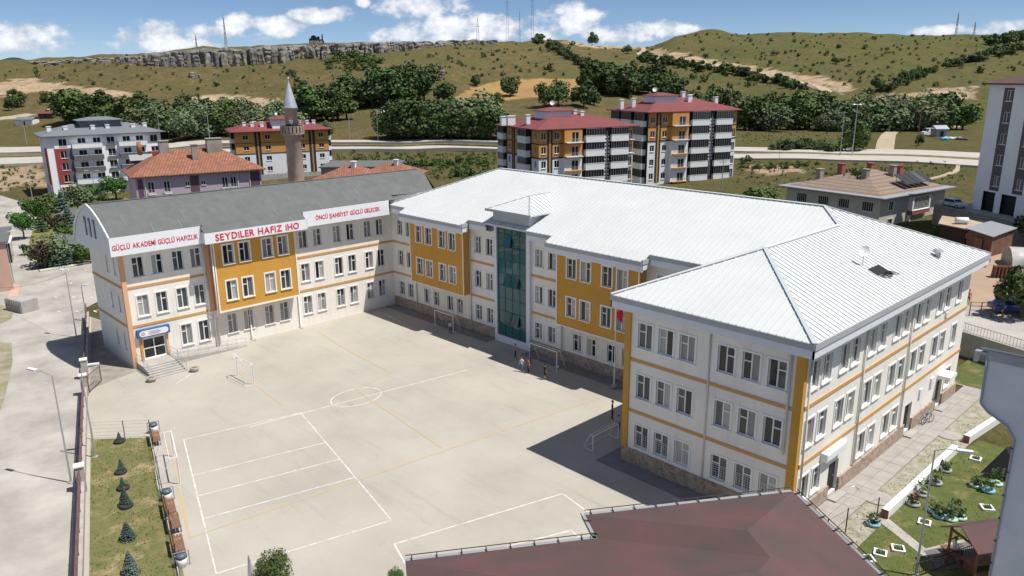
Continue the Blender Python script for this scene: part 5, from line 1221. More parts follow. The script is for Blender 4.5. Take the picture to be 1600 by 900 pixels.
# iron fence at the bottom and white van
lf = thing('iron_fence', 'black iron railing in front of the patio at the bottom right', 'fence'); a0, a1 = at_z(1425, 905)[:2], at_z(1560, 858)[:2]
for t_ in np.linspace(0, 1, 44): p = a0+(a1-a0)*t_; MB().tube([(*p, 0), (*p, .95)], .014, 4).build('bar', X['black'], lf)
b = MB(); b.tube([(*a0, .92), (*a1, .92)], .025, 5); b.tube([(*a0, .12), (*a1, .12)], .025, 5); b.build('rail', X['black'], lf)
def car(name, label, loc, ang, body_c, kind='car', L_=4.3, W_=1.75, H_=1.45, group=None):
    t = thing(name, label, 'van' if kind == 'van' else 'car', loc, ang, group)
    paint = mat('car_paint', body_c, .3, coat=.5)
    if kind == 'van': pr = [(-L_/2, .35), (-L_/2, 1.0), (-L_/2+.05, H_-.1), (-L_/2+.25, H_), (L_/2-1.35, H_), (L_/2-.85, H_*.6), (L_/2-.1, H_*.5), (L_/2, .7), (L_/2, .35)]
    else: pr = [(-L_/2, .35), (-L_/2, .85), (-L_/2+.35, .95), (-L_/2+.95, H_-.03), (-.1, H_), (.55, H_-.05), (L_/2-1.1, .98), (L_/2-.15, .85), (L_/2, .65), (L_/2, .35)]
    b = MB(); h = W_/2; ins = lambda z: h-.0 if z < .95 else h-.16
    for i in range(len(pr)):
        j = (i+1) % len(pr); b.poly([(pr[i][0], -ins(pr[i][1]), pr[i][1]), (pr[i][0], ins(pr[i][1]), pr[i][1]), (pr[j][0], ins(pr[j][1]), pr[j][1]), (pr[j][0], -ins(pr[j][1]), pr[j][1])])
    b.poly([(x, -ins(z), z) for x, z in pr]); b.poly([(x, ins(z), z) for x, z in reversed(pr)]); b.build('body', paint, t)
    g = MB()
    if kind == 'van':
        for s_ in (-1, 1): y = s_*(h-.10); g.poly([(L_/2-1.9, y*1.02, H_*.62), (L_/2-1.05, y*1.02, H_*.62), (L_/2-1.4, y, H_-.15), (L_/2-1.9, y, H_-.15)])
        g.poly([(L_/2-1.32, -h+.2, H_-.06), (L_/2-1.32, h-.2, H_-.06), (L_/2-.84, h-.12, H_*.62), (L_/2-.84, -h+.12, H_*.62)])
        for k in range(7): MB().box(-L_/2+.3, L_/2-1.5, -h+.25+k*(W_-.5)/6-.03, -h+.25+k*(W_-.5)/6+.03, H_, H_+.03).build('roof_rib', paint, t)
    else:
        for s_ in (-1, 1):
            y0_, y1_ = s_*(h-.005), s_*(h-.148); g.poly([(-L_/2+.75, y0_, .97), (L_/2-1.2, y0_, .97), (.5, y1_, H_-.1), (-L_/2+1.05, y1_, H_-.1)])
        g.poly([(L_/2-1.12, -h+.18, 1.0), (L_/2-1.12, h-.18, 1.0), (.58, h-.22, H_-.05), (.58, -h+.22, H_-.05)])
    g.build('window', X['pane_dark'], t)
    for x in (-L_/2+.8, L_/2-.8):
        for s_ in (-1, 1):
            w_ = MB().lathe([(.31, -.1), (.32, -.06), (.32, .06), (.31, .1)], 16).build('wheel', X['black'], t, True, (x, s_*(h-.1), .32)); w_.rotation_euler = (math.pi/2, 0, 0)
            MB().lathe([(.19, -.108), (.19, .108)], 12).build('rim', X['galv'], w_)
    for s_ in (-1, 1): MB().box(L_/2-.04, L_/2+.03, s_*.6-.14, s_*.6+.14, .62, .76).build('headlight', X['pvc'], t); MB().box(-L_/2-.03, -L_/2+.03, s_*.62-.1, s_*.62+.1, .72, .9).build('tail_light', X['red_letter'], t)
    return t
vp = at_z(1537, 915, 1.9); car('white_van', 'white van with ribbed roof cut by the bottom edge beside the metal building', (vp[0]+.4, vp[1]-.3, 0), math.radians(215), (.74, .75, .77), 'van', 4.6, 1.8, 1.95)

# ------------------------------------------------------------------ raised ground behind the right end
TZ = 2.3
w0, w1 = at_z(1470, 508, TZ), at_z(1660, 566, TZ)
dvec = (w1-w0)[:2]; dvec = dvec/np.linalg.norm(dvec); nv = np.array([-dvec[1], dvec[0]]); nv = nv if nv[1] > 0 else -nv
tp = [w0[:2]-dvec*25, w1[:2]+dvec*40, w1[:2]+dvec*40+nv*75, w0[:2]-dvec*25+nv*55]
X['yard_earth'] = mat('yard_earth', (.40, .285, .205), .97, col2=(.33, .25, .18), vscale=.35, bump=.2, bscale=3)
tag(MB().prism([tuple(p) for p in tp], -.1, TZ).build('terrace', X['yard_earth']), kind='structure')
lane = [w0[:2]-dvec*24+nv*.4, w1[:2]+dvec*39+nv*.4, w1[:2]+dvec*39+nv*9.0, w0[:2]-dvec*24+nv*9.0]; sheet('lane', lane, TZ+.02, X['street'])
rw_ = thing('retaining_wall', 'grey concrete retaining wall with iron railing beyond the school end', 'wall')
P = [tuple(w0[:2]-dvec*25), tuple(w1[:2]+dvec*40)]; off = nv*-.15; MB().beam((P[0][0]+off[0], P[0][1]+off[1], 1.15), (P[1][0]+off[0], P[1][1]+off[1], 1.15), .26, 2.5).build('wall_body', X['concrete'], rw_)
Ls = float(np.linalg.norm(np.array(P[1])-np.array(P[0]))); s = 20.0
while s < 60: p = np.array(P[0])+dvec*s+off; MB().tube([(*p, 2.4), (*p, 3.35)], .02, 4).build('bar', X['metal_grey'], rw_); s += .32
MB().tube([(*(np.array(P[0])+dvec*20+off), 3.3), (*(np.array(P[0])+dvec*60+off), 3.3)], .03, 5).build('rail', X['metal_grey'], rw_)
def tz(px, py): return at_z(px, py, TZ)
p = tz(1512, 476); person((p[0], p[1], TZ), .5, 1.7, (.62, .20, .13), (.05, .05, .06), 'person in salmon shirt on the earth yard beyond the school end')
gt2 = thing('yard_barrier', 'brown metal barrier rail at the edge of the earth yard', 'barrier'); a0, a1 = tz(1514, 494), tz(1566, 496)
for t_ in np.linspace(0, 1, 4): q = a0+(a1-a0)*t_; MB().tube([(q[0], q[1], TZ), (q[0], q[1], TZ+1.6)], .06, 6).build('post', X['brown_rail'], gt2)
for z in (.7, 1.15, 1.55): MB().tube([(a0[0], a0[1], TZ+z), (a1[0], a1[1], TZ+z)], .04, 6).build('rail', X['brown_rail'], gt2)
p = tz(1580, 487); car('blue_car', 'blue car parked in the tree shade on the earth yard', (p[0], p[1], TZ+.02), math.radians(40), (.03, .10, .30))
wp = tz(1573, 434); wd = thing('wood_pile', 'stacked firewood pile on the earth yard', 'wood pile', (wp[0], wp[1], TZ), .6)
for r_ in range(6):
    for k in range(8): MB().tube([(-1.6+k*.4+.02*r_, -.5, .14+r_*.25), (-1.6+k*.4+.02*r_, .5, .14+r_*.25)], .125, 7).build('log', X['wood_brown'], wd)
# sheds and greenhouse
sh = thing('tin_shed', 'open brick shed under a pale tin roof behind the school end', 'shed', (0, 0, 0)); c4 = [at_z(1508, 356, TZ+3), at_z(1552, 370, TZ+3), at_z(1590, 356, TZ+3.4), at_z(1548, 345, TZ+3.4)]
v = [Vector(q) for q in c4]; n = (v[1]-v[0]).cross(v[2]-v[0]); c4 = c4 if n.z > 0 else c4[::-1]; MB().slab([tuple(q) for q in c4], .08).build('roof', X['galv'], sh)
cn = np.mean(c4, axis=0); b = MB(); pr = [tuple((np.array(q)*.88+cn*.12)[:2]) for q in c4]; b.prism(pr, TZ, TZ+2.75); b.build('wall', mat('brick_dark', (.17, .09, .06), .9, var=.3, vscale=1), sh)
q0, q1 = np.array(c4[0]), np.array(c4[1]); mdl = (q0*.65+q1*.35); MB().beam((*(mdl[:2]+(mdl[:2]-cn[:2])*-.06), TZ+1.1), (*((q0*.35+q1*.65)[:2]-((q0*.35+q1*.65)[:2]-cn[:2])*.06), TZ+1.1), .1, 2.1).build('door', X['wood_brown'], sh)
ls_ = thing('flat_roof_shed', 'low dark shed under a flat earth roof beside the beige house', 'shed', (0, 0, 0)); c5 = [at_z(1466, 349, TZ+2.6), at_z(1512, 358, TZ+2.6), at_z(1545, 346, TZ+2.6), at_z(1472, 337, TZ+2.6)]
pr = [tuple(q[:2]) for q in c5]; ar = sum(pr[i][0]*pr[(i+1) % 4][1]-pr[(i+1) % 4][0]*pr[i][1] for i in range(4)); pr = pr if ar > 0 else pr[::-1]
MB().prism(pr, TZ+2.45, TZ+2.6).build('roof', X['dirt'], ls_); cc5 = np.mean(pr, axis=0); MB().prism([tuple(np.array(q)*.92+cc5*.08) for q in pr], TZ, TZ+2.44).build('wall', mat('shed_dark', (.06, .045, .035), .9), ls_)
tk = at_z(1502, 350, TZ+2.6); wt = thing('water_tank', 'white cylindrical water tank on the flat shed roof', 'tank', (tk[0], tk[1], TZ+2.6), .6)
MB().tube([(-.9, 0, .55), (-.85, 0, .55), (.85, 0, .55), (.9, 0, .55)], [.4, .5, .5, .4], 16).build('tank_body', X['white_paint'], wt, True)
for x in (-.5, .5): MB().box(x-.06, x+.06, -.4, .4, 0, .15).build('cradle', X['metal_dark'], wt)
gh = thing('polytunnel', 'grey plastic polytunnel greenhouse at the right edge', 'greenhouse', (0, 0, 0)); g0 = tz(1572, 413); ga_ = math.radians(28); n_ = 10
b = MB(); R_ = 2.6; Lg = 14
for i in range(n_+1):
    for k in range(13): a = math.pi*k/12; b.v.append((Lg*i/n_, R_*math.cos(a), 2.4*math.sin(a)**.8 if 0 < k < 12 else 0))
for i in range(n_):
    for k in range(12): q = i*13+k; b.f.append((q, q+13, q+14, q+1)); b.mi.append(0)
b.f.append(tuple(range(12, -1, -1))); b.mi.append(0)
X['film'] = mat('tunnel_film', (.42, .42, .40), .5, var=.15, vscale=.8); gh.location = (g0[0], g0[1], TZ); gh.rotation_euler = (0, 0, ga_); b.build('film', X['film'], gh, True)
for i in range(0, n_+1, 2): MB().tube([(Lg*i/n_, (R_+.03)*math.cos(math.pi*k/12), 2.43*max(0, math.sin(math.pi*k/12))**.8) for k in range(13)], .03, 5).build('hoop', X['galv'], gh)
# ------------------------------------------------------------------ buildings behind
X['red_roof'] = mat('roof_red_sheet', (.20, .055, .058), .75, var=.12, vscale=.5); X['slate_roof'] = mat('roof_slate_grey', (.165, .18, .20), .85, var=.1, vscale=.6)
X['apt_orange'] = mat('apt_orange', (.60, .30, .085), .85, var=.05, vscale=.4); X['apt_white'] = mat('apt_white', (.76, .77, .80), .85, var=.05, vscale=.4); X['apt_dark'] = mat('apt_charcoal', (.035, .036, .042), .8)
X['apt_pale'] = mat('apt_pale', (.86, .86, .87), .85, var=.05, vscale=.4); X['apt_mauve'] = mat('apt_mauve', (.13, .11, .13), .85); X['apt_red'] = mat('apt_red', (.33, .055, .05), .85); X['gold'] = mat('stripe_gold', (.42, .25, .10), .8)
X['parapet'] = mat('parapet_white', (.78, .79, .81), .7); X['parapet_grey'] = mat('parapet_grey', (.13, .135, .145), .7)
class Block:
    def __init__(s, name, label, C, u, L_, depth, zb, cat='apartment block'):
        s.C = Vector((C[0], C[1], 0)); s.u = Vector((u[0], u[1], 0)).normalized(); s.n = s.u.cross(Vector((0, 0, 1))); s.L, s.D, s.zb = L_, depth, zb
        s.t = thing(name, label, cat, (0, 0, 0))
        s.faces = {'B': (s.C, s.u, L_), 'A': (s.C-s.n*depth, s.n, depth), 'R': (s.C+s.u*L_, -s.n, depth), 'K': (s.C+s.u*L_-s.n*depth, -s.u, L_)}
        s.pieces = {}
    def zone(s, f, s0, s1, z0, z1, m_, wins=(), proud=0.0):
        O, u, L_ = s.faces[f]; n = u.cross(Vector((0, 0, 1))); O2 = O+n*proud+u*s0; b = MB()
        wall(b, O2, u, s1-s0, z0, z1, [(w[0]-s0, w[0]-s0+w[1], w[2], w[2]+w[3]) for w in wins], .2)
        if proud:
            for a, sg in ((s0, 1), (s1, -1)):
                p = O+u*a; q = p+n*proud; c4 = [(p.x, p.y, z0), (q.x, q.y, z0), (q.x, q.y, z1), (p.x, p.y, z1)]; b.poly(c4 if sg > 0 else c4[::-1])
            p, q = O+u*s0, O+u*s1
            for z, sg in ((z0, 1), (z1, -1)): c4 = [(p.x, p.y, z), (q.x, q.y, z), ((q+n*proud).x, (q+n*proud).y, z), ((p+n*proud).x, (p+n*proud).y, z)]; b.poly(c4 if sg > 0 else c4[::-1])
        b.build('wall_panel', X[m_], s.t)
        for w in wins: window(s.t, O+n*proud, u, w[0], w[2], w[1], w[3], w[4] if len(w) > 4 else 'x', w[5] if len(w) > 5 else .0, panes=[w[6]]*2 if len(w) > 6 else ['pane_dark', 'pane_dark'])
    def balcony(s, f, s0, s1, z, h, proud, m_='parapet', glaze=True, fh=3.0, rail=False, lip=True):
        O, u, L_ = s.faces[f]; n = u.cross(Vector((0, 0, 1))); ang = math.atan2(u.y, u.x); p = O+u*s0; w_ = s1-s0
        if rail:
            o = MB().box(0, w_, -proud, -.01, 0, .15).build('balcony', X[m_], s.t, False, (p.x, p.y, z), ang); b = MB()
            for zz in (.45, .7, .95): b.box(.02, w_-.02, -proud+.02, -proud+.06, zz, zz+.04)
            for x in np.arange(.02, w_, .5): b.box(x, x+.04, -proud+.02, -proud+.06, .15, .97)
            b.build('railing', X['galv'], o); return
        o = MB().box(0, w_, -proud, -.01, -.1, h).build('balcony', X[m_], s.t, False, (p.x, p.y, z), ang)
        if lip: MB().box(-.04, w_+.04, -proud-.05, -proud+.1, h+.001, h+.07).build('coping', X['white_trim'], o)
        if glaze:
            g = MB(); zt = fh-.12; g.box(.05, w_-.05, -proud+.12, -.02, h+.08, zt); go = g.build('glazing', X['pane_dark'], o); k = MB(); nb = max(3, int(w_/.62))
            for i in range(nb+1): x = .06+(w_-.16)*i/nb; k.box(x, x+.045, -proud+.07, -proud+.115, h+.08, zt)
            k.box(.05, w_-.05, -proud+.06, -proud+.11, zt-.06, zt); k.build('glazing_bars', X['metal_grey'], o)
    def stripe(s, f, s0, s1, z0, z1, m_, proud=.06):
        O, u, L_ = s.faces[f]; p = O+u*s0; return MB().box(0, s1-s0, -proud, -.004, z0, z1).build('stripe', X[m_], s.t, False, (p.x, p.y, 0), math.atan2(u.y, u.x))
    def hip(s, ze, rise, ov, m_, ridge=None):
        P = lambda a, c_, z: tuple(s.C+s.u*a-s.n*c_+Vector((0, 0, z))); L_, D_ = s.L, s.D; k = min(L_, D_)/2+ov
        a0, a1, c0, c1 = -ov, L_+ov, -ov, D_+ov
        if L_ >= D_: r0, r1 = P(a0+k, (c0+c1)/2, ze+rise), P(a1-k, (c0+c1)/2, ze+rise); pl = [[P(a0, c0, ze), P(a1, c0, ze), r1, r0], [P(a1, c0, ze), P(a1, c1, ze), r1], [P(a1, c1, ze), P(a0, c1, ze), r0, r1], [P(a0, c1, ze), P(a0, c0, ze), r0]]
        else: r0, r1 = P((a0+a1)/2, c0+k, ze+rise), P((a0+a1)/2, c1-k, ze+rise); pl = [[P(a0, c0, ze), P(a1, c0, ze), r0], [P(a1, c0, ze), P(a1, c1, ze), r1, r0], [P(a1, c1, ze), P(a0, c1, ze), r1], [P(a0, c1, ze), P(a0, c0, ze), r0, r1]]
        for q in pl: MB().slab(q, .16).build('roof_plane', X[m_], s.t)
        sb_ = MB(); sb_.slab([P(a0+.05, c0+.05, ze-.17), P(a1-.05, c0+.05, ze-.17), P(a1-.05, c1-.05, ze-.17), P(a0+.05, c1-.05, ze-.17)], .05); sb_.build('soffit', X['apt_dark'], s.t)
    def chimney(s, a, c_, z0, h, w_=.8, d_=.8, m_='parapet', cap='parapet'):
        p = s.C+s.u*a-s.n*c_; o = MB().box(-w_/2, w_/2, -d_/2, d_/2, 0, h).build('chimney', X[m_], s.t, False, (p.x, p.y, z0), math.atan2(s.u.y, s.u.x)); MB().box(-w_/2-.1, w_/2+.1, -d_/2-.1, d_/2+.1, h+.001, h+.14).build('cap', X[cap], o)
    def stairhead(s, a, c_, w_, d_, z0, z1, m_, rm, ov=.5, rise=.7):
        p = s.C+s.u*a-s.n*c_; ang = math.atan2(s.u.y, s.u.x); o = MB().box(-w_/2, w_/2, -d_/2, d_/2, z0, z1).build('stair_head', X[m_], s.t, False, (p.x, p.y, 0), ang); w2, d2 = w_/2+ov, d_/2+ov; b = MB(); r = max(.05, w2-d2)
        A = [(-w2, -d2, z1), (w2, -d2, z1), (w2, d2, z1), (-w2, d2, z1)]; r0, r1 = (-r, 0, z1+rise), (r, 0, z1+rise)
        for q in ([A[0], A[1], r1, r0], [A[1], A[2], r1], [A[2], A[3], r0, r1], [A[3], A[0], r0]): b.slab(q, .12)
        b.build('stair_head_roof', X[rm], o)
    def xyz(s, a, c_, z): p = s.C+s.u*a-s.n*c_; return (p.x, p.y, z)

def orange_block(name, label, C, Bend, depth, ze, nf, fh, kind):
    u = np.array(Bend[:2])-np.array(C[:2]); L_ = float(np.linalg.norm(u)); zb = T(*C[:2])-.5; B = Block(name, label, C, u, L_, depth, zb)
    z0 = ze-nf*fh; f = lambda k: z0+k*fh; top2 = nf-2
    k_ = L_/18.0; S = lambda v: v*k_
    # front: window column, stripe, window column, bay with balcony doors, balcony stack, lettered stripe, balcony stack, end bay
    def col(fc, s0, s1, wx, ww, wh=1.45, off=.85, proud=0.0, railing=False):
        for (a, c_, m_) in ((0, top2, 'apt_white'), (top2, nf, 'apt_orange')):
            wn = [(wx, ww, f(i)+off, wh, 'x', .0) for i in range(a, c_)]; B.zone(fc, s0, s1, f(a) if a else z0, f(c_), m_, wn, proud)
        B.stripe(fc, s0, s1, f(top2)-.14, f(top2)+.14, 'apt_dark', .1+proud); B.stripe(fc, s0, s1, f(nf-1)-.10, f(nf-1)+.10, 'apt_dark', .08+proud)
        if railing:
            for i in range(nf): B.balcony(fc, s0+.2, s1-.05, f(i)+.05, 1, proud+.75, 'apt_orange' if i < top2 else 'parapet', rail=True)
    col('B', 0, S(1.5), S(.45), S(.85)); B.zone('B', S(1.5), S(2.5), z0, ze, 'apt_dark'); B.stripe('B', S(1.85), S(2.15), z0, ze-.3, 'gold'); col('B', S(2.5), S(4.3), S(2.85), S(.9))
    col('B', S(4.3), S(7.6), S(5.7), S(1.25), 2.1, .15, .9, True)
    B.zone('B', S(7.6), S(8.2), z0, ze, 'apt_dark', (), .3)
    for a, c_ in ((8.2, 11.9), (13.1, 16.6)):
        B.zone('B', S(a), S(c_), z0, ze, 'apt_dark')
        for i in range(nf): B.balcony('B', S(a)+.05, S(c_)-.05, f(i)+.1, 1.25, 1.15, fh=fh)
    B.zone('B', S(11.9), S(13.1), z0, ze, 'apt_dark', (), .5)
    st = B.stripe('B', S(12.45), S(12.55), z0+1, ze-.6, 'metal_grey', .56); O, uu, _ = B.faces['B']; ang = math.atan2(uu.y, uu.x)
    lt = MB(); r = random.Random(3)
    for side in (12.1, 12.75):
        for i in range(13):
            z = ze-2.2-i*.78; lt.box(S(side), S(side)+.2, -.56, -.515, z, z+.42); lt.box(S(side)+.2, S(side)+.34, -.56, -.515, z+(.0 if r.random() < .5 else .26), z+(.14 if r.random() < .5 else .40)+.02)
    lt.build('vertical_lettering', X['banner'], B.t, False, (O.x, O.y, 0), ang)
    B.zone('B', S(16.6), S(16.9), z0, ze, 'apt_dark', (), .2); col('B', S(16.9), L_, S(17.15), S(.7), 2.0, .2, .0, kind == 'low')
    # left face: balcony stacks and window columns
    dp = depth
    if kind == 'low':
        col('A', dp-3.2, dp, dp-2.0, .9); B.zone('A', dp-8.6, dp-3.2, z0, ze, 'apt_dark')
        for i in range(nf): B.balcony('A', dp-7.6, dp-3.8, f(i)+.1, 1.25, 1.2, fh=fh)
        col('A', dp-11.0, dp-8.6, dp-10.3, 1.0); B.zone('A', dp-12.6, dp-11.0, z0, ze, 'apt_dark'); B.stripe('A', dp-12.0, dp-11.7, z0, ze-.3, 'gold'); col('A', dp-15.0, dp-12.6, dp-14.3, 1.0); B.zone('A', 0, dp-15.0, z0, ze, 'apt_dark')
        for i in range(nf): B.balcony('A', .3, dp-15.4, f(i)+.1, 1.25, .9, fh=fh)
    else:
        B.zone('A', 0, dp, z0, ze, 'apt_dark')
        for a, c_ in ((dp-4.6, dp-.8), (dp-10.6, dp-6.2), (dp-15.5, dp-11.6)):
            for i in range(nf): B.balcony('A', a, c_, f(i)+.1, 1.25, 1.1, fh=fh)
    for fc in ('R', 'K'): 
        Lf = B.faces[fc][2]; B.zone(fc, 0, Lf, z0, f(top2), 'apt_white', [(x, 1.2, f(i)+.9, 1.4) for i in range(top2) for x in np.arange(2, Lf-2, 4.)]); B.zone(fc, 0, Lf, f(top2), ze, 'apt_orange', [(x, 1.2, f(i)+.9, 1.4) for i in range(top2, nf) for x in np.arange(2, Lf-2, 4.)])
    for fc in 'BARK': B.zone(fc, 0, B.faces[fc][2], zb, z0, 'apt_white')
    B.hip(ze+.15, 3.0, 1.0, 'red_roof')
    return B
# right hand block (taller) and left hand block
zR = 18.9; Cr, Br = at_z(1014, 175, zR), at_z(1152, 171, zR); 
B = orange_block('orange_apartment_block', 'taller orange white and charcoal apartment block with red hip roof, right of the pair', Cr, Br, 17.0, zR-.15, 5, 3.3, 'high')
B.stairhead(B.L*.32, 7.5, 6.5, 5.5, zR+.3, zR+3.5, 'apt_white', 'red_roof')
for a, c_, z in ((B.L*.58, 5.2, 2.2), (B.L*.63, 6.6, 2.3), (B.L*.95, 7, 1.6), (B.L*.60, 8.5, 3), (-.2, 12, 1.2), (1.6, 9.5, 1.6)): B.chimney(a, c_, zR+z-1.0, 2.2, .9, .9)
dish('satellite_dish', 'white dish on top of the taller orange block roof', B.xyz(B.L*.25, 7.5, zR+3.9), 1.1, math.radians(30), .9)
zL = 16.7; Cl, Bl = at_z(842, 202, zL), at_z(990, 196, zL)
B = orange_block('orange_apartment_block', 'lower orange white and charcoal apartment block with red hip roof, left of the pair', Cl, Bl, 18.5, zL-.15, 4, 2.9, 'low')
B.stairhead(B.L*.34, 8.5, 6.5, 5.0, zL+.3, zL+3.3, 'apt_white', 'red_roof')
for a, c_, z, w_ in ((B.L*.40, 8.6, 2.7, 1.2), (B.L*.55, 7.6, 2.2, .8), (B.L*.60, 6.5, 2.0, .8), (-3.0+4, 7.0, 1.6, .9), (-.5, 12, 1.2, 1.8), (-.9, 15, 1.0, 1.2)): B.chimney(a, c_, zL+z-1.0, 1.9, w_, .9)
dish('satellite_dish', 'white dish on top of the lower orange block roof', B.xyz(B.L*.34, 8.5, zL+3.9), 1.1, math.radians(20), .9)

# orange and white block behind the minaret
zo = 12.4; C0, B0 = at_z(366, 206, zo), at_z(512, 201, zo)
u = (B0-C0)[:2]; L_ = float(np.linalg.norm(u)); B = Block('orange_white_block', 'orange and white apartment block with red roof behind the stone minaret', C0, u, L_, 13, -3)
fh = 3.05; f = lambda k: zo-.3-(4-k)*fh; S = lambda q: L_*q
def strips(fc, segs):
    for s0, s1, wx, m0, m1 in segs:
        if m0 == 'dark': B.zone(fc, s0, s1, f(0), zo-.2, 'apt_dark'); B.stripe(fc, s0+(s1-s0)*.38, s0+(s1-s0)*.62, f(0), zo-.4, 'gold'); continue
        for a, c_, m_ in ((0, 2, m0), (2, 4, m1)):
            B.zone(fc, s0, s1, f(a), f(c_) if c_ < 4 else zo-.2, m_, [(wx, 1.5, f(i)+.95, 1.3, 'x', .0) for i in range(a, c_)] if wx else [])
        B.stripe(fc, s0, s1, f(2)-.1, f(2)+.1, 'apt_dark', .08); B.stripe(fc, s0, s1, f(3)-.06, f(3)+.06, 'apt_dark', .06)
strips('B', [(0, S(.2), S(.08), 'apt_white', 'apt_orange'), (S(.2), S(.265), 0, 'dark', 0), (S(.265), S(.42), S(.31), 'apt_white', 'apt_orange'), (S(.42), S(.58), 0, 'apt_white', 'apt_orange'), (S(.58), S(.78), S(.68), 'apt_white', 'apt_orange'), (S(.78), S(.85), 0, 'dark', 0), (S(.85), S(1.0), S(.89), 'apt_white', 'apt_orange')])
for i in range(4): window(B.t, B.C, B.u, S(.52), f(i)+.6, .8, .8, 'x', 0, panes=['pane_dark']*2)
B.zone('A', 0, 13, f(0), zo-.2, 'apt_orange', [(3, 1.4, f(i)+.9, 1.3) for i in range(4)]); B.zone('R', 0, 13, f(0), zo-.2, 'apt_white', [(9, 1.4, f(i)+.9, 1.3) for i in range(4)]); B.zone('K', 0, L_, f(0), zo-.2, 'apt_white')
for i in range(4): B.balcony('R', 1.0, 4.5, f(i)+.1, 1.1, 1.0, fh=fh); B.balcony('A', 6.5, 11, f(i)+.1, 1.1, 1.0, fh=fh)
for fc in 'BARK': B.zone(fc, 0, B.faces[fc][2], -3.5, f(0), 'concrete')
B.hip(zo, 2.4, 1.4, 'red_roof'); B.stairhead(S(.5), 2.6, 5.2, 4.6, zo-.6, zo+3.2, 'apt_pale', 'red_roof', .6, .9)
for a, c_ in ((.12, 3.5), (.2, 2.6), (.24, 6), (.3, 2.2), (.72, 4.5), (.80, 3.5), (.88, 4.5)): B.chimney(S(a), c_, zo+.3, 2.0, .9, .8)
dish('satellite_dish', 'white dish on the stair tower roof of the block behind the minaret', B.xyz(S(.47), 2.6, zo+3.8), 1.0, .5, .8)

# grey roofed white block at the left
zg = 12.9; C0, B0 = at_z(70, 213, zg), at_z(250, 205, zg); u = (B0-C0)[:2]; L_ = float(np.linalg.norm(u)); B = Block('grey_roof_block', 'white five storey apartment block with slate grey roof and dark red corner panels', C0, u, L_, 14, -3.5); S = lambda q: L_*q; fh = 3.15; f = lambda k: zg-.2-(5-k)*fh
segs = [(0, .06, 'apt_pale', None), (.06, .20, 'apt_red', .10), (.20, .47, 'apt_pale', (.26, .39)), (.47, .60, 'apt_pale', .51), (.60, .86, 'apt_pale', (.65, .77)), (.86, 1.0, 'apt_pale', .90)]
for s0, s1, m_, wx in segs:
    wxs = [] if wx is None else (wx if isinstance(wx, tuple) else [wx])
    for (a, c_, mm) in (((0, 1, 'apt_pale'), (1, 4, m_), (4, 5, 'apt_pale')) if m_ == 'apt_red' else ((0, 5, m_),)):
        B.zone('B', S(s0), S(s1), f(a), f(c_), mm, [(S(x), 1.9, f(i)+.6, 1.9, 'x', .0) for i in range(a, c_) for x in wxs], .25 if m_ == 'apt_red' else 0)
for i in range(1, 5):
    B.balcony('B', S(.20)+.1, S(.46), f(i), 1.15, 1.4, ('parapet', 'parapet_grey', 'parapet_grey', 'parapet')[i-1], False); B.balcony('B', S(.60)+.1, S(.86), f(i), 1.15, 1.4, ('parapet', 'parapet_grey', 'parapet_grey', 'parapet')[i-1], False); B.balcony('B', S(.5), S(.58), f(i)+.2, 1, .5, 'parapet_grey', rail=True)
B.balcony('B', S(.87), S(.99), f(3), 1.2, 1.3, 'apt_red', False); B.stripe('B', S(.15), S(.2), f(1), f(4), 'apt_mauve', .3)
B.zone('A', 0, 14, f(0), zg-.2, 'apt_pale', [(x, 1.3, f(i)+.8, 1.5) for i in range(5) for x in (2.5, 6.5)]); B.zone('A', 10, 14, f(1), f(4), 'apt_red', (), .2)
B.zone('R', 0, 14, f(0), zg-.2, 'apt_pale', [(x, 1.3, f(i)+.8, 1.5) for i in range(5) for x in (2.5, 8)]); B.zone('K', 0, L_, f(0), zg-.2, 'apt_pale')
for fc in 'BARK': B.zone(fc, 0, B.faces[fc][2], -5, f(0), 'apt_pale')
B.hip(zg, 2.5, 1.2, 'slate_roof'); B.stairhead(S(.5), 6.8, 10, 5.5, zg+1.0, zg+3.5, 'slate_roof', 'slate_roof', .8, .8)
for a, c_ in ((.06, 5), (.19, 3.2), (.42, 2.8), (.55, 3.2), (.78, 3.2), (.9, 5), (.66, 4.6)): B.chimney(S(a), c_, zg+.4, 1.7, 1.0, .9)

# red tiled mauve house
X['tiles'] = stripe_mat('clay_tiles', (.30, .135, .085), (.17, .07, .045), .42, .3, (float(RH[0]), float(RH[1]), .25), .9, .35, 1.4)
X['mauve'] = mat('mauve_render', (.44, .37, .44), .88, var=.06, vscale=.4); X['mauve_dark'] = mat('mauve_panel', (.13, .07, .10), .85); X['old_concrete'] = mat('old_render', (.33, .30, .26), .95, var=.25, vscale=.8)
zh = 11.4; C0, B0 = at_z(210, 276, zh), at_z(407, 263, zh); u = (B0-C0)[:2]; L_ = float(np.linalg.norm(u)); B = Block('red_tile_house', 'mauve house with clay tile hip roof and tall chimneys behind the grey roofed wing', C0, u, L_, 11.5, -1, 'house'); S = lambda q: L_*q
wn = [(S(x), 1.0, zh-3.0, 1.9, 'x', .0) for x in (.09, .21, .67, .74)] + [(S(x), .75, zh-2.2, .8, 'x', .0) for x in (.375, .50)]
B.zone('B', 0, L_, -1, zh-.1, 'mauve', wn); B.zone('A', 0, 11.5, -1, zh-.1, 'mauve', [(4, 1.0, zh-3, 1.9)]); B.zone('R', 0, 11.5, -1, zh-.1, 'mauve'); B.zone('K', 0, L_, -1, zh-.1, 'mauve')
for a, c_ in ((.015, .055), (.415, .485), (.90, .985)): B.stripe('B', S(a), S(c_), zh-4.5, zh-.5, 'mauve_dark', .05)
for x in (.09, .21, .67, .74): B.balcony('B', S(x)-.1, S(x)+1.1, zh-3.3, 1, .35, 'parapet', rail=True)
B.hip(zh, 3.6, .8, 'tiles')
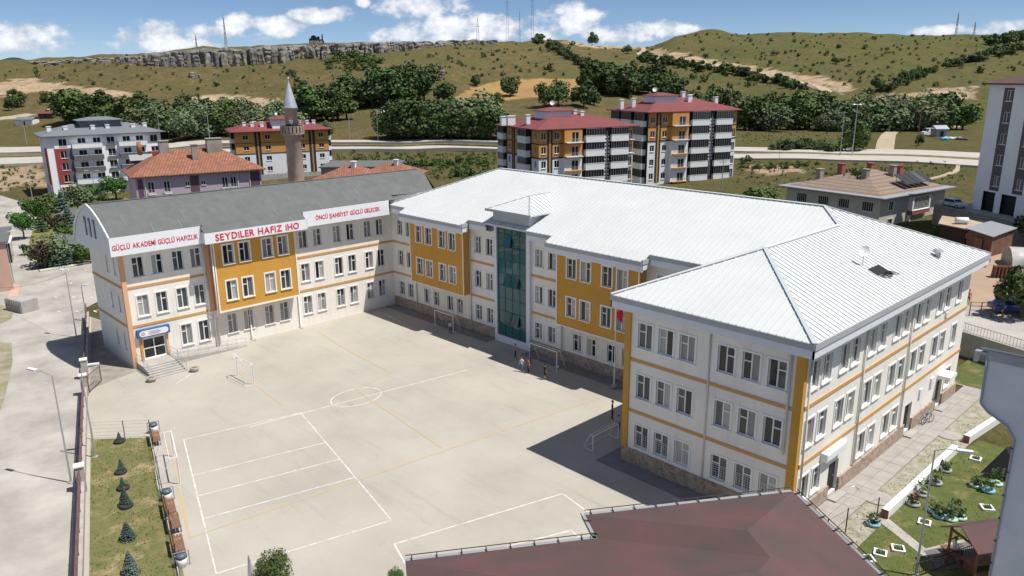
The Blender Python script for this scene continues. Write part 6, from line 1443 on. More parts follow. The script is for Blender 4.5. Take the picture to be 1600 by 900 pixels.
for a, c_, z, h, w_, d_ in ((.28, 5.6, 2.2, 3.9, 1.6, 1.2), (.50, 3.0, 1.2, 4.2, .95, .8), (.68, 5.0, 2.0, 4.2, 2.6, 1.4)): B.chimney(S(a), c_, zh+z, h-.9, w_, d_, 'old_concrete', 'old_concrete')
for a in (.07, .80, .9):
    p = B.C+B.u*S(a)+B.n*.12; MB().tube([(p.x, p.y, zh-.2), (p.x, p.y, 0)], .06, 6).build('downpipe', X['white_trim'], B.t)
sw_ = thing('solar_water_heater', 'solar panels with rusty water tank on the back of the clay tile roof', 'water heater', B.xyz(S(.10), 9.0, zh+1.4), math.atan2(u[1], u[0])); MB().slab([(-1.6, -.8, .5), (2.2, -.8, .5), (2.2, .6, 1.4), (-1.6, .6, 1.4)], .08).build('panel', X['metal_grey'], sw_); MB().tube([(.3, .8, 1.2), (.3, .8, 2.6), (.3, .8, 3.6)], [.45, .45, .35], 12).build('tank', mat('rust', (.35, .17, .08), .8, var=.3, vscale=2), sw_, True); MB().box(-1.5, 2.1, -.6, .7, 0, .45).build('stand', X['metal_dark'], sw_)
# small red roofs behind the wing
for k, (px, py, w_, d_, lb) in enumerate(((536, 279, 9, 8, 'low house with orange clay roof just above the grey roof, left one'), (604, 275, 10, 8, 'low house with orange clay roof just above the grey roof, right one'))):
    p = at_d(px, py-13, 128+12*k); zz = float(p[2]); B = Block('clay_roof_house', lb, (p[0]-RH[0]*w_*.5, p[1]-RH[1]*w_*.5), (RH[0]*.9+.1, RH[1]*.9-.1), w_, d_, 0, 'house')
    for fc in 'BARK': B.zone(fc, 0, B.faces[fc][2], 0, zz-1.4, 'old_concrete', [(2, 1.1, zz-3.6, 1.3), (7, 1.1, zz-3.6, 1.3)] if fc == 'B' else ())
    B.hip(zz-1.4, 2.0, .6, 'tiles'); B.chimney(w_*.6, d_*.4, zz-.2, 1.3, .7, .7)
p = at_d(560, 262, 165); zf = float(p[2]); B = Block('flat_roof_hall', 'low hall with flat grey felt roof behind the clay roofs', (p[0]-RH[0]*8, p[1]-RH[1]*8), (RH[0], RH[1]), 16, 12, 0, 'building')
for fc in 'BARK': B.zone(fc, 0, B.faces[fc][2], 0, zf, 'old_concrete', [(2.5, 1.6, zf-2.6, 1.2), (8, 1.6, zf-2.6, 1.2)] if fc == 'B' else ())
MB().slab([B.xyz(-.4, -.4, zf+.25), B.xyz(16.4, -.4, zf+.25), B.xyz(16.4, 12.4, zf+.25), B.xyz(-.4, 12.4, zf+.25)], .25).build('roof', X['shingle'], B.t)
# minaret
X['min_stone'] = stripe_mat('minaret_stone', (.52, .37, .30), (.40, .275, .225), .36, .14, (0, 0, 1), .92, .22, 1.2)
mp = at_d(459, 230, 118); mn = thing('minaret', 'pink stone minaret with carved balcony and grey lead cone', 'minaret', (mp[0], mp[1], 0)); zz = lambda py: float(at_d(459, py, 118)[2])
MB().lathe([(1.35, 0), (1.22, 10), (1.16, zz(216)), (1.4, zz(212)), (1.75, zz(208.5))], 20).build('shaft', X['min_stone'], mn, True)
gl_ = MB().lathe([(1.75, zz(208.5)), (1.78, zz(207)), (1.66, zz(207)), (1.66, zz(208))], 20).build('balcony_floor', X['min_stone'], mn)
X['balus'] = mat('carved_stone', (.36, .31, .24), .9, var=.3, vscale=2)
for k in range(20): a = 2*math.pi*k/20; MB().box(-.18, .18, -.06, .06, 0, .95).build('balustrade_panel', X['balus'], mn, False, (1.70*math.cos(a), 1.70*math.sin(a), zz(206.8)), a+math.pi/2)
MB().lathe([(1.72, zz(198)), (1.78, zz(197.5)), (1.78, zz(196.5)), (1.62, zz(196.5)), (1.62, zz(198))], 20).build('balustrade_rail', X['balus'], mn)
MB().lathe([(.95, zz(208)), (.92, zz(172)), (1.02, zz(171)), (1.02, zz(169))], 20).build('upper_shaft', X['min_stone'], mn, True); MB().box(-1.0, -.6, -.62, .0, zz(206), zz(194)).build('doorway', X['black'], mn, False, None, math.radians(100))
MB().lathe([(1.1, zz(169)), (1.02, zz(168)), (.05, zz(127))], 20).build('cone', mat('lead_grey', (.27, .30, .34), .6, var=.15, vscale=1.5), mn, True)
MB().tube([(0, 0, zz(128)), (0, 0, zz(119))], .04, 6).lathe([(.02, 0), (.14, .15), (.02, .3)], 8, (0, 0, zz(124))).build('finial', X['galv'], mn)
for a in (-.6, .9, 2.4): MB().lathe([(.12, 0), (.28, .5), (.3, .5), (.13, 0)], 10).build('loudspeaker', X['white_paint'], mn, False, (1.05*math.cos(a), 1.05*math.sin(a), zz(193)))

# beige house with solar panels
X['brown_tiles'] = stripe_mat('brown_tiles', (.27, .205, .16), (.16, .12, .095), .40, .3, (0, 0, 1), .9, .2, 1.5); X['beige'] = mat('beige_render', (.54, .51, .45), .9, var=.08, vscale=.5); X['brick_red'] = mat('brick_red', (.30, .10, .085), .85)
zb_ = 6.5; C0, B0, A0 = at_z(1377, 309, zb_), at_z(1478, 292, zb_), at_z(1196, 289, zb_); u = (B0-C0)[:2]; L_ = float(np.linalg.norm(u)); dpt = float(np.linalg.norm((A0-C0)[:2])); dpt = min(dpt, 19)
B = Block('beige_house', 'two storey beige house with brown tile roof, chimneys and solar panels', C0, u, L_, dpt, 0, 'house'); S = lambda q: L_*q
for fc, wn in (('B', [(S(.13), 1.5, 3.9, 1.6, 'x', .12), (S(.72), 1.2, 3.9, 1.6, 'x', .0), (S(.13), 1.5, .8, 1.6, 'x', .12)]), ('A', [(x, 2.1, 3.8, 1.7, 'b', .0) for x in (dpt*.12, dpt*.36, dpt*.58, dpt*.82)]), ('R', [(2, 1.5, 3.9, 1.5)]), ('K', [])): B.zone(fc, 0, B.faces[fc][2], -.2, zb_-.05, 'beige', wn)
B.zone('B', S(.42), S(.70), 3.3, 5.9, 'pvc', [(S(.44), S(.24), 3.4, 2.4, 'b', .0, 'pane_mid')], .8); B.zone('B', S(.42), S(.70), 2.6, 3.29, 'brick_red', (), .85); B.zone('B', S(.42), S(.66), .3, 2.5, 'pvc', [(S(.44), S(.20), .4, 2.0, 'b', .0, 'pane_mid')], .5); B.zone('R', 1, 4.5, 2.4, 3.5, 'brick_red', (), 1.0)
B.hip(zb_+.1, .7, 1.3, 'galv')
B2 = Block.__new__(Block); B2.C, B2.u, B2.n, B2.L, B2.D, B2.t = B.C+B.u*.4-B.n*.4, B.u, B.n, L_-.8, dpt-.8, B.t; Block.hip(B2, zb_+.22, 3.0, .3, 'brown_tiles')
for a, c_, z, m_ in ((.30, dpt*.38, 1.4, 'old_concrete'), (.20, dpt*.80, .9, 'old_concrete'), (.45, dpt*.75, 1.6, 'brick_red'), (.62, dpt*.32, 1.7, 'old_concrete'), (.85, dpt*.40, 1.2, 'brick_red'), (.72, dpt*.62, 1.5, 'brick_red')): B.chimney(S(a), c_, zb_+z, 2.3, 1.1, 1.0, m_, m_)
spn = thing('solar_array', 'row of dark solar panels on the beige house roof', 'solar panel', B.xyz(S(.62), 2.2, zb_+.95), math.atan2(u[1], u[0])); spn.scale = (1.5, 1.7, 1.5)
for k in range(5): MB().slab([(-2.9+k*1.2, -.9, .35), (-1.8+k*1.2, -.9, .35), (-1.8+k*1.2, .7, 1.35), (-2.9+k*1.2, .7, 1.35)], .06).build('panel', X['pane_mid'] if k == 3 else X['apt_dark'], spn); MB().beam((-2.35+k*1.2, .6, .0), (-2.35+k*1.2, .6, 1.25), .06, .06).build('support', X['galv'], spn)

# tall pale block on its terrace at the right edge
P1 = at_d(1518, 325, 132); zt0 = float(P1[2]); P2 = at_d(1600, 345, 121); u = (P2-P1)[:2]; Lt = 26.0
B = Block('tall_pale_block', 'tall pale block with mauve window strips and brown roof at the right edge', P1, u, Lt, 14, 0); zt1 = float(at_d(1518, 131, 132)[2]); gf = 3.6; fh = (zt1-zt0-gf)/5; f = lambda k: zt0+gf+k*fh
k1 = np.linalg.norm(u); q = lambda px: k1*(px-1518)/82.0
cuts = [0, q(1541), q(1556), q(1576), q(1591), q(1618), q(1632), Lt]; 
for i in range(7):
    if i % 2 == 0: B.zone('B', cuts[i], cuts[i+1], zt0+gf, zt1, 'apt_pale')
    else: B.zone('B', cuts[i], cuts[i+1], zt0+gf, f(5)-.6, 'apt_mauve', [(cuts[i]+(cuts[i+1]-cuts[i])*.28, (cuts[i+1]-cuts[i])*.62, f(k)+.75, fh*.5, 'x', .0, 'pane_mid') for k in range(5)]); B.zone('B', cuts[i], cuts[i+1], f(5)-.6, zt1, 'apt_pale')
B.zone('B', 0, q(1533), zt0-1, zt0+gf, 'apt_pale'); B.zone('B', q(1533), q(1552), zt0-1, zt0+gf-.3, 'door_dark', (), -.5); B.zone('B', q(1552), q(1562), zt0-1, zt0+gf, 'apt_pale'); B.zone('B', q(1562), q(1584), zt0-1, zt0+gf-.3, 'door_dark', (), -.5); B.zone('B', q(1584), Lt, zt0-1, zt0+gf, 'apt_pale')
for a, c_ in ((q(1533), q(1552)), (q(1562), q(1584))): B.zone('B', a, c_, zt0+gf-.3, zt0+gf, 'apt_pale')
B.zone('A', 0, 14, zt0-1, zt1, 'beige'); B.zone('R', 0, 14, zt0-1, zt1, 'apt_pale'); B.zone('K', 0, Lt, zt0-1, zt1, 'apt_pale')
B.stripe('A', 12.9, 13.3, zt0+gf, zt1, 'apt_dark'); B.hip(zt1+.1, 2.6, .9, 'brown_roof'); B.chimney(q(1600), 4, zt1+1.2, 2.4, 1.2, 1.2)
tr0 = B.C-B.u*4+B.n*4; pl_ = [tr0, B.C+B.u*40+B.n*4, B.C+B.u*40-B.n*30, B.C-B.u*4-B.n*30]; X['forecourt'] = X['street']
pl_ = [(p.x, p.y) for p in pl_]; ar = sum(pl_[i][0]*pl_[(i+1) % 4][1]-pl_[(i+1) % 4][0]*pl_[i][1] for i in range(4)); tag(MB().prism(pl_ if ar > 0 else pl_[::-1], -1, zt0).build('forecourt', X['forecourt']), kind='structure')
fw2 = thing('forecourt_wall', 'dark block wall along the forecourt below the tall pale block', 'wall'); a0, a1 = tr0, B.C+B.u*40+B.n*4
MB().beam((a0.x, a0.y, zt0/2-.1), (a1.x, a1.y, zt0/2-.1), .3, zt0+.6).build('wall_body', X['old_concrete'], fw2)
cp = B.C-B.u*1.7+B.n*2.2; car('silver_car', 'silver car parked beside the tall pale block', (cp.x, cp.y, zt0), math.atan2(u[1], u[0])+.1, (.50, .53, .57), 'car', 4.5)

# left edge bits: shelter, planter block, pink building sliver, pergola
p = at_z(12, 408); bs = thing('bus_shelter', 'dark glazed bus shelter with white roof at the far left edge', 'shelter', (p[0]-1, p[1], 0), math.radians(-14)); MB().box(-3, 3, -1.2, 1.2, 3.1, 3.3).build('roof', X['white_paint'], bs); MB().box(-2.8, 2.8, .9, 1.0, .2, 3.0).build('back_glass', X['pane_dark'], bs)
for x in (-2.7, 2.7): MB().box(x-.06, x+.06, -1, .9, .0, 3.09).build('side_frame', X['metal_dark'], bs)
MB().box(-2.4, 2.4, .3, .8, .45, .52).build('bench', X['wood_brown'], bs)
p = at_z(36, 484); cbk = thing('ribbed_crate', 'grey ribbed concrete block standing in the parking area', 'block', (p[0], p[1], 0), .3); MB().box(-1.7, 1.7, -1, 1, 0, 1.5).build('core', X['concrete'], cbk)
for k in range(9): MB().box(-1.65+k*.38, -1.5+k*.38, -1.08, -1.001, .05, 1.45).build('rib', X['concrete'], cbk)
p = at_z(-2, 468); p[:2] -= RH*8.6; pb_ = thing('pink_building', 'pink rendered building corner cut by the left edge', 'building', (p[0], p[1], 0), math.atan2(p[1]-CAM[1], p[0]-CAM[0])+math.pi/2+math.radians(82)); X['pink'] = mat('pink_render', (.55, .36, .29), .9, var=.1, vscale=.6); b = MB(); wall(b, (-12, 0, 0), (1, 0, 0), 12, 0, 6.5, []); wall(b, (0, 0, 0), (0, 1, 0), 9, 0, 6.5, []); b.build('wall', X['pink'], pb_); MB().slab([(-12.3, -.3, 6.7), (.3, -.3, 6.7), (.3, 9.3, 6.7), (-12.3, 9.3, 6.7)], .2).build('roof', X['shingle'], pb_)
tag(MB().prism([tuple(at_z(*q)[:2]) for q in ((10, 470), (28, 468), (33, 446), (22, 444))][::-1], -.05, .12).build('traffic_island', X['pink']), kind='structure')
for k, (px, py) in enumerate(((118, 372), (125, 330))):
    zq = 3.0; p = at_z(px, py, zq); pg = thing('park_kiosk', 'small park kiosk with %s grey felt roof behind the wing gable' % ('a nearer' if k == 0 else 'a farther'), 'kiosk', (p[0], p[1], 0), .4); MB().box(-2.6, 2.6, -1.8, 1.8, 0, 2.6).build('wall', X['old_concrete'], pg); MB().slab([(-3.2, -2.4, 2.65), (3.2, -2.4, 2.65), (3.2, 0, 3.5), (-3.2, 0, 3.5)], .1).slab([(-3.2, 0, 3.5), (3.2, 0, 3.5), (3.2, 2.4, 2.65), (-3.2, 2.4, 2.65)], .1).build('roof', X['shingle'], pg); MB().box(-.5, .5, -1.86, -1.8, 0, 2.1).build('door', X['wood_brown'], pg)
# shacks beyond the highway
def shack(px, py, w_, d_, h, label, rm, wm, name='shack'):
    p = on_land(px, py); t = thing(name, label, 'shack', (p[0], p[1], p[2]-.3), YAW); MB().box(-w_/2, w_/2, 0, d_, 0, h).build('wall', wm, t)
    n = 5; tin = [mat('rusty_tin', (.30, .13, .10), .8, var=.3, vscale=.6), mat('pale_tin', (.52, .50, .50), .6, var=.2, vscale=.6)]
    for k in range(n): a = -w_/2-.3+k*(w_+.6)/n; MB().slab([(a, -.5, h+.05), (a+(w_+.6)/n-.05, -.5, h+.05), (a+(w_+.6)/n-.05, d_*.55, h+1.3), (a, d_*.55, h+1.3)], .06).build('tin_sheet', tin[(k*k+k//2) % 2] if rm is None else rm, t)
    MB().slab([(-w_/2-.3, d_*.56, h+1.3), (w_/2+.3, d_*.56, h+1.3), (w_/2+.3, d_+.4, h+.2), (-w_/2-.3, d_+.4, h+.2)], .06).build('tin_sheet', tin[1] if rm is None else rm, t); MB().box(-.6, .6, -.06, -.004, 0, h*.75).build('door', X['door_dark'], t)
WD = mat('old_planks', (.10, .075, .06), .9, var=.3, vscale=1)
shack(610, 186, 14, 9, 2.6, 'tumbledown shack with patchy rusty and pale tin roof on the slope', None, WD); shack(38, 196, 9, 6, 3.2, 'small white walled shed on the slope at the far left', X['slate_roof'], X['parapet'], 'hill_shed'); shack(72, 186, 8, 6, 3, 'dark red roofed shed on the slope beside the dirt track', X['red_roof'], WD, 'hill_shed')
shack(1471, 214, 4.5, 4, 3.2, 'small grey cabin beside the white van across the highway', X['galv'], X['metal_grey'], 'cabin'); p = on_land(1451, 212); car('white_van', 'white van parked next to the grey cabin across the highway', (p[0], p[1], p[2]+.05), YAW+.2+math.pi, (.74, .75, .77), 'van', 6.0, 2.1, 2.8)
for k, (px, py, c_) in enumerate(((1474, 219, (.08, .35, .6)), (1483, 218, (.6, .6, .62)), (1492, 218, (.62, .60, .58)), (1502, 219, (.12, .10, .10)))):
    p = on_land(px, py); hb = MB(); r = random.Random(k); 
    for _ in range(7): x, y = r.uniform(-1.6, 1.6), r.uniform(-1, 1); hb.lathe([(.5, 0), (.65, .35), (.4, .8), (.05, .95)], 8, (x, y, 0))
    tag(hb.build('rubbish_heap', mat('heap', c_, .8), None, True, (p[0], p[1], p[2])), ('heap of blue bags across the highway', 'heap of grey bags across the highway', 'heap of pale bags across the highway', 'heap of dark scrap across the highway')[k], 'heap')
# poles, masts, hill sign
def pole(px, py, top, label, name='utility_pole', m_='metal_grey', r=.13, arms=True):
    p = on_land(px, py); d = float((p[:2]-CAM[:2]) @ FH); h = float(at_d(px, top, d)[2])-p[2]; t = thing(name, label, 'pole', (p[0], p[1], p[2]-.2), YAW); MB().tube([(0, 0, 0), (0, 0, h)], [r, r*.65], 7).build('shaft', X[m_], t)
    if arms: MB().box(-.9, .9, -.06, .06, h-.6, h-.48).build('crossarm', X[m_], t)
    return t, h
def hwy_lamp(px, py, top, label, heads=1):
    p = on_land(px, py); d = float((p[:2]-CAM[:2]) @ FH); h = float(at_d(px, top, d)[2])-p[2]; lamp((p[0], p[1]), h-.2, 1.2, YAW, label, heads, .11, float(p[2]), 'highway lamps')
hwy_lamp(734, 220, 169, 'highway lamp right of its twin left of the orange blocks'); hwy_lamp(726, 219, 168, 'highway lamp, left one of the close pair left of the orange blocks'); hwy_lamp(591, 222, 172, 'highway lamp beside the tumbledown shack'); hwy_lamp(547, 217, 178, 'highway lamp nearest the minaret block'); hwy_lamp(1331, 246, 163, 'highway lamp with twin heads beside the dark roadside tree', 2); hwy_lamp(329, 228, 178, 'highway lamp left of the orange and white block'); hwy_lamp(252, 228, 180, 'highway lamp above the grey roofed block'); hwy_lamp(42, 226, 185, 'highway lamp near the far left edge')
pole(1312, 246, 172, 'grey utility pole left of the twin headed lamp'); pole(1432, 232, 168, 'dark utility pole beside the dirt road', m_='wood_brown'); pole(1127, 300, 248, 'concrete utility pole in front of the taller orange block'); pole(1212, 312, 224, 'thin pole standing behind the white school roof', r=.06, arms=False)
LP = at_z(157, 290); 
for k, (px, py, tp_) in enumerate(((150, 312, 268), (51, 312, 270))):
    p = at_z(px, py); d = float((p[:2]-CAM[:2]) @ FH); lamp((p[0], p[1]), float(at_d(px, tp_, d)[2]), .9, YAW, ('slim twin headed lamp in front of the grey roofed block', 'slim lamp at the left foot of the grey roofed block')[k], 2-k, .07)
def mast(px, py, top, w_, label):
    p = on_land(px, py, 400); d = float((p[:2]-CAM[:2]) @ FH); h = float(at_d(px, top, d)[2])-p[2]; t = thing('radio_mast', label, 'mast', (p[0], p[1], p[2]-.5), YAW, 'masts on the ridge'); b = MB(); n = max(5, int(h/3.5)); W = lambda z: w_*(1-.8*z/h)
    c4 = ((-1, -1), (1, -1), (1, 1), (-1, 1))
    for x, y in c4: MB().beam((x*W(0), y*W(0), 0), (x*W(h), y*W(h), h), .22, .22).build('leg', X['metal_grey'], t)
    for i in range(n):
        za, zc = h*i/n, h*(i+1)/n
        for k in range(4): (x0, y0), (x1, y1) = c4[k], c4[(k+1) % 4]; b.beam((x0*W(za), y0*W(za), za), (x1*W(zc), y1*W(zc), zc), .12, .12)
    b.build('lattice', X['metal_grey'], t); a = MB(); a.tube([(0, 0, h), (0, 0, h+h*.12)], .1, 5); a.beam((-2.2, 0, h*.75), (2.2, 0, h*.75), .2, .2); a.build('antenna', X['metal_grey'], t)
mast(747, 78, 28, 1.6, 'lattice mast left of the tallest pair, standing on the slope'); mast(793, 66, -18, 1.6, 'tall lattice mast, left one of the pair cut by the top edge'); mast(832, 66, -22, 1.6, 'tall lattice mast, right one of the pair cut by the top edge'); mast(812, 66, 18, .9, 'slim mast between the two tall lattice masts'); mast(354, 78, 26, .9, 'thin mast above the rocks left of the hill sign'); mast(1493, 57, 20, 1.0, 'thin cross armed mast on the right ridge'); mast(1521, 58, 34, .9, 'short mast beside the trees on the right ridge'); mast(308, 80, 54, .6, 'short pole with crossbar on the rocks at left')
p = on_land(495, 70, 400); d = float((p[:2]-CAM[:2]) @ FH); sc_ = d/FPX; hs = thing('hill_sign', 'black cut out hill sign with white lettering on the rocky ridge', 'sign', (p[0], p[1], p[2]-.5), YAW); W_ = 22*sc_; z0 = 1.2
out = [(-.5, 0), (.5, 0), (.5, .30), (.44, .33), (.44, .92), (.40, 1.0), (.36, .88), (.36, .45), (.2, .42), (.24, .62), (.12, .80), (.02, .62), (-.08, .84), (-.2, .88), (-.36, .74), (-.38, .55), (-.5, .55)]
b = MB(); b.poly([(x*W_, 0, z0+z*W_*.62) for x, z in out]); b.poly([(x*W_, .25, z0+z*W_*.62) for x, z in out[::-1]])
for i in range(len(out)): j = (i+1) % len(out); b.poly([(out[i][0]*W_, 0, z0+out[i][1]*W_*.62), (out[i][0]*W_, .25, z0+out[i][1]*W_*.62), (out[j][0]*W_, .25, z0+out[j][1]*W_*.62), (out[j][0]*W_, 0, z0+out[j][1]*W_*.62)])
b.build('board', X['black'], hs)
me = letters('SEYDİLER', X['white_paint'], .02); v = np.array([q_.co[:] for q_ in me.vertices]); sx = W_*.84/(v[:, 0].max()-v[:, 0].min()); o = inst('lettering', me, hs); o.matrix_local = Matrix(((sx, 0, 0, -W_*.42-v[:, 0].min()*sx), (0, 0, -1, -.05), (0, W_*.15/.7, 0, z0+W_*.03), (0, 0, 0, 1)))
for x in (-.4, 0, .4): MB().tube([(x*W_, .12, 0), (x*W_, .12, z0)], .12, 6).build('post', X['metal_dark'], hs)

p = on_land(856, 62, 400); ht_ = thing('hilltop_hut', 'small white hut beside the masts on the skyline', 'hut', (p[0], p[1], p[2]-.5), YAW); MB().box(-9, 9, 0, 6, 0, 3.2).build('wall', X['parapet'], ht_); MB().slab([(-3, -.4, 3.25), (3, -.4, 3.25), (3, 6, 5.2), (-3, 6, 5.2)], .2).build('roof', X['slate_roof'], ht_); MB().box(-1, 1, -.06, -.004, 0, 2.2).build('door', X['door_dark'], ht_)
ca, cb = at_d(-60, 440, 100), np.array([-14.5, -32.2, 7.2]); b = MB(); b.tube([tuple(ca+(cb-ca)*t_-np.array([0, 0, 1.2*4*t_*(1-t_)])) for t_ in np.linspace(0, 1, 14)], .018, 4); tag(b.build('overhead_cable', X['metal_dark']), 'thin dark overhead cable crossing the parking area to the plain pole', 'cable')
# ------------------------------------------------------------------ trees, bushes, rocks
def leaf_mat(name, c1, c2):
    m = mat(name, c1, .75, col2=c2, vscale=.8, objvar=.28, spec=.2); t = m.node_tree; b = t.nodes['Principled BSDF']
    return m
X['leaf_dark'] = leaf_mat('leaf_dark', (.052, .084, .028), (.082, .118, .042)); X['leaf_mid'] = leaf_mat('leaf_mid', (.098, .152, .042), (.070, .112, .034)); X['leaf_willow'] = leaf_mat('leaf_willow', (.155, .19, .10), (.11, .145, .065))
X['leaf_bright'] = leaf_mat('leaf_bright', (.050, .125, .022), (.075, .145, .032)); X['leaf_spruce'] = leaf_mat('leaf_spruce', (.06, .105, .080), (.11, .16, .13)); X['leaf_purple'] = leaf_mat('leaf_purple', (.055, .032, .030), (.07, .06, .035)); X['bark'] = mat('bark', (.11, .085, .065), .95, var=.3, vscale=4)
def quads(C, Nn, S, mat_, name, seed):
    r = np.random.default_rng(seed); n = len(C); a = r.normal(size=(n, 3)); Nn = Nn/np.linalg.norm(Nn, axis=1, keepdims=True)
    t = np.cross(Nn, a); t /= np.linalg.norm(t, axis=1, keepdims=True); bb = np.cross(Nn, t); S = S[:, None]
    V = np.stack([C+t*S, C+bb*S*.8+t*S*.1, C-t*S, C-bb*S*.7], 1).reshape(-1, 3); F = np.arange(4*n).reshape(n, 4)
    me = bpy.data.meshes.new(name); me.from_pydata(V.tolist(), [], F.tolist()); me.materials.append(mat_); return me
def crown(seed, n, zc, rz_, rx, mat_, lobes=9, leaf=.045, name='crown', drop=.0):
    """unit-height crown: lobes of leaf clumps about a middle, open between them"""
    r = np.random.default_rng(seed); L = []
    for i in range(lobes):
        a = r.uniform(0, 6.28); el_ = r.uniform(-.6, 1.0); rr = r.uniform(.35, .75); L.append((rx*rr*math.cos(a)*math.sqrt(max(.1, 1-el_*el_*.6)), rx*rr*math.sin(a)*math.sqrt(max(.1, 1-el_*el_*.6)), zc+rz_*.62*el_, r.uniform(.30, .52)))
    L.append((0, 0, zc, .6)); L = np.array(L); k = r.integers(0, len(L), n); d = r.normal(size=(n, 3)); d /= np.linalg.norm(d, axis=1, keepdims=True); rad = r.uniform(.55, 1.05, n)**.6
    C = L[k, :3]+d*(L[k, 3]*rad)[:, None]*np.array([rx, rx, rz_*.9]); Nn = d+r.normal(size=(n, 3))*.55+np.array([0, 0, .25]); C[:, 2] = np.maximum(C[:, 2], .06+.06*r.random(n))
    return quads(C, Nn, leaf*r.uniform(.6, 1.3, n), mat_, name, seed)
def conifer(seed, n, rx, mat_, leaf=.03, layers=9):
    r = np.random.default_rng(seed); C = []; Nn = []
    for i in range(n):
        l = r.integers(0, layers); z0 = .10+.86*(l/layers); R_ = rx*(1-z0)*1.05+.012; a = r.uniform(0, 6.28)+l; a = round(a*2.6)/2.6+r.normal()*.10; q = r.random()**.7; rr = R_*q
        C.append((rr*math.cos(a), rr*math.sin(a), z0+.05*(1-q)-.04*q+r.normal()*.012)); Nn.append((math.cos(a)*.5+r.normal()*.4, math.sin(a)*.5+r.normal()*.4, .8))
    return quads(np.array(C), np.array(Nn), leaf*r.uniform(.5, 1.2, n), mat_, 'crown', seed)
def trunk_mesh(seed, h=.5, r0=.035, limbs=4):
    r = random.Random(seed); b = MB(); b.tube([(0, 0, -.04), (r.uniform(-.01, .01), 0, h*.5), (r.uniform(-.02, .02), r.uniform(-.02, .02), h)], [r0, r0*.75, r0*.4], 7)
    for i in range(limbs): a = i*6.28/limbs+r.random(); z = h*r.uniform(.45, .85); e = .16+.1*r.random(); b.tube([(0, 0, z), (e*.5*math.cos(a), e*.5*math.sin(a), z+.10), (e*math.cos(a), e*math.sin(a), z+.24)], [r0*.45, r0*.3, r0*.12], 5)
    return b.mesh('trunk', X['bark'])
KIND = {}
def kind(k, crowns, trunks): KIND[k] = (crowns, trunks)
TM = [trunk_mesh(i) for i in range(3)]; TS = [trunk_mesh(10+i, .9, .022, 0) for i in range(2)]
kind('dark', [crown(20+i, 1500, .50, .54, .46, X['leaf_dark'], 12) for i in range(4)], TM); kind('mid', [crown(30+i, 1500, .50, .54, .48, X['leaf_mid'], 12) for i in range(4)], TM)
kind('willow', [crown(40+i, 1800, .42, .58, .60, X['leaf_willow'], 16, .042) for i in range(4)], TM); kind('poplar', [crown(50+i, 1300, .50, .54, .26, X['leaf_dark'], 10, .036) for i in range(3)], TM)
kind('ball', [crown(60+i, 2600, .60, .42, .46, X['leaf_bright'], 18, .034) for i in range(2)], TM); kind('bush', [crown(70+i, 420, .42, .52, .70, X['leaf_dark'], 6, .085, 'bush') for i in range(4)], None)
kind('spruce', [conifer(80+i, 2600, .30, X['leaf_spruce']) for i in range(3)], TS); kind('pine', [conifer(90+i, 1300, .30, X['leaf_dark'], .045, 7) for i in range(3)], TS); kind('purple', [crown(95, 1500, .55, .46, .42, X['leaf_purple'], 10, .036)], TM)
kind('shrub', [crown(100+i, 420, .42, .52, .75, X['leaf_mid'], 6, .085, 'bush') for i in range(3)], None)
kind('garden', [crown(110+i, 6500, .60, .44, .46, X['leaf_mid'], 22, .017) for i in range(2)], TM)
rt_ = random.Random(77)
def plant(k, p, h, label, cat='tree', group=None, wid=1.0, name=None):
    cr_, tk_ = KIND[k]; me = rt_.choice(cr_); rz_ = rt_.uniform(0, 6.28); s_ = (h*wid, h*wid, h)
    if tk_ is None: o = inst(name or 'bush', me, None, p, rz_, s_); return tag(o, label, cat, group)
    t = thing(name or {'spruce': 'spruce_tree', 'pine': 'pine_tree', 'poplar': 'poplar_tree', 'willow': 'willow_tree'}.get(k, 'tree'), label, cat, p, rz_, group); t.scale = s_
    inst('crown', me, t); inst('trunk', rt_.choice(tk_), t); return t
def far_tree(k, px, py, hpx, label, group=None, wid=1.0, cat='tree'):
    p = on_land(px, py); d = float((p-CAM) @ AF); return plant(k, (p[0], p[1], p[2]-.2), hpx*d/FPX, label, cat, group, wid)
R = rt_.uniform
# belts
def belt(px0, px1, step, y0, y1, h0, h1, kinds, label, group):
    px = px0
    while px <= px1:
        f_ = (px-px0)/max(1, px1-px0); far_tree(rt_.choice(kinds), px+R(-4, 4), y0+(y1-y0)*f_+R(-2, 2), R(h0*.72, h1*1.08), label, group, R(.95, 1.5)); px += step*R(.8, 1.2)
belt(1165, 1512, 13, 204, 203, 40, 56, ['willow', 'willow', 'mid'], 'willow or poplar in the long belt beyond the field at right', 'trees in the belt beyond the field at right')
belt(1070, 1505, 14, 191, 194, 36, 50, ['willow', 'dark', 'mid'], 'tree in the back row of the long belt beyond the field at right', 'back row of trees beyond the field at right')
belt(1020, 1160, 10, 180, 186, 32, 50, ['dark', 'pine', 'mid'], 'dark tree behind the taller orange block', 'dark trees behind the taller orange block')
belt(915, 1060, 8, 145, 150, 32, 48, ['pine', 'dark', 'dark'], 'dark tree in the small wood above the wheat field', 'dark wood above the wheat field')
belt(925, 1045, 8, 132, 134, 28, 40, ['pine', 'dark'], 'dark tree in the upper row of the small wood above the wheat field', 'upper row of the dark wood')
belt(606, 772, 10, 218, 218, 40, 58, ['mid', 'dark', 'dark'], 'tree in the thicket along the highway left of the orange blocks', 'thicket along the highway'); belt(640, 775, 11, 204, 204, 42, 58, ['mid', 'willow', 'dark'], 'tree at the back of the thicket along the highway', 'back of the thicket along the highway')
belt(532, 672, 8, 170, 158, 44, 58, ['poplar', 'dark', 'dark'], 'tall dark tree in the grove on the slope right of the minaret', 'grove on the slope'); belt(600, 665, 8, 148, 142, 32, 42, ['dark', 'mid'], 'tree at the upper edge of the grove on the slope', 'upper edge of the grove')
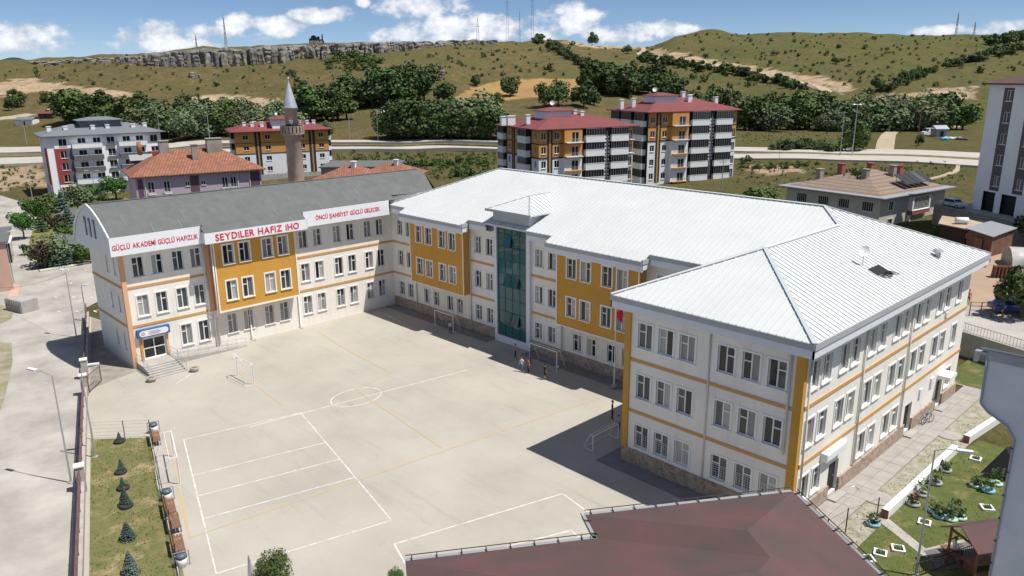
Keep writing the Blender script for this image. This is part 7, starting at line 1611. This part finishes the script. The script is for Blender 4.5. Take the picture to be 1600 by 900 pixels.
belt(466, 540, 8, 190, 186, 36, 56, ['mid', 'poplar', 'dark'], 'tree just right of the minaret cone', 'trees right of the minaret'); belt(385, 455, 10, 206, 206, 34, 46, ['willow', 'mid'], 'grey green tree behind the orange and white block', 'trees behind the orange and white block')
belt(236, 350, 10, 214, 214, 38, 54, ['willow', 'willow', 'mid'], 'grey green tree behind the clay tile house', 'trees behind the clay tile house'); belt(235, 400, 12, 200, 192, 30, 44, ['dark', 'willow', 'mid'], 'tree in the second row behind the clay tile house', 'second row behind the clay tile house')
belt(112, 240, 9, 194, 198, 34, 54, ['mid', 'mid', 'poplar'], 'green tree behind the grey roofed block', 'trees behind the grey roofed block')
for px, py, h, k, lb in ((798, 151, 38, 'dark', 'large round tree standing alone at the edge of the wheat field'), (693, 172, 46, 'dark', 'dark tree left of the wheat field'), (676, 184, 30, 'mid', 'bushy tree below the dark tree left of the wheat field'), (745, 135, 22, 'dark', 'dark tree at the upper left corner of the wheat field'), (851, 168, 40, 'mid', 'tall green tree behind the lower orange block, left one'), (872, 166, 42, 'mid', 'tall green tree behind the lower orange block, middle one'), (912, 168, 44, 'dark', 'dark tree between the two orange blocks'), (955, 150, 40, 'dark', 'dark tree behind the taller orange block roof'), (928, 165, 30, 'mid', 'green tree left of the taller orange block roof'), (925, 70, 20, 'mid', 'single tall tree on the skyline saddle'), (1334, 238, 52, 'mid', 'dark green roadside tree beside the twin headed lamp'), (1435, 228, 18, 'mid', 'small round tree at the foot of the dark pole'), (1370, 142, 24, 'dark', 'round dark tree at the mouth of the gully'), (1411, 126, 16, 'dark', 'round dark tree in the gully'), (1305, 100, 12, 'dark', 'round dark bush alone on the right hill'), (980, 84, 14, 'dark', 'dark tree below the hill track bend'), (30, 168, 26, 'mid', 'dark tree by the dirt track at the far left'), (14, 174, 20, 'mid', 'low tree left of the one by the dirt track'), (72, 160, 17, 'dark', 'dark round bush above the dirt track, left'), (88, 160, 15, 'dark', 'dark round bush above the dirt track, right'), (20, 152, 14, 'dark', 'dark bush at the far left above the track'), (772, 178, 34, 'mid', 'small tree on the bank left of the orange blocks'), (510, 210, 22, 'willow', 'willow bush right of the orange and white block')):
    far_tree(k, px, py, h, lb, wid=1.3 if k == 'dark' and h < 20 else 1.0)
# bushes in lines and scattered over the hills
def bushes(pts, label, group, kinds=('bush',)):
    for px, py, h in pts: far_tree(rt_.choice(kinds), px, py, h, label, group, R(.8, 1.2), 'bush')
def along(P, n, j, h0, h1): 
    P = np.array(P, float); s = np.concatenate([[0], np.cumsum(np.linalg.norm(np.diff(P, axis=0), axis=1))]); u = np.sort(np.random.default_rng(len(P)*n).uniform(0, s[-1], n)); return [(np.interp(q, s, P[:, 0])+R(-j, j), np.interp(q, s, P[:, 1])+R(-j*.5, j*.5), R(h0, h1)) for q in u]
bushes(along([(1362, 150), (1430, 122), (1500, 100), (1560, 86), (1600, 76)], 44, 6, 9, 17), 'dark bush in the gully line climbing the right hill', 'bushes in the gully'); bushes(along([(1545, 72), (1575, 66), (1600, 62)], 14, 5, 12, 22), 'dark tree in the clump at the right end of the skyline', 'clump at the right skyline')
bushes(along([(838, 64), (870, 78), (900, 98), (918, 106)], 32, 5, 10, 17), 'dark bush in the strip running down the middle hill', 'strip down the middle hill'); bushes(along([(990, 92), (1060, 104), (1130, 114), (1200, 128), (1260, 140)], 52, 7, 10, 19), 'dark bush in the strip below the hill track', 'strip below the hill track')
bushes(along([(515, 98), (560, 90), (580, 104), (540, 108)], 30, 10, 8, 15), 'green bush in the patch below the rock cliff', 'patch below the cliff', ('shrub', 'bush')); bushes(along([(450, 115), (470, 128), (465, 150)], 14, 6, 7, 13), 'bush in the strip left of the grove', 'strip left of the grove')
bushes(along([(1195, 238), (1250, 234), (1312, 240)], 26, 3, 12, 22), 'dark shrub in the hedge on the far side of the highway', 'hedge across the highway'); bushes(along([(540, 262), (600, 258), (680, 256), (770, 258)], 40, 9, 7, 15), 'green shrub on the bank below the highway', 'shrubs on the highway bank', ('shrub',)); bushes(along([(1150, 262), (1220, 262), (1300, 260)], 16, 6, 6, 12), 'green shrub on the bank behind the school roof', 'shrubs behind the school', ('shrub',)); bushes([(722, 276, 22), (1163, 256, 16), (650, 270, 12)], 'large shrub on the bank below the highway', 'large shrubs on the bank', ('shrub',))
sky_y = lambda px: float(np.interp(px, [0, 100, 200, 300, 480, 600, 760, 830, 880, 1000, 1050, 1100, 1300, 1500, 1600], [100, 95, 87, 80, 72, 68, 63, 62, 64, 73, 60, 54, 54, 57, 60]))
sc = []; rs = np.random.default_rng(8)
while len(sc) < 760:
    px = rs.uniform(0, 1600); top = sky_y(px)+1.5; bot = 172 if px < 700 else (120 if px < 1000 else 140); py = top+(bot-top)*rs.random()**1.15
    q = np.array([px]), np.array([py])
    if in_poly(*q, WHEAT)[0] or any(in_poly(*q, s_)[0] for s_ in SOIL): continue
    if px < 1000 and rs.random() < .25: continue
    f_ = (py-top)/max(1, bot-top); sc.append((px, py, rs.uniform(1.2, 4.2)*(1+.5*f_)*(1.9 if rs.random() < .15 else 1)))
def scrub(name, pts, mat_, n_, seed):
    r = np.random.default_rng(seed); C = []; Nn = []; S_ = []
    for px, py, h in pts:
        p = on_land(px, py); hh = h*float((p-CAM) @ AF)/FPX; d_ = r.normal(size=(n_, 3)); d_ /= np.linalg.norm(d_, axis=1, keepdims=True); rad = r.uniform(.45, 1, n_)[:, None]; w_ = r.uniform(.45, .85)
        C.append(p+np.array([0, 0, hh*.4])+d_*rad*np.array([hh*w_, hh*w_, hh*.55])); Nn.append(d_+r.normal(size=(n_, 3))*.5); S_.append(hh*r.uniform(.13, .26, n_))
    o = bpy.data.objects.new(name, quads(np.concatenate(C), np.concatenate(Nn), np.concatenate(S_), mat_, name, seed)); link(o); return tag(o, kind='stuff')
scrub('hillside_scrub', sc, X['leaf_dark'], 46, 1)
wd_ = [(rs.uniform(525, 775), rs.uniform(240, 282), rs.uniform(2, 6)) for _ in range(420)]+[(rs.uniform(1150, 1510), rs.uniform(255, 296), rs.uniform(1.5, 5)) for _ in range(260)]+[(rs.uniform(1160, 1360), rs.uniform(200, 226), rs.uniform(1, 3)) for _ in range(200)]+[(rs.uniform(0, 62), rs.uniform(262, 300), rs.uniform(2, 6)) for _ in range(60)]
scrub('bank_weeds', wd_, X['leaf_mid'], 30, 2)
bushes([(px, sky_y(px)+1, R(3, 6)) for px in (95, 116, 145, 162, 198, 302, 395, 540, 590, 640, 1070, 1088, 1105, 1121, 1150, 1170, 1200, 1240, 1283, 1320, 1345, 1426, 1443, 1475, 1535)], 'small dark bush standing on the skyline', 'bushes on the skyline')
# park by the wing
def near_tree(k, px, py, top, label, wid=1.0, z=0.0, cat='tree', group=None):
    p = at_z(px, py, z); d = float((p[:2]-CAM[:2]) @ FH); h = float(at_d(px, top, d)[2])-z; return plant(k, (p[0], p[1], z), max(.5, h), label, cat, group, wid)
near_tree('ball', 38, 374, 332, 'dense round dark green tree nearest the bus shelter'); near_tree('ball', 54, 352, 312, 'dense round green tree behind the one by the bus shelter'); near_tree('ball', 182, 312, 275, 'wide dense green tree beside the clay tile house', 1.25); near_tree('ball', 145, 312, 292, 'low round green bush left of the wide dense tree', 1.5, cat='bush')
for px, py, tp_, k, lb in ((122, 330, 284, 'willow', 'pale olive tree in front of the grey roofed block'), (102, 352, 296, 'spruce', 'tall spruce in the park behind the wing gable'), (110, 362, 318, 'spruce', 'second spruce in the park right of the tall one'), (70, 345, 306, 'mid', 'loose green tree left of the tall spruce'), (80, 332, 300, 'mid', 'loose green tree behind the tall spruce'), (93, 372, 335, 'purple', 'purple leaved tree in the park'), (105, 378, 346, 'mid', 'small bright tree next to the purple leaved one'), (66, 362, 330, 'pine', 'small dark conifer in the park'), (78, 414, 362, 'willow', 'pale flowering tree at the left end of the kerb row'), (72, 420, 376, 'purple', 'purple tree in the kerb row by the parking bays'), (86, 418, 384, 'spruce', 'spruce in the kerb row, left one'), (98, 416, 382, 'spruce', 'spruce in the kerb row, middle one'), (108, 414, 380, 'spruce', 'spruce in the kerb row, right one'), (128, 412, 380, 'mid', 'green tree at the right end of the kerb row by the wing'), (42, 398, 380, 'mid', 'low shrub beside the bus shelter'), (160, 318, 300, 'mid', 'small shrub by the wide dense tree')): near_tree(k, px, py, tp_, lb, 1.15)
sheet('park_grass', [tuple(at_z(*q)[:2]) for q in ((60, 425), (140, 412), (160, 380), (200, 310), (120, 300), (60, 330), (45, 380), (62, 400))], .02, X['lawn_dry'])
ks = [at_z(62, 424)[:2], at_z(140, 411)[:2]]; tag(MB().beam((*ks[0], .1), (*ks[1], .1), .3, .22).build('kerb_edge', X['white_trim']), kind='structure')
# spruces on the grass strip, each in a tyre
for k, (px, py, tp_, lb) in enumerate(((187, 690, 672, 'tiny spruce in a tyre at the top of the grass strip'), (190, 737, 714, 'small spruce second from the top of the grass strip'), (192, 762, 742, 'small spruce third from the top of the grass strip'), (196, 790, 758, 'blue green spruce in a tyre halfway down the grass strip'), (200, 842, 812, 'round blue green spruce low on the grass strip'), (205, 897, 856, 'tallest blue green spruce at the bottom of the grass strip'))):
    near_tree('spruce', px, py, tp_+2, lb, 1.1 if k != 4 else 1.5, .03)
for k, (px, py, lb) in enumerate(((187, 691, 'black tyre round the topmost tiny spruce'), (189, 739, 'black tyre round the second spruce'), (193, 764, 'black tyre round the third spruce'), (198, 792, 'black tyre below the blue green spruce halfway down'))): tyre(px, py, 'black', lb, False, k)
near_tree('garden', 434, 962, 866, 'leafy tree cut by the bottom edge near the court corner', .68); near_tree('garden', 620, 935, 890, 'bush top showing at the left end of the brown roof', .65)
near_tree('dark', 1594, 496, 412, 'big dark tree over the blue car on the earth yard', 1.1, TZ); near_tree('dark', 1606, 385, 325, 'dark tree at the right edge above the tin shed', 1.2, TZ); near_tree('mid', 1190, 330, 291, 'green tree behind the white roof beside the beige house', 1.6); near_tree('mid', 1335, 345, 255, 'green tree top behind the beige house chimneys', .7); near_tree('mid', 1470, 372, 352, 'small tree in front of the flat roofed shed', 1.4, TZ)
near_tree('mid', 1532, 415, 400, 'low green shrub by the polytunnel end', 1.6, TZ, 'bush')
fe = at_z(388, 908); sgn = thing('court_post', 'white triangular pole top beside the court corner at the bottom', 'post', (fe[0], fe[1], 0)); MB().tube([(0, 0, 0), (.15, .1, 1.7)], .04, 6).build('leg', X['galv'], sgn); MB().tube([(.45, .3, 0), (.15, .1, 1.7)], .04, 6).build('leg', X['galv'], sgn); MB().slab([(.02, .0, .3), (.3, .2, .3), (.14, .1, 1.5)], .03).build('panel', X['white_paint'], sgn)
# rock cliff along the ridge
X['rock'] = mat('limestone', (.27, .25, .225), .95, col2=(.115, .105, .095), vscale=.16, bump=1.0, bscale=.8, objvar=.15)
def rock_mesh(seed):
    """a block of cliff: upright, grooved by cracks, ledged, flat-ish top"""
    r = np.random.default_rng(seed); b = MB(); n, m_ = 26, 9; ph = r.uniform(0, 6, 6); led = r.uniform(-.07, .07, m_+1)
    for j in range(m_+1):
        z = j/m_; w_ = (1+led[j]-.10*z) if j < m_ else .62
        for i in range(n): a = 2*math.pi*i/n; crack = -.16*max(0, math.sin(5*a+ph[2]+z*.8))**6-.12*max(0, math.sin(8*a+ph[3]-z*.6))**5; q = w_*(.84+.14*math.sin(2*a+ph[0])+.10*math.sin(3*a+ph[1]+z*2)+crack+r.normal()*.025); b.v.append((.5*q*math.cos(a), .5*q*math.sin(a), z+r.normal()*.012+(.05*math.sin(3*a+ph[4]) if j >= m_-1 else 0)))
    for j in range(m_):
        for i in range(n): b.f.append((j*n+i, j*n+(i+1) % n, (j+1)*n+(i+1) % n, (j+1)*n+i)); b.mi.append(0)
    b.f.append(tuple(m_*n+i for i in range(n))); b.mi.append(0); return b.mesh('rock', X['rock'])
RM = [rock_mesh(i) for i in range(6)]; cliff = thing('rock_cliff', 'long grey limestone cliff band along the left ridge below the sky', 'cliff')
px = 60.0
while px < 765:
    top = float(np.interp(px, [60, 165, 250, 330, 400, 480, 600, 700, 760], [97, 90, 83, 78, 74, 71, 66, 63.5, 63])); bot = float(np.interp(px, [60, 165, 250, 330, 400, 480, 600, 700, 760], [99, 99, 105, 105, 103, 93, 84, 73, 68])); w_ = R(14, 38)
    for lay in range(3):
        p = on_land(px+R(-5, 5), min(bot, max(top+4, bot-1-lay*4)), 420); d = float((p[:2]-CAM[:2]) @ FH)+lay*3; tp_ = at_d(px, top+R(-1.2, 3.0)+(R(3, 9) if lay == 0 else 0), d); o = inst('rock', rt_.choice(RM), cliff, (p[0]+FH[0]*lay*3, p[1]+FH[1]*lay*3, p[2]-2.5), R(0, 6.28), (w_*d/FPX*R(.9, 1.4)*(.4 if lay == 0 else 1), w_*d/FPX*R(.5, .9)*(.5 if lay == 0 else 1), min(24, max(4.0, tp_[2]-p[2]+2.5)))); o.rotation_euler = (R(-.12, .12), R(-.2, .1), R(0, 6.28))
    px += w_*.5
for px, py in ((575, 112), (445, 107), (300, 122), (312, 121), (335, 118), (712, 72), (770, 70), (640, 100), (690, 118), (540, 120), (480, 140)):
    p = on_land(px, py, 300); s_ = R(2.0, 4.5); tag(inst('boulder', rt_.choice(RM), None, (p[0], p[1], p[2]-.6), R(0, 6), (s_*1.5, s_, s_)), 'pale boulder lying on the grassy slope below the cliff', 'boulder', 'boulders on the slope')
